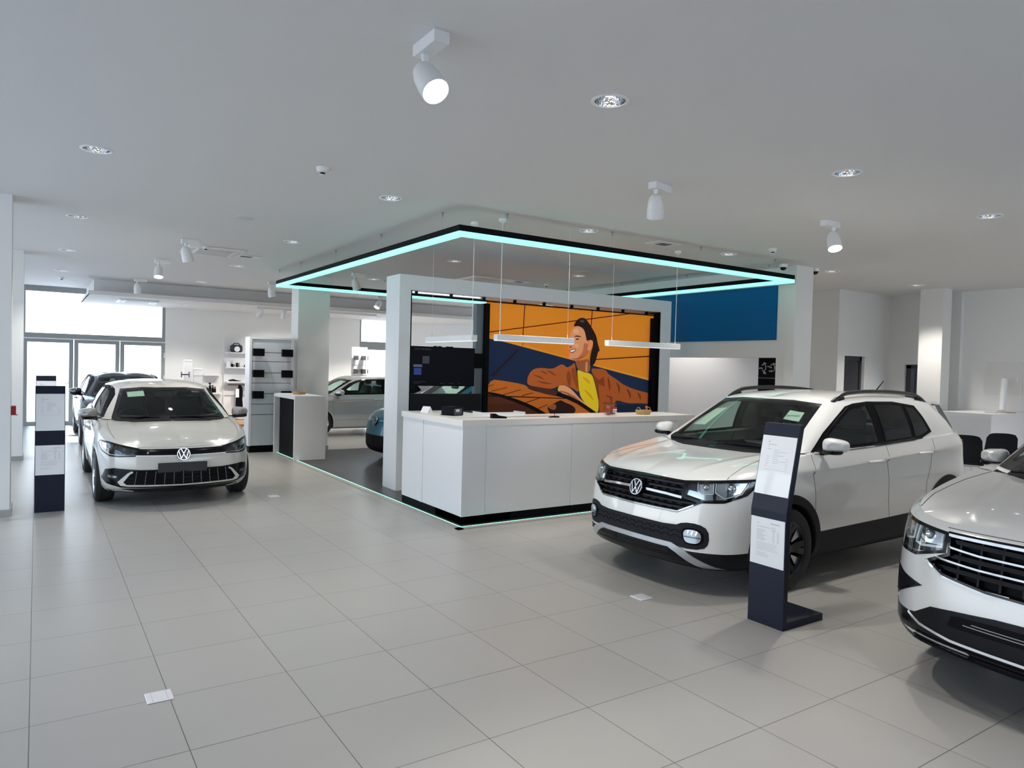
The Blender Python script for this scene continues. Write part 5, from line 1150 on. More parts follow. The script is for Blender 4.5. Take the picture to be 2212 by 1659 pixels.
P_BIG = dict(L=4.509, nk=NK, plan=[(0,0),(.012,.28),(.04,.46),(.10,.62),(.20,.75),(.35,.845),(.55,.893),(.88,.915),(1.4,.918),(2.4,.918),(3.2,.915),(3.56,.912),(4.0,.885),(4.3,.80),(4.43,.64),(4.49,.35),(4.509,0)],
  profiles=[(0,[(.14,.235),(.06,.255),(.02,.285),(0,.335),(0,.46),(.012,.60),(.035,.75),(.065,.87),(.105,.905)]),
            (2.6,[(.14,.235),(.06,.255),(.02,.285),(0,.335),(0,.46),(.01,.60),(.03,.75),(.06,.87),(.10,.91)]),
            (4.2,[(.12,.23),(.05,.25),(.02,.285),(0,.34),(0,.47),(.004,.61),(.02,.76),(.05,.88),(.095,.925)]),
            (6,[(.10,.20),(.05,.24),(.02,.30),(.004,.38),(0,.53),(.002,.68),(.012,.82),(.03,.93),(.085,.985)]),
            (7,[(.10,.20),(.045,.24),(.02,.31),(.006,.44),(0,.58),(.002,.72),(.010,.86),(.024,.97),(.08,1.04)]),
            (8,[(.12,.20),(.05,.25),(.025,.33),(.012,.45),(.004,.62),(.006,.80),(.016,.93),(.004,.985),(.062,1.105)]),
            (9,[(.12,.20),(.05,.25),(.025,.33),(.012,.46),(.006,.64),(.010,.82),(.022,.965),(.006,1.005),(.052,1.13)]),
            (10,[(.12,.20),(.05,.25),(.025,.33),(.012,.46),(.006,.65),(.010,.83),(.022,.985),(.006,1.025),(.052,1.15)]),
            (12.3,[(.12,.23),(.05,.28),(.02,.35),(.004,.48),(0,.63),(.01,.80),(.025,.97),(.03,1.07),(.09,1.17)]),
            (16,[(.16,.25),(.07,.30),(.02,.38),(0,.48),(.01,.65),(.06,.80),(.065,.97),(.07,1.07),(.12,1.17)])],
  cowl=(1.20,1.02), bonnet=[(.105,.905),(.25,.965),(.5,1.015),(.85,1.055),(1.02,1.07)], crown=2.6, ridges=[(.30,.62,.016,.035)],
  glass=[((1.02,0,1.06),(1.85,0,1.565),.03),((1.05,.37,1.065),(1.865,.31,1.56),.03),((1.12,.60,1.075),(1.905,.49,1.548),.02),((1.20,.72,1.085),(1.96,.565,1.53),.012),((1.30,.79,1.095),(2.06,.615,1.53),.012),
         ((1.8,.825,1.11),(2.3,.65,1.55),.02),((2.6,.835,1.125),(2.7,.66,1.565),.022),((3.3,.83,1.14),(3.2,.655,1.555),.022),((3.85,.80,1.155),(3.72,.625,1.52),.02),((4.2,.74,1.155),(4.0,.57,1.49),.02),((4.34,.60,1.15),(4.1,.47,1.49),.02),((4.40,.3,1.15),(4.14,.25,1.50),.02),((4.41,0,1.15),(4.15,0,1.505),.02)],
  roof=[(1.85,1.565),(2.3,1.62),(2.8,1.635),(3.5,1.605),(4.15,1.505)], dash_z=1.085, roof_z=1.57)

def finish(b, root, paint, cladding=None, clad_row=24, glass=M_cglass, doors=((1.2, 2.36), (2.38, 3.15)), gapw=0.005):
    """painted shell split into bonnet, doors and body"""
    ns, nk = b.G.shape[:2]; nside = (ns-1)*(nk-1); nf = len(b.F)//2
    row = lambda i: (i % nf) % (nk-1) if (i % nf) < nside else 99
    cl = lambda i: b.M[i] == 'side' and row(i) < clad_row
    if cladding: b.emit(root, 'lower_cladding', cladding, cl)
    else: cl = lambda i: False
    body_sel = lambda i: b.M[i] != 'bonnet' and not cl(i)
    dsel = {}
    for k, (d0, d1) in enumerate(doors):
        for sd in (-1, 1):
            zt = 9
            b.emit(root, 'door', paint, lambda i: b.M[i] == 'side' and not cl(i) and b.side[i] == sd and d0 < b.cent[i, 0] < d1 and 4 < row(i))
    ind = lambda i: b.M[i] == 'side' and 4 < row(i) and any(d0 < b.cent[i, 0] < d1 for d0, d1 in doors)
    body = b.emit(root, 'body', paint, lambda i: body_sel(i) and not ind(i))
    b.emit(root, 'bonnet', paint, lambda i: b.M[i] == 'bonnet')
    return body
def gaps(b, root, lines):
    for view, ln, sides in lines:
        for sd in sides:
            l = ln if view == 'side' or sd > 0 else [(a, -c) for a, c in ln]
            b.strip(view, l, 0.0038, 0.0012, 0.004, sd).build('panel_gap', M_seam, root)
def window_set(b, root, view, name, poly, sides=(1,), rim=0.028, glass=M_cglass, rim_mat=M_blackg, step=0.05, cutw=('glasshouse', 'roof', 'ledge', 'side', 'bonnet'), rimname='window_seal', cut_in=0.5, off=0.006):
    for sd in sides:
        pp = poly if (view in ('side',) or sd > 0) else mirp(poly)
        ins = inset(pp, rim)
        g = b.patch(view, inset(pp, 0.004), off, 0.004, sd, step); r = b.patch(view, pp, off+0.002, 0.012, sd, 0.03, hole=ins)
        b._pend.append((view, inset(pp, rim*cut_in), sd, cutw))
        gl = g.build(name, glass, root, smooth=40); fixn(gl); fixn(r.build(rimname, rim_mat, gl, smooth=40))
def frame_with_openings(b, root, outer, wins, mt=M_black):
    for sd in (-1, 1):
        fixn(b.patch('side', outer, 0.004, 0.012, sd, 0.025, hole=[inset(w_, .010) for w_ in wins]).build('window_frame', mt, root, smooth=40))
        b._pend.append(('side', inset(outer, .012), sd, ('glasshouse', 'roof', 'ledge')))
def do_cuts(b):
    for view, pp, sd, w in b._pend: b.cut(view, pp, sd, w)
    b._pend = []
def pz(b, root, name, view, poly, mt, off=0.003, thick=0.012, sides=(1,), hole=None, step=0.04, depth=0.0, sm=40, grid=True):
    out = None
    for sd in sides:
        if view == 'side' or isinstance(view, tuple): q = b.patch(view, poly, off, thick, sd, step, hole, grid, depth)
        else: q = b.patch(view, poly if sd > 0 else mirp(poly), off, thick, 1, step, (hole if sd > 0 else mirp(hole)) if hole else None, grid, depth)
        o = fixn(q.build(name, mt, root, smooth=sm)); out = out or o
    return out
def headlamp(b, root, view, outline, inner, sd, depth=0.05):
    """clear lens over a recessed housing; inner(fn) fills it"""
    p = outline if (isinstance(view, tuple) or sd > 0) else mirp(outline)
    s_ = sd if isinstance(view, tuple) else 1
    b._pend.append((view, inset(p, 0.001), s_, ('side', 'bonnet')))
    hs = fixn(b.patch(view, inset(p, 0.003), 0, 0.01, s_, 0.05, depth=depth).build('headlight', M_lampdark, root, smooth=40))
    fixn(b.patch(view, inset(p, -0.007), 0.003, depth, s_, 0.02, hole=inset(p, 0.009)).build('lamp_surround', M_blackg, hs, smooth=40))
    fixn(b.patch(view, p, 0.002, 0.003, s_, 0.04).build('lens', M_lampglass, hs, smooth=50))
    def put(name, poly, mt, dp=0.03, th=0.02):
        q = poly if (isinstance(view, tuple) or sd > 0) else mirp(poly)
        return fixn(b.patch(view, q, 0, th, s_, 0.04, depth=dp).build(name, mt, hs, smooth=35))
    def line(name, ln, mt, w=0.012, dp=0.012):
        q = ln if (isinstance(view, tuple) or sd > 0) else [(-a, c) for a, c in ln]
        return fixn(b.strip(view, q, w, -dp, 0.01, s_).build(name, mt, hs, smooth=40))
    def ball(name, a, z, r, mt, dp=0.03):
        a_ = a if (isinstance(view, tuple) or sd > 0) else -a
        q, d = b.ray(view, a_, z, s_); return MB().lathe([(r, 0), (r*.9, .012), (r*.55, .022), (0, .027)], 20, q+d*(dp+.02), -d).build(name, mt, hs, smooth=60)
    inner(put, line, ball)
    return hs
# ------------------------------------------------------------------ white car with black roof rails (foreground right)
M_pwhite = paint_mat('paint_white', (0.83, 0.83, 0.81), 0.0, 0.28)
def car_root(label, x, y, ang, cat='car'):
    return thing('car', label, cat, (x, y, 0), ang+PI)
def build_suv():
    root = car_root('white compact car with black roof rails and black cladding, front right', 4.17, -0.835, 3.150); root.scale = (1.02, 1.02, 1.02)
    b = Body(P_SUV); b._pend = []; RA = 0.375
    WH = [(.84, .33), (3.395, .33)]
    # greenhouse
    ws = [(-.66, 1.075), (-.30, 1.045), (.30, 1.045), (.66, 1.075), (.53, 1.455), (.28, 1.478), (-.28, 1.478), (-.53, 1.455)]
    window_set(b, root, 'front', 'windshield', ws, rim=0.04)
    fr = [(1.38, 1.082), (2.24, 1.110), (2.24, 1.468), (2.08, 1.454), (1.95, 1.43), (1.74, 1.335), (1.53, 1.225)]
    rr = [(2.33, 1.112), (2.84, 1.136), (2.84, 1.455), (2.60, 1.470), (2.33, 1.470)]
    qq = [(2.865, 1.137), (3.0, 1.145), (3.19, 1.192), (3.12, 1.335), (3.07, 1.425), (2.865, 1.453)]
    window_set(b, root, 'side', 'side_window', fr, (-1, 1), rim=0.022, rim_mat=M_black); window_set(b, root, 'side', 'side_window', rr, (-1, 1), rim=0.02, glass=M_cglassd, rim_mat=M_black); window_set(b, root, 'side', 'quarter_window', qq, (-1, 1), rim=0.018, glass=M_cglassd, rim_mat=M_black)
    outer = [(1.225, 1.066), (1.30, 1.064), (2.13, 1.092), (2.98, 1.130), (3.22, 1.188), (3.15, 1.34), (3.09, 1.437), (2.7, 1.478), (2.27, 1.481), (2.05, 1.463), (1.93, 1.437), (1.71, 1.333), (1.48, 1.22)]
    frame_with_openings(b, root, outer, [fr, rr, qq])
    bk = [(-.58, 1.17), (.58, 1.17), (.50, 1.41), (-.50, 1.41)]
    window_set(b, root, 'rear', 'rear_window', bk, rim=0.04, glass=M_cglassd)
    # grille
    gr = [(-.47, .862), (0, .866), (.47, .862), (.445, .752), (.605, .722), (.43, .632), (0, .628), (-.43, .632), (-.605, .722), (-.445, .752)]
    g = pz(b, root, 'grille', 'front', gr, M_black, 0.0, 0.01, depth=0.045); b._pend.append(('front', inset(gr, .003), 1, ('side', 'bonnet')))
    fixn(b.patch('front', inset(gr, -.006), 0.004, 0.05, 1, 0.02, hole=inset(gr, .012)).build('grille_surround', M_blackg, g, smooth=40))
    for z, x1 in ((.838, .45), (.795, .44), (.705, .55), (.665, .49)):
        fixn(b.strip('front', [(-x1, z), (0, z+.002), (x1, z)], .017, -.004, .03).build('grille_bar', M_blackg, g, smooth=40))
    for sgn in (-1, 1):
        fixn(b.strip('front', [(sgn*.06, .758), (sgn*.30, .752), (sgn*.445, .742)], .020, .006, .02).build('chrome_bar', M_chrome, g, smooth=40))
    for z in (.815, .773, .685, .648):
        for k in range(-5, 6):
            fixn(b.strip('front', [(k*.085-.022, z+.004), (k*.085+.022, z+.004)], .008, -.012, .01).build('grille_bar', M_plast, g))
    fixn(b.strip('front', [(-.55, .696), (-.43, .634), (0, .630), (.43, .634), (.55, .696)], .008, .006, .010).build('chrome_bar', M_chrome, g, smooth=40))
    q, d = b.ray('front', 0, .757); emblem(root, (q.x-.012, 0, .757), .070, 0.25)
    # headlamps: wrap from the nose to the wing
    V = ('ang', 32)
    def F(p): return [b.flat(V, (x, y, z)) for x, y, z in p]
    lamp = F([(.085, .462, .862), (.10, .435, .752), (.14, .56, .722), (.25, .72, .735), (.40, .80, .79), (.50, .835, .875), (.47, .82, .90), (.30, .74, .893), (.16, .60, .878)])
    def inn(put, line, ball):
        A = lambda x, y, z: b.flat(V, (x, y, z))
        put('reflector_bowl', [A(.13, .56, .86), A(.13, .565, .80), A(.155, .58, .785), A(.20, .64, .79), A(.20, .64, .865)], M_reflector, 0.028)
        put('reflector_bowl', [A(.22, .665, .87), A(.21, .665, .80), A(.26, .71, .765), A(.36, .775, .80), A(.41, .80, .875)], M_reflector, 0.028)
        put('reflector_bowl', [A(.11, .475, .80), A(.11, .47, .762), A(.16, .60, .735), A(.20, .65, .742), A(.2, .64, .782), A(.14, .56, .79)], M_reflector, 0.03)
        put('reflector_bowl', [A(.21, .67, .79), A(.21, .665, .745), A(.27, .73, .75), A(.25, .70, .765)], M_reflector, 0.03)
        ball('lamp_projector', A(.165, .605, .83)[0], .83, .028, M_reflector, .01); ball('lamp_projector', A(.30, .735, .83)[0], .83, .036, M_reflector, .008)
        line('light_guide', [A(.125, .555, .865), A(.125, .56, .80), A(.15, .585, .782), A(.205, .645, .788), A(.205, .645, .866)], M_drl, .007)
        line('light_guide', [A(.215, .66, .868), A(.21, .66, .80), A(.26, .71, .76), A(.37, .78, .795), A(.42, .805, .878)], M_drl, .007)
        for k in range(3): put('lamp_facet', [A(.27+.03*k, .715+.02*k, .81), A(.285+.03*k, .725+.02*k, .81), A(.285+.03*k, .725+.02*k, .862), A(.27+.03*k, .715+.02*k, .862)], M_chrome, 0.014, .012)
    for sd in (1, -1): headlamp(b, root, V, lamp, inn, sd)
    # lower bumper: grained upper band with fog-lamp recess, silver skid frame, intake
    band = [(0, .527), (.42, .524), (.49, .56), (.60, .562), (.665, .525), (.672, .42), (.635, .368), (.50, .362), (.43, .375), (0, .378)]
    full = band+[(-a, z) for a, z in band[::-1] if a > 0]
    bd = pz(b, root, 'bumper_band', 'front', smooth_poly(full, 1), M_plast, 0.006, 0.02)
    for z in (.478, .440):
        ln = []
        for k in range(13):
            x = -.52+k*.0867; ln += [(x-.03, z), (x-.018, z+.016), (x+.018, z+.016), (x+.03, z)]
        fixn(b.strip('front', ln, .005, .0085, .004, step=.05).build('band_pattern', M_black, bd))
    for sgn in (1, -1):
        q, d = b.ray('front', sgn*.575, .46); c = q
        f = smooth_poly([(sgn*.47, .525), (sgn*.64, .525), (sgn*.645, .40), (sgn*.50, .395)], 2); hole = None
        fo = pz(b, bd, 'fog_lamp_recess', 'front', f, M_black, 0.009, 0.01)
        l = smooth_poly([(sgn*.505, .513), (sgn*.625, .513), (sgn*.63, .415), (sgn*.535, .408), (sgn*.505, .44)], 2)
        fl = pz(b, root, 'fog_lamp', 'front', l, M_reflector, 0.014, 0.012); li = inset(l, .004)
        pz(b, fl, 'lens', 'front', li, M_lampglass, 0.022, 0.003)
        fixn(b.strip('front', [(sgn*.51, .458), (sgn*.628, .455)], .006, .02, .006).build('lamp_bar', M_lampdark, fl))
        for k in range(3): fixn(b.strip('front', [(sgn*(.535+.03*k), .475), (sgn*(.545+.03*k), .505)], .012, .018, .004).build('lamp_facet', M_chrome, fl))
    skid = [(0, .392), (.40, .390), (.50, .352), (.72, .215), (.60, .212), (.44, .318), (.37, .352), (0, .354)]
    pz(b, root, 'skid_frame', 'front', skid+[(-a, z) for a, z in skid[::-1] if a > 0], mat('silver_trim', (0.55, 0.57, 0.60), 0.3, 0.7), 0.012, 0.025)
    it = [(0, .35), (.37, .348), (.44, .312), (.54, .245), (.50, .225), (0, .222)]
    ik = pz(b, root, 'lower_intake', 'front', it+[(-a, z) for a, z in it[::-1] if a > 0], M_blackg, 0.008, 0.012)
    for z, x1 in ((.315, .42), (.275, .48)): fixn(b.strip('front', [(-x1, z), (0, z), (x1, z)], .006, .012, .006).build('intake_bar', M_plast, ik))
    for x in (-.36, .22): pz(b, ik, 'sensor', 'front', [(x-.02, .30), (x+.02, .30), (x+.02, .335), (x-.02, .335)], M_plast, 0.014, 0.006)
    pz(b, root, 'parking_sensor', 'front', [(.64+.012*math.cos(t), .30+.012*math.sin(t)) for t in np.linspace(0, 2*PI, 12, False)], M_plast, 0.006, 0.008, (1, -1))
    # tail lamps, spoiler
    pz(b, root, 'tail_lamp', ('ang', 120), [b.flat(('ang', 120), p) for p in ((3.80, .80, 1.085), (4.0, .70, 1.09), (4.06, .60, .99), (3.98, .74, .92), (3.86, .80, .98))], M_redlamp, 0.008, 0.02, (1, -1))
    sp = MB().prism([(3.55, 1.475), (3.86, 1.462), (3.95, 1.43), (3.93, 1.415), (3.75, 1.43)], -.52, .52, 'y'); sp.build('roof_spoiler', M_pwhite, root, smooth=30)
    for sgn in (-1, 1): fixn(MB().add([(3.76, sgn*.50, 1.45), (3.90, sgn*.53, 1.43), (4.04, sgn*.60, 1.20), (3.98, sgn*.63, 1.17), (3.74, sgn*.56, 1.43), (3.90, sgn*.48, 1.43), (4.03, sgn*.55, 1.20)], [(0, 1, 2, 3, 4), (0, 5, 6, 2, 1), (0, 4, 3, 6, 5), (3, 2, 6)]).build('spoiler_side', M_blackg, root))
    # doors, gaps
    b.arches(WH, RA); do_cuts(b)
    finish(b, root, M_pwhite, M_plast, 24, doors=((1.18, 2.30), (2.30, 3.06)))
    D1 = [(1.18, 1.06), (1.165, .90), (1.18, .60), (1.215, .43)]; D2 = [(2.30, 1.09), (2.30, .60), (2.33, .45)]
    gaps(b, root, [('side', D1, (1, -1)), ('side', D2, (1, -1)), ('side', [(3.14, 1.13), (3.10, .95), (2.98, .72), (2.97, .46)], (1, -1)), ('side', [(1.215, .432), (2.3, .447), (2.97, .46)], (1, -1)),
                   ('top', [(.29, .70), (.38, .69), (.525, .662), (.85, .61), (1.08, .62)], (1, -1)), ('side', [(.95, .935), (1.6, .965), (2.3, .985), (3.0, 1.012), (3.6, 1.035)], ())])
    for wx, wz in WH:
        arch_liner(b, root, wx, wz, RA); arch_trim(b, root, wx, wz, RA, .065, M_plast, .008, -.25, PI+.25)
    st = dict(n=5, w=.052, mat=M_darkalloy, mat2=M_alloy, taper=.8, twin=(-.17, .17), conv=.35)
    for wx, _ in WH:
        for sd in (-1, 1): wheel(root, wx, sd*.775, .33, .222, .205, st, sd)
    for sd in (-1, 1): mirror(root, 1.31, sd*.945, 1.14, sd, M_pwhite, s=.86)
    for x, z in ((2.06, .968), (2.92, 1.005)): handle(b, root, x, z, M_pwhite)
    # sill panel + roof rails + antenna + wipers + cowl
    for sd in (-1, 1):
        pts = []; us = np.linspace(1.86, 3.50, 28)
        for k, u in enumerate(us):
            f = k/27; lift = .052*min(1, min(f, 1-f)/.12)**.7; q = b.bvh.ray_cast(Vector((u, sd*.565, 3)), Vector((0, 0, -1))); pts.append((u, sd*.565, q[0].z+lift-.006))
        MB().tube(pts, .019, 10).build('roof_rail', mat('rail_black', (0.01, 0.01, 0.011), 0.3), root, smooth=50)
        m = MB()
        for k in (2, 25): m.bbox((pts[k][0]-.05, sd*.565-.018, pts[k][2]-.05), (pts[k][0]+.05, sd*.565+.018, pts[k][2]), .01, 2)
        m.build('rail_foot', M_plast, root, smooth=40)
    MB().tube([(3.55, 0, 1.50), (3.57, 0, 1.525), (3.76, 0, 1.665)], [.02, .008, .004], 8).build('antenna', M_black, root, smooth=50)
    pz(b, root, 'cowl_panel', 'top', [(.955, -.35), (1.06, -.60), (1.14, -.68), (1.19, -.66), (1.12, -.55), (1.02, 0), (1.12, .55), (1.19, .66), (1.14, .68), (1.06, .60), (.955, .35), (.925, 0)], M_plast, 0.006, 0.01)
    for y0, y1, x1 in ((-.62, .02, 1.03), (.05, .60, 1.06)): MB().tube([(1.06, y0, 1.075), ((1.06+x1)/2, (y0+y1)/2, 1.088), (x1, y1, 1.075)], .008, 6).build('wiper', M_black, root)
    MB().box((.35, -.72, .2), (3.8, .72, .34)).build('underbody', M_under, root)
    cabin(root, P_SUV)
    # papers behind the windscreen (on the inside of the glass)
    def sticker(name, poly, mt, off=-.010): return fixn(b.patch('front', poly, off, .0015, 1, .05).build(name, mt, root))
    M_st = mat('sticker_paper', (0.80, 0.84, 0.74), 0.6)
    s1 = sticker('windscreen_paper', [(.33, 1.375), (.48, 1.355), (.545, 1.20), (.375, 1.21)], M_st)
    s1 = sticker('windscreen_sticker', [(-.47, 1.375), (-.34, 1.39), (-.36, 1.315), (-.50, 1.30)], M_st)
    d0 = b.ray('front', -.42, 1.345)[0]; d1 = b.ray('front', -.36, 1.345)[0]; d2 = b.ray('front', -.42, 1.32)[0]
    ex = (b.ray('front', -.49, 1.345)[0]-b.ray('front', -.37, 1.345)[0]).normalized(); ey = (d0-d2).normalized(); ez = ex.cross(ey)
    q = b.ray('front', -.357, 1.338)[0]+Vector((.0085, 0, 0)); M4 = Matrix((( ex.x, ey.x, ez.x, q.x), (ex.y, ey.y, ez.y, q.y), (ex.z, ey.z, ez.z, q.z), (0, 0, 0, 1)))
    text_mesh('sticker_number', '269485', .038, M_black, s1, M4)
    return root, b
# ------------------------------------------------------------------ beige hatchback facing the camera on the left
M_pbeige = paint_mat('paint_beige_white', (0.60, 0.585, 0.54), 0.0, 0.25)
M_ppiano = mat('piano_black', (0.004, 0.004, 0.006), 0.2, spec=0.22)
def hatch_glass(b, root, f=1.0, glass=M_cglass, dark=M_cglassd, frame=M_black):
    ws = [(-.665, .985), (-.30, .962), (.30, .962), (.665, .985), (.525, 1.325), (.28, 1.35), (-.28, 1.35), (-.525, 1.325)]
    window_set(b, root, 'front', 'windshield', ws, rim=0.04, glass=glass)
    fr = [(1.34, .99), (2.20*f, 1.0), (2.20*f, 1.34), (2.05, 1.333), (1.88, 1.305), (1.72, 1.24)]
    rr = [(2.27*f, 1.002), (2.95*f, 1.02), (3.08*f, 1.12), (3.0*f, 1.24), (2.80*f, 1.325), (2.27*f, 1.342)]
    for nm, p, g in (('side_window', fr, glass), ('side_window', rr, dark)): window_set(b, root, 'side', nm, p, (-1, 1), rim=0.022, glass=g, rim_mat=frame)
    outer = [(1.22, .985), (1.34, .977), (2.95*f, 1.005), (3.16*f, 1.09), (3.06*f, 1.25), (2.84*f, 1.342), (2.2*f, 1.358), (2.0, 1.348), (1.84, 1.318), (1.66, 1.25)]
    frame_with_openings(b, root, outer, [fr, rr], frame)
    window_set(b, root, 'rear', 'rear_window', [(-.56, 1.03), (.56, 1.03), (.48, 1.27), (-.48, 1.27)], rim=0.04, glass=dark)
    return ws
def build_polo():
    root = car_root('beige hatchback with black plate and stretched lower grille, facing the camera on the left', 1.462, 3.90, -PI/2-.004)
    b = Body(P_HATCH); b._pend = []; RA = 0.35; WH = [(.81, .313), (3.36, .313)]
    hatch_glass(b, root)
    # slim upper grille with light bar and badge
    gr = [(-.47, .688), (0, .684), (.47, .688), (.50, .64), (.47, .603), (0, .600), (-.47, .603), (-.50, .64)]
    g = pz(b, root, 'grille', 'front', gr, M_ppiano, 0.002, 0.012)
    fixn(b.strip('front', [(-.49, .612), (0, .606), (.49, .612)], .014, .007, .012).build('chrome_bar', M_drl, g, smooth=40))
    fixn(b.strip('front', [(-.46, .655), (0, .652), (.46, .655)], .005, .006, .008).build('grille_bar', M_black, g, smooth=40))
    text = text_mesh('grille_badge', 'R', .045, M_chrome, g); text.data.transform(Matrix.Rotation(-PI/2, 4, 'Z') @ Matrix.Rotation(PI/2, 4, 'X')); q, d = b.ray('front', -.40, .635); text.location = (q.x-.008, .40-.02, .622)
    text.data.transform(Matrix.Diagonal((1, 1, 1, 1)))
    q, d = b.ray('front', 0, .625); emblem(root, (q.x-.016, 0, .625), .075, 0.12)
    V = ('ang', 35)
    lamp = [b.flat(V, p) for p in ((.10, .47, .688), (.105, .475, .612), (.20, .64, .602), (.30, .735, .607), (.46, .815, .66), (.58, .845, .735), (.54, .83, .765), (.38, .75, .757), (.22, .635, .725))]
    def inn(put, line, ball):
        A = lambda x, y, z: b.flat(V, (x, y, z))
        put('lamp_module', [A(.15, .55, .695), A(.15, .55, .635), A(.22, .65, .635), A(.24, .66, .715)], M_ppiano, .02); put('lamp_module', [A(.25, .67, .725), A(.24, .665, .64), A(.34, .745, .65), A(.37, .755, .74)], M_ppiano, .02)
        ball('lamp_projector', A(.19, .60, .67)[0], .672, .026, M_lampglass, .006); ball('lamp_projector', A(.30, .715, .69)[0], .692, .034, M_lampglass, .006)
        line('light_guide', [A(.11, .48, .615), A(.20, .64, .61), A(.31, .735, .618), A(.45, .81, .665), A(.53, .83, .74)], M_drl, .014, .006)
        put('side_reflector', [A(.40, .78, .735), A(.39, .77, .67), A(.46, .81, .69), A(.54, .835, .745)], M_reflector, .02)
    for sd in (1, -1): headlamp(b, root, V, lamp, inn, sd)
    # lower bumper
    it = [(0, .452), (.45, .452), (.70, .470), (.78, .45), (.815, .34), (.77, .285), (.64, .248), (0, .236)]
    ik = pz(b, root, 'lower_grille', 'front', it+[(-a, z) for a, z in it[::-1] if a > 0], M_ppiano, 0.012, 0.03, step=.025)
    inn_ = [(0, .44), (.50, .44), (.545, .40), (.60, .31), (.57, .285), (0, .276)]
    pz(b, ik, 'grille_mesh', 'front', inn_+[(-a, z) for a, z in inn_[::-1] if a > 0], M_black, 0.016, 0.006)
    for z, x1 in ((.405, .53), (.355, .56), (.315, .585)): fixn(b.strip('front', [(-x1, z), (0, z-.003), (x1, z)], .006, .019, .006).build('grille_bar', M_ppiano, ik))
    for k in range(-5, 6): fixn(b.strip('front', [(k*.096, .438), (k*.100, .285)], .004, .018, .005).build('grille_bar', M_grey, ik))
    for sgn in (1, -1):
        u = [(0, .274), (.58, .283), (.612, .312), (.548, .405), (.515, .425), (.53, .44), (.575, .412), (.668, .312), (.64, .272), (.57, .262), (0, .258)]
        pz(b, root, 'bumper_frame', 'front', [(sgn*a, z) for a, z in u], M_pbeige, 0.022, 0.014)
        fl = smooth_poly([(sgn*.655, .395), (sgn*.755, .40), (sgn*.76, .345), (sgn*.67, .34)], 2); fo = pz(b, root, 'fog_lamp', 'front', fl, M_lampdark, 0.018, 0.01); pz(b, fo, 'lens', 'front', inset(fl, .018), M_reflector, 0.021, 0.006)
        pz(b, root, 'bumper_blade', 'front', [(sgn*a, z) for a, z in ((.50, .205), (.62, .228), (.80, .245), (.845, .275), (.84, .225), (.70, .195), (.52, .188))], M_pbeige, 0.022, 0.02, step=.025)
    pz(b, root, 'front_splitter', 'front', [(-.80, .215), (-.55, .236), (0, .235), (.55, .236), (.80, .215), (.78, .18), (0, .172), (-.78, .18)], M_ppiano, 0.016, 0.03, step=.025)
    q, d = b.ray('front', .0, .475); pl = MB().bbox((-.012, -.265, -.057), (0, .265, .057), .004, 1).build('number_plate', M_black_plate, root, loc=(q.x-.006, .005, .474)); pl.rotation_euler = (0, -.05, 0)
    pz(b, root, 'parking_sensor', 'front', [(.31+.009*math.cos(t), .505+.009*math.sin(t)) for t in np.linspace(0, 2*PI, 12, False)], M_pbeige, 0.004, 0.006, (1, -1))
    b.arches(WH, RA); do_cuts(b)
    finish(b, root, M_pbeige, None, doors=((1.16, 2.22), (2.22, 2.98)))
    gaps(b, root, [('side', [(1.16, .96), (1.15, .75), (1.18, .40)], (1, -1)), ('side', [(2.22, .98), (2.22, .50), (2.24, .36)], (1, -1)), ('side', [(3.03, 1.0), (3.0, .82), (2.90, .62), (2.88, .36)], (1, -1)), ('side', [(1.19, .385), (2.88, .385)], (1, -1)),
                   ('front', [(-.47, .708), (-.2, .703), (0, .702), (.2, .703), (.47, .708)], (1,)), ('top', [(.36, .685), (.5, .715), (.75, .73), (1.06, .715)], (1, -1))])
    for wx, wz in WH:
        arch_liner(b, root, wx, wz, RA); arch_trim(b, root, wx, wz, RA, .025, M_pbeige, .004, -.2, PI+.2, 'wheel_arch_lip')
        for sd in (-1, 1): wheel(root, wx, sd*.765, .313, .222, .215, dict(n=5, w=.05, mat=M_alloy, twin=(-.13, .13), conv=.3), sd)
    for sd in (-1, 1): mirror(root, 1.28, sd*.915, 1.03, sd, mat('mirror_grey', (0.30, 0.29, 0.27), 0.3, coat=0.8), s=.95)
    for x, z in ((2.0, .865), (2.82, .88)): handle(b, root, x, z, M_pbeige)
    pz(b, root, 'cowl_panel', 'top', [(.90, -.45), (1.02, -.62), (1.10, -.67), (1.14, -.64), (1.06, -.55), (.97, 0), (1.06, .55), (1.14, .64), (1.10, .67), (1.02, .62), (.90, .45), (.872, 0)], M_plast, 0.005, 0.01)
    for y0, y1, x1 in ((-.60, .02, .985), (.05, .58, 1.0)): MB().tube([(1.0, y0, .985), ((1.0+x1)/2, (y0+y1)/2, .995), (x1, y1, .985)], .008, 6).build('wiper', M_black, root)
    MB().box((.35, -.70, .17), (3.8, .70, .30)).build('underbody', M_under, root)
    pz(b, root, 'camera_housing', 'front', [(-.19, 1.338), (.19, 1.338), (.10, 1.235), (-.10, 1.235)], M_black, -.012, .03)
    fixn(b.patch('front', [(.46, 1.315), (.265, 1.325), (.26, 1.24), (.455, 1.225)], -.010, .0015, 1, .05).build('windscreen_paper', mat('sticker_paper', (0.80, 0.84, 0.74), 0.6), root))
    fixn(b.patch('front', [(-.32, 1.325), (-.42, 1.32), (-.44, 1.285), (-.335, 1.29)], -.010, .0015, 1, .05).build('windscreen_sticker', mat('sticker_paper', (0.80, 0.84, 0.74), 0.6), root))
    cabin(root, P_HATCH, .37)
    return root, b
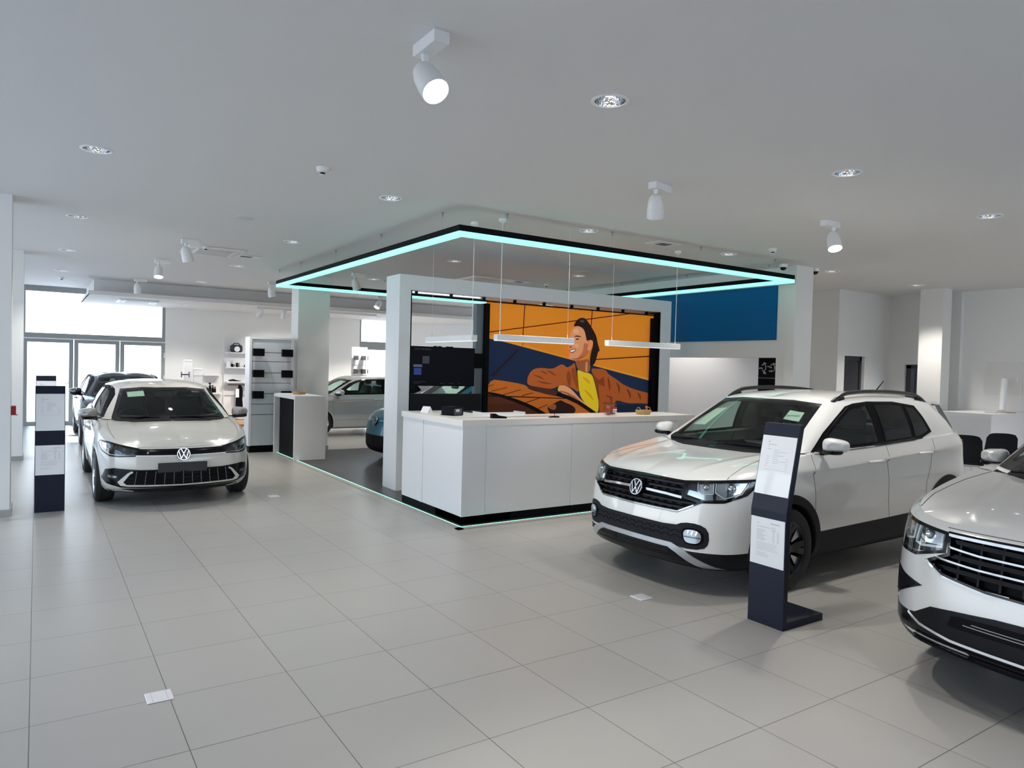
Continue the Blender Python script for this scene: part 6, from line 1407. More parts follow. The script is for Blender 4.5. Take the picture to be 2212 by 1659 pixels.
# ------------------------------------------------------------------ silver SUV cut by the right edge of the picture
M_psilver = paint_mat('paint_silver_white', (0.70, 0.70, 0.69), 0.25, 0.28)
def build_big():
    root = car_root('silver SUV with wide chrome grille, cut off by the right edge', 3.98, -3.82, 3.108); root.scale = (1.06, 1.06, 1.06)
    b = Body(P_BIG); b._pend = []; RA = 0.395; WH = [(.885, .355), (3.565, .355)]
    window_set(b, root, 'front', 'windshield', [(-.765, 1.108), (-.30, 1.072), (.30, 1.072), (.765, 1.108), (.598, 1.522), (.28, 1.55), (-.28, 1.55), (-.598, 1.522)], rim=0.045)
    fr = [(1.50, 1.125), (2.50, 1.15), (2.50, 1.545), (2.25, 1.535), (2.08, 1.505), (1.90, 1.44)]; rr = [(2.57, 1.152), (3.45, 1.175), (3.45, 1.535), (2.57, 1.55)]
    for p, g in ((fr, M_cglass), (rr, M_cglassd)): window_set(b, root, 'side', 'side_window', p, (-1, 1), rim=.022, glass=g, rim_mat=M_black)
    frame_with_openings(b, root, [(1.34, 1.12), (1.5, 1.112), (3.5, 1.162), (4.0, 1.20), (3.9, 1.42), (3.7, 1.54), (2.6, 1.565), (2.2, 1.55), (2.03, 1.52), (1.88, 1.45)], [fr, rr])
    # wide grille
    gr = [(-.46, .868), (0, .875), (.46, .868), (.45, .765), (.565, .705), (.47, .655), (.25, .627), (0, .622), (-.25, .627), (-.47, .655), (-.565, .705), (-.45, .765)]
    g = pz(b, root, 'grille', 'front', gr, M_black, 0.0, 0.01, depth=0.05); b._pend.append(('front', inset(gr, .003), 1, ('side', 'bonnet')))
    fixn(b.patch('front', inset(gr, -.006), .004, .055, 1, .02, hole=inset(gr, .010)).build('grille_surround', M_blackg, g, smooth=40))
    fixn(b.strip('front', [(-.46, .858), (0, .864), (.46, .858)], .015, .006, .03).build('chrome_bar', M_chrome, g, smooth=40))
    for z, x1 in ((.79, .45), (.725, .53)): fixn(b.strip('front', [(-x1, z+.01), (-.3, z), (0, z), (.3, z), (x1, z+.01)], .010, .004, .03).build('chrome_bar', M_chrome, g, smooth=40))
    for z, x1 in ((.828, .45), (.757, .46), (.69, .52)):
        fixn(b.strip('front', [(-x1, z), (0, z), (x1, z)], .022, -.015, .03).build('grille_bar', M_ppiano, g, smooth=40))
    for k in range(-4, 5): fixn(b.strip('front', [(k*.1, .85), (k*.1, .64)], .010, -.02, .02).build('grille_bar', M_plast, g))
    fixn(b.strip('front', [(-.57, .705), (-.47, .650), (-.25, .622), (0, .617), (.25, .622), (.47, .650), (.57, .705)], .010, .008, .012).build('chrome_bar', M_chrome, g, smooth=40))
    q, d = b.ray('front', 0, .765); emblem(root, (q.x-.012, 0, .765), .078, .15)
    V = ('ang', 32)
    lamp = [b.flat(V, p) for p in ((.115, .46, .862), (.12, .445, .770), (.22, .60, .715), (.36, .76, .72), (.50, .85, .745), (.55, .872, .845), (.52, .862, .885), (.36, .79, .885), (.2, .62, .872))]
    def inn(put, line, ball):
        A = lambda x, y, z: b.flat(V, (x, y, z))
        put('lamp_module', [A(.13, .49, .855), A(.13, .48, .79), A(.20, .60, .78), A(.22, .62, .862)], M_reflector, .03); put('lamp_module', [A(.24, .65, .868), A(.24, .65, .775), A(.38, .775, .785), A(.44, .80, .872)], M_reflector, .03)
        ball('lamp_projector', A(.2, .57, .83)[0], .828, .028, M_chrome, .01); ball('lamp_projector', A(.30, .715, .83)[0], .83, .032, M_lampglass, .01)
        line('light_guide', [A(.14, .49, .862), A(.135, .48, .785), A(.20, .595, .765), A(.235, .635, .772), A(.23, .63, .865)], M_drl, .012)
        line('light_guide', [A(.25, .665, .862), A(.25, .66, .785), A(.33, .735, .765), A(.43, .80, .79)], M_drl, .012)
        put('indicator_lamp', [A(.40, .80, .87), A(.39, .79, .845), A(.48, .84, .85), A(.50, .85, .875)], M_amber, .02)
        line('chrome_bar', [A(.16, .52, .742), A(.25, .64, .725), A(.38, .77, .733), A(.5, .845, .756)], M_chrome, .008, .004)
    for sd in (1, -1): headlamp(b, root, V, lamp, inn, sd)
    # bumper: side triangles, dark lower intake with chrome line, silver skid
    W2 = ('ang', 30)
    for sd in (1, -1):
        tri = [b.flat(W2, p) for p in ((.13, .555, .568), (.20, .70, .59), (.36, .86, .635), (.41, .87, .625), (.38, .862, .45), (.30, .815, .435))]
        t_ = pz(b, root, 'air_curtain', W2, tri, M_ppiano, .004, .012, (sd,)); ti = inset(tri, .02); pz(b, t_, 'recess', W2, ti, M_black, .006, .008, (sd,))
    it = [(0, .528), (.20, .520), (.40, .498), (.52, .480), (.62, .418), (.665, .408), (.80, .405), (.855, .42), (.86, .34), (.80, .30), (.66, .28), (.40, .275), (0, .27)]
    ik = pz(b, root, 'lower_intake', 'front', it+[(-a, z) for a, z in it[::-1] if a > 0], M_ppiano, .005, .02)
    pz(b, ik, 'intake_opening', 'front', [(-.40, .475), (-.2, .49), (0, .493), (.2, .49), (.40, .475), (.42, .42), (0, .425), (-.42, .42)], M_black, .008, .008)
    for z, x1 in ((.462, .30), (.448, .34)): fixn(b.strip('front', [(-x1, z), (0, z), (x1, z)], .004, .010, .004).build('intake_bar', M_grey, ik))
    fixn(b.strip('front', [(-.665, .405), (-.58, .372), (-.40, .35), (0, .345), (.40, .35), (.58, .372), (.665, .405)], .013, .012, .016).build('chrome_bar', M_chrome, ik, smooth=40))
    for z, x1 in ((.328, .60), (.305, .62), (.288, .62)): fixn(b.strip('front', [(-x1, z), (0, z-.006), (x1, z)], .007, .009, .006).build('intake_bar', M_black, ik))
    pz(b, root, 'skid_plate', 'front', [(-.66, .262), (-.4, .274), (0, .270), (.4, .274), (.66, .262), (.58, .238), (0, .240), (-.58, .238)], mat('silver_trim', (0.55, 0.57, 0.60), 0.3, 0.7), .012, .02)
    fixn(b.strip('front', [(-.47+.025*math.cos(t), .537+.025*math.sin(t)) for t in np.linspace(0, 2*PI, 20, False)], .0025, .001, .003, closed=True).build('tow_cap_gap', M_seam, root))
    b.arches(WH, RA); do_cuts(b)
    finish(b, root, M_psilver, M_plast, 16, doors=((1.28, 2.52), (2.52, 3.3)))
    gaps(b, root, [('side', [(1.28, 1.09), (1.26, .85), (1.29, .45)], (1, -1)), ('side', [(2.52, 1.12), (2.52, .6), (2.55, .45)], (1, -1)),
                   ('front', [(-.48, .888), (-.2, .892), (0, .893), (.2, .892), (.48, .888)], (1,)), ('top', [(.34, .735), (.55, .77), (.9, .775), (1.15, .75)], (1, -1))])
    for wx, wz in WH:
        arch_liner(b, root, wx, wz, RA); arch_trim(b, root, wx, wz, RA, .045, M_plast, .006, -.25, PI+.25)
        for sd in (-1, 1): wheel(root, wx, sd*.80, .355, .24, .235, dict(n=5, w=.055, mat=M_alloy, twin=(-.14, .14), conv=.3), sd)
    for sd in (-1, 1): mirror(root, 1.47, sd*.885, 1.145, sd, M_psilver, s=.72)
    for x, z in ((2.25, .98), (3.15, 1.0)): handle(b, root, x, z, M_psilver)
    pz(b, root, 'cowl_panel', 'top', [(1.0, -.45), (1.11, -.63), (1.19, -.71), (1.24, -.69), (1.16, -.57), (1.06, 0), (1.16, .57), (1.24, .69), (1.19, .71), (1.11, .63), (1.0, .45), (.97, 0)], M_plast, .005, .01)
    for y0, y1, x1 in ((-.64, .02, 1.08), (.05, .62, 1.1)): MB().tube([(1.10, y0, 1.10), ((1.1+x1)/2, (y0+y1)/2, 1.112), (x1, y1, 1.10)], .008, 6).build('wiper', M_black, root)
    for sd in (-1, 1): MB().tube([(2.0, sd*.6, 1.56), (2.1, sd*.6, 1.62), (2.8, sd*.6, 1.655), (3.6, sd*.6, 1.61), (3.75, sd*.6, 1.56)], .018, 10).build('roof_rail', M_chrome, root, smooth=50)
    MB().box((.35, -.75, .2), (4.2, .75, .36)).build('underbody', M_under, root)
    cabin(root, P_BIG)
    return root, b
# ------------------------------------------------------------------ cars further back
def simple_hatch(label, x, y, ang, paint, P, f=1.0, lampmat=M_reflector, RA=.345, wheel_r=.315, alloy=M_alloy, off_=0.0):
    root = car_root(label, x, y, ang); b = Body(P); b._pend = []; hw = P['plan'][7][1]
    WH = [(.84, wheel_r), (.84+2.58*f, wheel_r)]
    hatch_glass(b, root, f)
    gr = [(-.50, .675), (.50, .675), (.48, .61), (-.48, .61)]; g = pz(b, root, 'grille', 'front', gr, M_ppiano, .002, .012)
    fixn(b.strip('front', [(-.50, .64), (0, .636), (.50, .64)], .01, .006, .01).build('chrome_bar', M_chrome, g, smooth=40))
    q, d = b.ray('front', 0, .63); emblem(root, (q.x-.012, 0, .63), .07, .12)
    V = ('ang', 35); lamp = [b.flat(V, p) for p in ((.10, .50, .69), (.105, .505, .615), (.30, .735, .60), (.50, .82, .65), (.60, .845, .74), (.55, .83, .765), (.22, .635, .72))]
    def inn(put, line, ball):
        A = lambda x_, y_, z_: b.flat(V, (x_, y_, z_))
        put('lamp_module', [A(.16, .56, .70), A(.16, .56, .635), A(.34, .745, .65), A(.37, .755, .735)], M_reflector, .02); line('light_guide', [A(.12, .51, .62), A(.31, .735, .615), A(.48, .815, .665), A(.56, .83, .74)], M_drl, .014, .006)
    for sd in (1, -1): headlamp(b, root, V, lamp, inn, sd)
    it = [(0, .43), (.60, .44), (.76, .46), (.78, .33), (.62, .26), (0, .25)]; pz(b, root, 'lower_grille', 'front', it+[(-a, z) for a, z in it[::-1] if a > 0], M_black, .004, .02)
    b.arches(WH, RA); do_cuts(b); finish(b, root, paint, None, doors=((1.18, 2.26*f), (2.26*f, 3.0*f)))
    gaps(b, root, [('side', [(1.18, .96), (1.16, .75), (1.19, .40)], (1, -1)), ('side', [(2.26*f, .98), (2.26*f, .5), (2.28*f, .38)], (1, -1)), ('side', [(1.20, .385), (2.95*f, .385)], (1, -1)), ('top', [(.36, .69), (.5, .72), (.8, .74), (1.06, .72)], (1, -1))])
    for wx, wz in WH:
        arch_liner(b, root, wx, wz, RA); arch_trim(b, root, wx, wz, RA, .025, paint, .004, -.2, PI+.2, 'wheel_arch_lip')
        for sd in (-1, 1): wheel(root, wx, sd*(hw-.105), wheel_r, .215, .21, dict(n=5, w=.055, mat=alloy, twin=(-.13, .13), conv=.3), sd)
    for sd in (-1, 1): mirror(root, 1.30, sd*(hw+.055), 1.04, sd, paint, s=.98)
    for x_, z in ((2.05*f, .87), (2.85*f, .885)): handle(b, root, x_, z, paint)
    pz(b, root, 'cowl_panel', 'top', [(.90, -.45), (1.10, -.67), (1.14, -.64), (.97, 0), (1.14, .64), (1.10, .67), (.90, .45), (.872, 0)], M_plast, .005, .01)
    MB().box((.35, -.70, .17), (P['L']-.35, .70, .30)).build('underbody', M_under, root); cabin(root, P)
    return root, b
M_pnavy = paint_mat('paint_dark_navy', (0.010, 0.013, 0.022), 0.3, 0.22)
P_dark = hatch(4.28, .89); P_dark['fine'] = False
# silver estate seen from its left side, half hidden by the pillar and portal
M_psil2 = paint_mat('paint_estate_silver', (0.60, 0.62, 0.63), 0.5, 0.28)
P_EST = hatch(4.55, .905); P_EST['fine'] = False
P_EST['roof'] = [(1.68, 1.372), (2.0, 1.42), (2.7, 1.435), (3.4, 1.42), (4.17, 1.33)]
# teal electric hatch: shorter bonnet, tall roof, smooth nose
M_pteal = mat('paint_teal', (0.003, 0.10, 0.165), 0.3, 0.1, coat=0.35, spec=0.3)
P_EV = dict(L=4.26, fine=False, nk=NK, plan=[(0,0),(.03,.25),(.07,.42),(.14,.58),(.25,.71),(.40,.80),(.58,.86),(.86,.89),(1.3,.895),(2.2,.895),(3.0,.893),(3.5,.89),(3.85,.86),(4.08,.78),(4.20,.62),(4.25,.35),(4.26,0)],
  profiles=[(0,[(.16,.18),(.07,.21),(.02,.26),(0,.33),(0,.46),(.01,.58),(.04,.70),(.10,.80),(.19,.855)]),
            (4.2,[(.12,.18),(.06,.21),(.02,.26),(0,.33),(0,.46),(.006,.58),(.025,.71),(.07,.82),(.13,.885)]),
            (7,[(.10,.18),(.05,.22),(.022,.28),(.008,.37),(0,.50),(.002,.65),(.012,.80),(.04,.91),(.10,.98)]),
            (8,[(.12,.18),(.05,.22),(.03,.29),(.018,.38),(.006,.54),(.008,.72),(.02,.88),(.03,.98),(.075,1.04)]),
            (10,[(.12,.18),(.05,.22),(.03,.29),(.02,.38),(.006,.56),(.010,.74),(.022,.90),(.02,.99),(.06,1.06)]),
            (13.5,[(.14,.22),(.07,.27),(.02,.33),(0,.43),(.004,.58),(.04,.74),(.055,.90),(.065,1.0),(.11,1.07)]),
            (16,[(.16,.22),(.07,.27),(.02,.33),(0,.43),(.01,.58),(.06,.74),(.065,.90),(.07,1.0),(.12,1.07)])],
  cowl=(1.0,.80), bonnet=[(.19,.855),(.3,.90),(.5,.955),(.7,.99),(.80,1.0)], crown=2.4,
  glass=[((.80,0,.99),(1.68,0,1.49),.04),((.83,.35,.995),(1.70,.30,1.485),.04),((.91,.60,1.005),(1.75,.48,1.47),.025),((.98,.71,1.01),(1.82,.56,1.45),.012),((1.1,.78,1.015),(1.95,.60,1.45),.012),
         ((1.65,.81,1.03),(2.2,.63,1.475),.02),((2.4,.82,1.04),(2.6,.64,1.49),.022),((3.1,.815,1.05),(3.1,.635,1.475),.022),((3.6,.79,1.06),(3.5,.61,1.43),.02),((3.95,.73,1.06),(3.78,.56,1.40),.02),((4.08,.60,1.055),(3.88,.47,1.40),.02),((4.14,.3,1.05),(3.92,.25,1.41),.02),((4.15,0,1.05),(3.93,0,1.415),.02)],
  roof=[(1.68,1.49),(2.1,1.54),(2.7,1.555),(3.3,1.52),(3.93,1.415)], dash_z=1.0, roof_z=1.50)
def build_ev():
    root = car_root('teal electric hatchback behind the portal wall, only its nose showing', 4.86, 6.35, PI+.05); root.location.z = 0.0145; b = Body(P_EV); b._pend = []; RA = .375; WH = [(.80, .35), (3.57, .35)]
    window_set(b, root, 'front', 'windshield', [(-.68, 1.03), (-.3, 1.005), (.3, 1.005), (.68, 1.03), (.55, 1.44), (.28, 1.465), (-.28, 1.465), (-.55, 1.44)], rim=.04)
    fr = [(1.35, 1.04), (2.35, 1.055), (2.35, 1.46), (2.1, 1.445), (1.85, 1.39)]; rr = [(2.42, 1.057), (3.3, 1.08), (3.4, 1.2), (3.2, 1.40), (2.42, 1.462)]
    for p in (fr, rr): window_set(b, root, 'side', 'side_window', p, (-1, 1), rim=.022, rim_mat=M_black)
    frame_with_openings(b, root, [(1.12, 1.035), (3.35, 1.06), (3.5, 1.2), (3.25, 1.43), (2.4, 1.48), (2.0, 1.45), (1.8, 1.41)], [fr, rr])
    pz(b, root, 'bonnet_panel', 'top', [(.45, -.68), (.30, -.45), (.24, 0), (.30, .45), (.45, .68), (.75, .74), (.74, 0), (.75, -.74)], M_pteal, .003, .006)
    q, d = b.ray('front', 0, .735); emblem(root, (q.x-.01, 0, .735), .075, .35)
    fixn(b.strip('front', [(-.55, .765), (0, .745), (.55, .765)], .006, .003, .006).build('light_bar', M_drl, root))
    V = ('ang', 35); lamp = [b.flat(V, p) for p in ((.22, .52, .775), (.2, .54, .73), (.34, .72, .72), (.5, .81, .77), (.58, .84, .85), (.40, .76, .83))]
    def inn(put, line, ball):
        A = lambda x_, y_, z_: b.flat(V, (x_, y_, z_)); put('lamp_module', [A(.28, .62, .79), A(.27, .62, .745), A(.42, .77, .765), A(.45, .78, .82)], M_reflector, .02)
    for sd in (1, -1): headlamp(b, root, V, lamp, inn, sd)
    it = [(0, .50), (.55, .50), (.70, .47), (.74, .33), (.6, .24), (0, .22)]; pz(b, root, 'lower_grille', 'front', it+[(-a, z) for a, z in it[::-1] if a > 0], M_black, .004, .02)
    b.arches(WH, RA); do_cuts(b); finish(b, root, M_pteal, M_black, 16, doors=((1.2, 2.38), (2.38, 3.15)))
    for wx, wz in WH:
        arch_liner(b, root, wx, wz, RA); arch_trim(b, root, wx, wz, RA, .025, M_pteal, .004, -.2, PI+.2, 'wheel_arch_lip')
        for sd in (-1, 1): wheel(root, wx, sd*.785, .35, .24, .215, dict(n=5, w=.07, mat=M_alloy), sd)
    for sd in (-1, 1): mirror(root, 1.22, sd*.96, 1.09, sd, M_pteal)
    MB().box((.35, -.72, .18), (3.9, .72, .34)).build('underbody', M_under, root); cabin(root, P_EV)
    return root, b
# ------------------------------------------------------------------ accessory shelf unit on the far wall
su = thing('shelf_unit', 'white wall shelf unit with accessories at the back, left of the grey rack', 'shelf unit', (4.35, 15.845, 0))
MB().box((0, -0.05, 0.07), (1.25, 0, 2.35)).build('back_panel', mat('shelf_panel', (0.78, 0.78, 0.80), 0.5), su)
for z in (1.925, 1.515, 1.115): MB().box((0.04, -0.33, z), (1.25, -0.05, z+.03)).build('shelf', M_white, su)
MB().box((0.03, -0.06, 0.735), (1.25, -0.05, 0.75)).build('seam_strip', M_grey, su)
MB().tube([(0.12, -0.06, 1.05), (0.12, -0.25, 1.05), (1.22, -0.25, 1.05), (1.22, -0.06, 1.05)], 0.012, 8).build('hanging_rail', M_black, su)
wp = MB().box((4.30, 14.2, 0.0), (5.5, 15.78, 0.06)).build('wooden_plinth', mat('plinth_wood', (0.42, 0.24, 0.12), 0.5)); tag(wp, 'low brown wooden plinth under the back wall shelf unit', 'plinth')
bg = thing('wash_bag', 'dark bag with a white round print on the top shelf at the back', 'bag', (4.65, 15.66, 1.955))
MB().bbox((-.16, -.09, 0), (.16, .09, .21), .06, 3).build('body', mat('bag_navy', (0.02, 0.02, 0.035), 0.5), bg, smooth=50)
MB().lathe([(0, 0), (.075, 0), (.075, .006), (0, .008)], 24, (0, -.09, .09), (0, -1, 0)).build('round_print', M_paper, bg)
MB().tube([(-.1, 0, .2), (-.06, 0, .25), (.06, 0, .25), (.1, 0, .2)], .012, 8).build('handle', M_black, bg, smooth=50)
def small(name, label, cat, x, z, parts, y=15.66, group=None):
    t = thing(name, label, cat, (x, y, z), 0, group)
    for n_, a, b_, mt in parts: MB().bbox(a, b_, .004, 1).build(n_, mt, t)
M_boxw = mat('carton_white', (0.82, 0.82, 0.82), 0.5); z2 = 1.545
small('gift_box', 'white carton at the left end of the middle shelf', 'box', 4.44, z2, [('carton', (-.05, -.05, 0), (.05, .05, .15), M_boxw), ('lid', (-.052, -.052, .15), (.052, .052, .165), M_boxw)], group='cartons on the middle shelf')
small('gift_box', 'white carton behind the small dark cups on the middle shelf', 'box', 4.60, z2, [('carton', (-.04, .02, 0), (.04, .08, .16), M_boxw), ('lid', (-.042, .018, .16), (.042, .082, .172), M_boxw)], group='cartons on the middle shelf')
small('gift_box', 'wide white carton right of the cups on the middle shelf', 'box', 4.84, z2, [('carton', (-.09, .02, 0), (.09, .08, .14), M_boxw), ('label', (-.05, .016, .03), (.05, .02, .09), M_paper)], group='cartons on the middle shelf')
def cup(x, z, label, r=.035, h=.085, y=15.60):
    t = thing('cup', label, 'cup', (x, y, z), 0, 'dark cups on the shelves')
    MB().lathe([(r*.8, 0), (r, h), (r*.92, h), (r*.74, .006), (0, .006)], 20).build('body', M_black, t, smooth=50)
    MB().tube([(r*.9, 0, h*.8), (r*1.7, 0, h*.75), (r*1.7, 0, h*.35), (r*.85, 0, h*.25)], .006, 8).build('handle', M_black, t, smooth=50)
cup(4.535, z2, 'leftmost dark cup on the middle shelf'); cup(4.66, z2, 'second dark cup from the left on the middle shelf', .032, .12); cup(4.88, z2, 'dark cup at the right of the middle shelf', .03, .07); cup(4.92, 1.145, 'dark mug alone on the lowest shelf', .045, .085)
pen = MB().tube([(-.17, 0, .02), (-.05, 0, .035), (.04, 0, .015), (.17, .03, .006)], [.02, .03, .02, .006], 8).build('umbrella', M_black, None, smooth=50, loc=(4.62, 15.62, 1.145)); tag(pen, 'folded black umbrella lying on the lowest shelf', 'umbrella')
sc = thing('scarf', 'black scarf with a paper tag hanging from the rail at the back', 'scarf', (4.73, 15.595, 0.28))
m = MB(); vs = []
for k, (z, w0, w1) in enumerate(((0, -.09, .10), (.2, -.09, .10), (.35, -.09, .085), (.55, -.075, .095), (.70, -.03, .08), (.755, -.02, .03))): vs += [(w0, -.02, z), (w1, -.015, z+.01), (w1, .02, z+.01), (w0, .015, z)]
m.add(vs, [(i*4+j, i*4+(j+1) % 4, (i+1)*4+(j+1) % 4, (i+1)*4+j) for i in range(5) for j in range(4)]+[(0, 1, 2, 3), (23, 22, 21, 20)]); fixn(m.build('cloth', M_black, sc, smooth=40))
MB().box((-.10, -.03, .42), (-.01, -.025, .66)).build('paper_tag', M_paper, sc)
# tall white panels with a dark double-ended holder, small shelves with bottles
def panel_(x0, x1, h, label, seam=None):
    t = thing('display_board', label, 'panel', (x0, 14.55, 0), 0, 'white display panels at the back'); MB().bbox((0, 0, 0), (x1-x0, .12, h), .004, 1).build('board', M_white, t); MB().box((0, -.005, h-.035), (x1-x0, 0, h-.03)).build('top_seam', M_grey, t)
    if seam: MB().box((0, -.004, seam), (x1-x0, 0, seam+.008)).build('seam', M_grey, t)
panel_(3.14, 3.33, 1.715, 'taller narrow white display panel behind the beige car'); panel_(3.37, 3.58, 1.50, 'shorter narrow white display panel behind the beige car', 1.31)
hk = thing('display_holder', 'dark double-ended holder in front of the taller white panel', 'holder', (3.145, 14.40, 1.34)); MB().tube([(-.085, 0, 0), (.085, 0, 0)], .014, 10).build('bar', M_black, hk)
for sx_ in (-1, 1): MB().bbox((sx_*.09-.012, -.015, -.07), (sx_*.09+.012, .015, .07), .004, 1).build('end_plate', mat('holder_slate', (0.07, 0.08, 0.12), 0.4), hk)
MB().box((-.01, 0, -.01), (.01, .15, .01)).build('bracket', M_black, hk)
def wshelf(x0, x1, z, label):
    t = thing('wall_shelf', label, 'shelf', (x0, 15.84, z), 0, 'small white wall shelves at the back'); MB().box((0, -.30, 0), (x1-x0, 0, .03)).build('board', M_white, t); MB().box((.02, -.02, -.05), (x1-x0-.02, 0, 0)).build('wall_bracket', M_white, t)
wshelf(3.80, 4.24, 1.30, 'small white wall shelf, upper one, left of the shelf unit'); wshelf(3.85, 4.28, 0.80, 'small white wall shelf carrying bottles, lower one')
def bottle(x, label, h=.24, r=.035, mt=M_black):
    t = thing('spray_bottle', label, 'bottle', (x, 15.68, .83), 0, 'care bottles on the small shelf'); MB().lathe([(0, 0), (r, 0), (r, h*.6), (r*.4, h*.75), (r*.35, h*.85), (0, h*.85)], 16).build('body', mt, t, smooth=40); MB().bbox((-.035, -.012, h*.85), (.02, .012, h), .005, 1).build('trigger_head', M_black, t)
bottle(3.98, 'tallest black spray bottle on the small back shelf', .27); bottle(4.05, 'shorter black bottle with pale label on the small back shelf', .20, .032); bottle(4.11, 'small pale-capped bottle at the right of the small back shelf', .16, .028)
tb = MB().bbox((0, 0, 0), (.07, .03, .13), .004, 1).build('wall_thermostat', mat('thermostat_grey', (0.42, 0.42, 0.42), 0.5), None, loc=(3.72, 15.81, 1.02)); tag(tb, 'small grey control box on the back wall by the lower shelf', 'control box')
# ------------------------------------------------------------------ second rack by the far window
r2 = thing('display_rack', 'white slatted display rack beside the far window, above the silver estate car', 'rack', (7.62, 14.6, 0))
MB().box((0, 0.0, 0), (.42, .05, 2.21)).build('back_panel', M_white, r2); MB().box((.42, -.01, 0), (.47, .36, 2.21)).build('side_panel', M_white, r2)
for z in (1.38, 1.48, 1.68, 1.90): MB().box((.02, -.004, z), (.40, 0, z+.006)).build('seam', M_grey, r2)
M_box2 = mat('rack_box_grey', (0.10, 0.10, 0.105), 0.5)
for zc, row in ((1.83, 'upper'), (1.44, 'lower')):
    for xc, sd_ in ((.095, 'left'), (.325, 'right')):
        t = thing('display_box', 'dark grey box on the rack by the far window, %s row, %s one' % (row, sd_), 'box', (7.62+xc, 14.6, zc), 0, 'grey boxes on the far rack'); MB().bbox((-.055, -.14, 0), (.055, -.02, .13), .006, 1).build('body', M_box2, t); MB().box((-.02, -.02, .05), (.02, -.0045, .07)).build('mounting_hook', M_grey, t)
    t = thing('display_box', 'dark grey box on the side of the rack by the far window, %s row' % row, 'box', (8.09, 14.72, zc), 0, 'grey boxes on the far rack'); MB().bbox((.02, -.05, 0), (.07, .05, .13), .006, 1).build('body', M_box2, t); MB().box((-.002, -.02, .05), (.02, .02, .07)).build('mounting_hook', M_grey, t)
# ------------------------------------------------------------------ dark picture board in the recess under the blue panel
pb = thing('picture_board', 'dark board with car interior pictures in the recess under the blue panel', 'picture board', (10.55, 2.46, 0.0))
MB().box((0, 0, 0), (.03, .36, 2.05)).build('board', M_black, pb)
rnd = random.Random(3)
for z0 in (1.70, 1.20):
    m = MB(); m.box((-.004, .0, z0-.035), (0, .36, z0-.028))
    for k in range(9):
        y, z = .03+.31*rnd.random(), z0+.02+.22*rnd.random(); m.quad((-.003, y-.03, z), (-.003, y+.03, z+.01), (-.003, y+.035, z+.03), (-.003, y-.02, z+.022))
    for cy_ in (.07, .25):
        pts = [(-.004, cy_+.045*math.cos(t), z0+.15+.06*math.sin(t)) for t in np.linspace(.6, 2*PI-.8, 12)]; m.tube(pts, .008, 6)
    m.build('picture', mat('picture_grey', (0.30, 0.31, 0.34), 0.5), pb)
wd = thing('sliding_door', 'white sliding door leaf with a black handle right of the portal', 'door', (9.86, 4.35, 0.0)); MB().box((0, 0, 0.005), (.03, 1.5, 2.0)).build('leaf', M_white, wd); MB().bbox((-.02, .03, 1.05), (0, .06, 1.25), .004, 1).build('handle', M_black, wd)
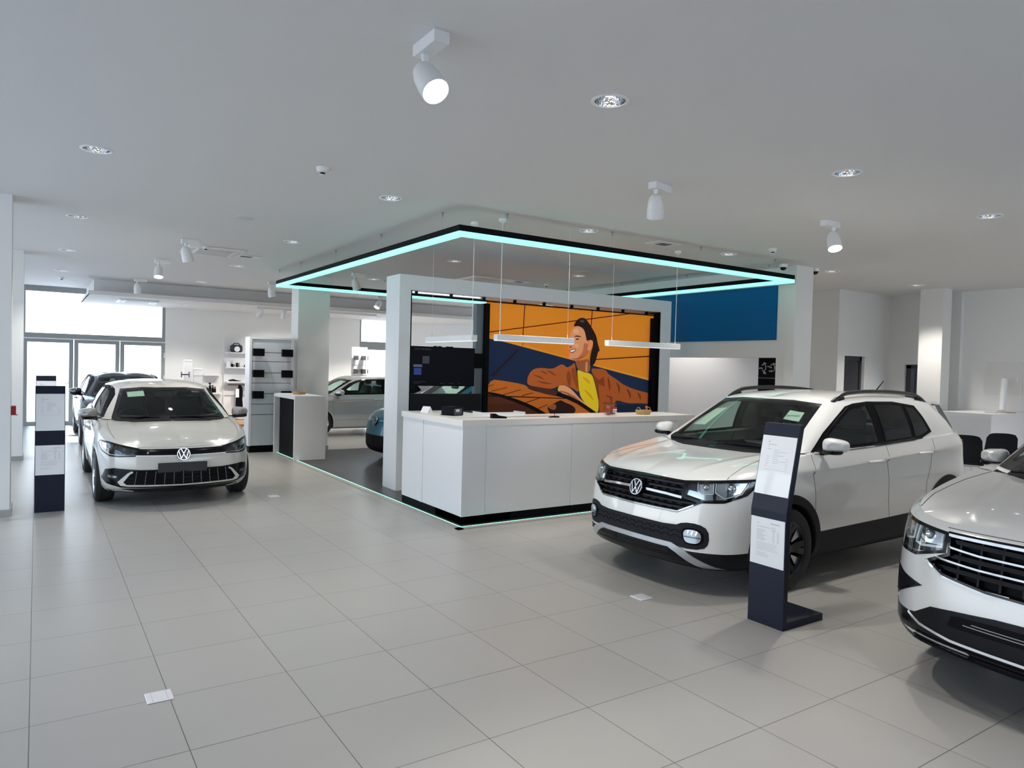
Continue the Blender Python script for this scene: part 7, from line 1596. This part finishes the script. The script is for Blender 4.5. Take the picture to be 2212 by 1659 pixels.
# ------------------------------------------------------------------ two black visitor chairs, service desk clutter
M_mesh = mat('chair_mesh_black', (0.010, 0.011, 0.015), 0.8, spec=0.2)
def chair(loc, rz, label):
    t = thing('visitor_chair', label, 'chair', loc, rz, 'black visitor chairs at the service desk')
    MB().bbox((-.24, -.24, .42), (.24, .24, .48), .03, 3).build('seat', M_mesh, t, smooth=50)
    m = MB(); vs = []; n = 11
    for k in range(7):
        f = k/6; w = .235-.03*f-(.03 if k == 6 else 0); z = .46+.44*f; y = .24+.10*f
        for j in range(n):
            u = -1+2*j/(n-1); vs.append((u*w, y-.04*(1-u*u), z-(.02*(u*u)**2 if k == 6 else 0)))
    N = len(vs); vs += [(x, y+.018, z) for x, y, z in vs]; fs = []
    for k in range(6):
        for j in range(n-1): a = k*n+j; fs += [(a, a+1, a+n+1, a+n), (N+a, N+a+n, N+a+n+1, N+a+1)]
    for k in range(6): fs += [(k*n, (k+1)*n, N+(k+1)*n, N+k*n), (k*n+n-1, N+k*n+n-1, N+(k+1)*n+n-1, (k+1)*n+n-1)]
    for j in range(n-1): fs += [(j, N+j, N+j+1, j+1), (6*n+j, 6*n+j+1, N+6*n+j+1, N+6*n+j)]
    m.add(vs, fs); fixn(m.build('backrest', M_mesh, t, smooth=50))
    for sx_ in (-1, 1):
        fr_ = MB().tube([(sx_*.24, .26, .62), (sx_*.25, .22, .44), (sx_*.25, -.20, .44), (sx_*.25, -.24, .40), (sx_*.25, -.26, .03), (sx_*.25, -.20, .013), (sx_*.25, .24, .013)], .012, 8); fr_.build('leg', M_chrome, t, smooth=50)
        MB().tube([(sx_*.25, .24, .52), (sx_*.26, .20, .65), (sx_*.26, -.12, .66)], .013, 8).build('armrest', M_black, t, smooth=50)
    MB().tube([(-.25, .245, .44), (.25, .245, .44)], .011, 8).build('crossbar', M_chrome, t, smooth=50)
chair((11.95, 0.05, 0), 2.0, 'black visitor chair right behind the tail of the car with roof rails'); chair((12.95, 0.05, 0), 2.25, 'black visitor chair further right, behind the mirror of the silver car')
ro = thing('paper_roll', 'white paper roll leaning on the service desk at the right edge', 'paper roll', (14.68, 0.65, 1.151)); MB().tube([(0, 0, .04), (.10, .02, .62)], .05, 16).build('roll', M_paper, ro, smooth=50); MB().tube([(.098, .0195, .615), (.1015, .0205, .63)], .03, 12).build('core', M_grey, ro)
for k, (x, y, r_, lab) in enumerate(((14.15, .60, .3, 'loose papers on the service desk, left pile'), (14.50, .52, -.2, 'brown and white papers on the service desk, right pile'))):
    t = thing('paper_stack', lab, 'papers', (x, y, 1.1505), r_, 'papers on the service desk')
    for q in range(3): MB().box((-.12+.02*q, -.10+.015*q, .006*q), (.12+.02*q, .08+.015*q, .006*q+.006)).build('sheet', M_paper if (q+k) % 2 == 0 else mat('brown_paper', (0.35, 0.22, 0.13), 0.6), t)
suv, suv_b = build_suv()
polo, polo_b = build_polo()
big, big_b = build_big()
dark, dark_b = simple_hatch('dark navy hatchback behind the beige car, by the glazed door', 1.60, 10.25, -PI/2, M_pnavy, P_dark, 4.28/4.074)
est, est_b = simple_hatch('silver estate car side-on between the pillar and the portal wall', 4.68, 12.0, PI, M_psil2, P_EST, 4.55/4.074)
ev, ev_b = build_ev()
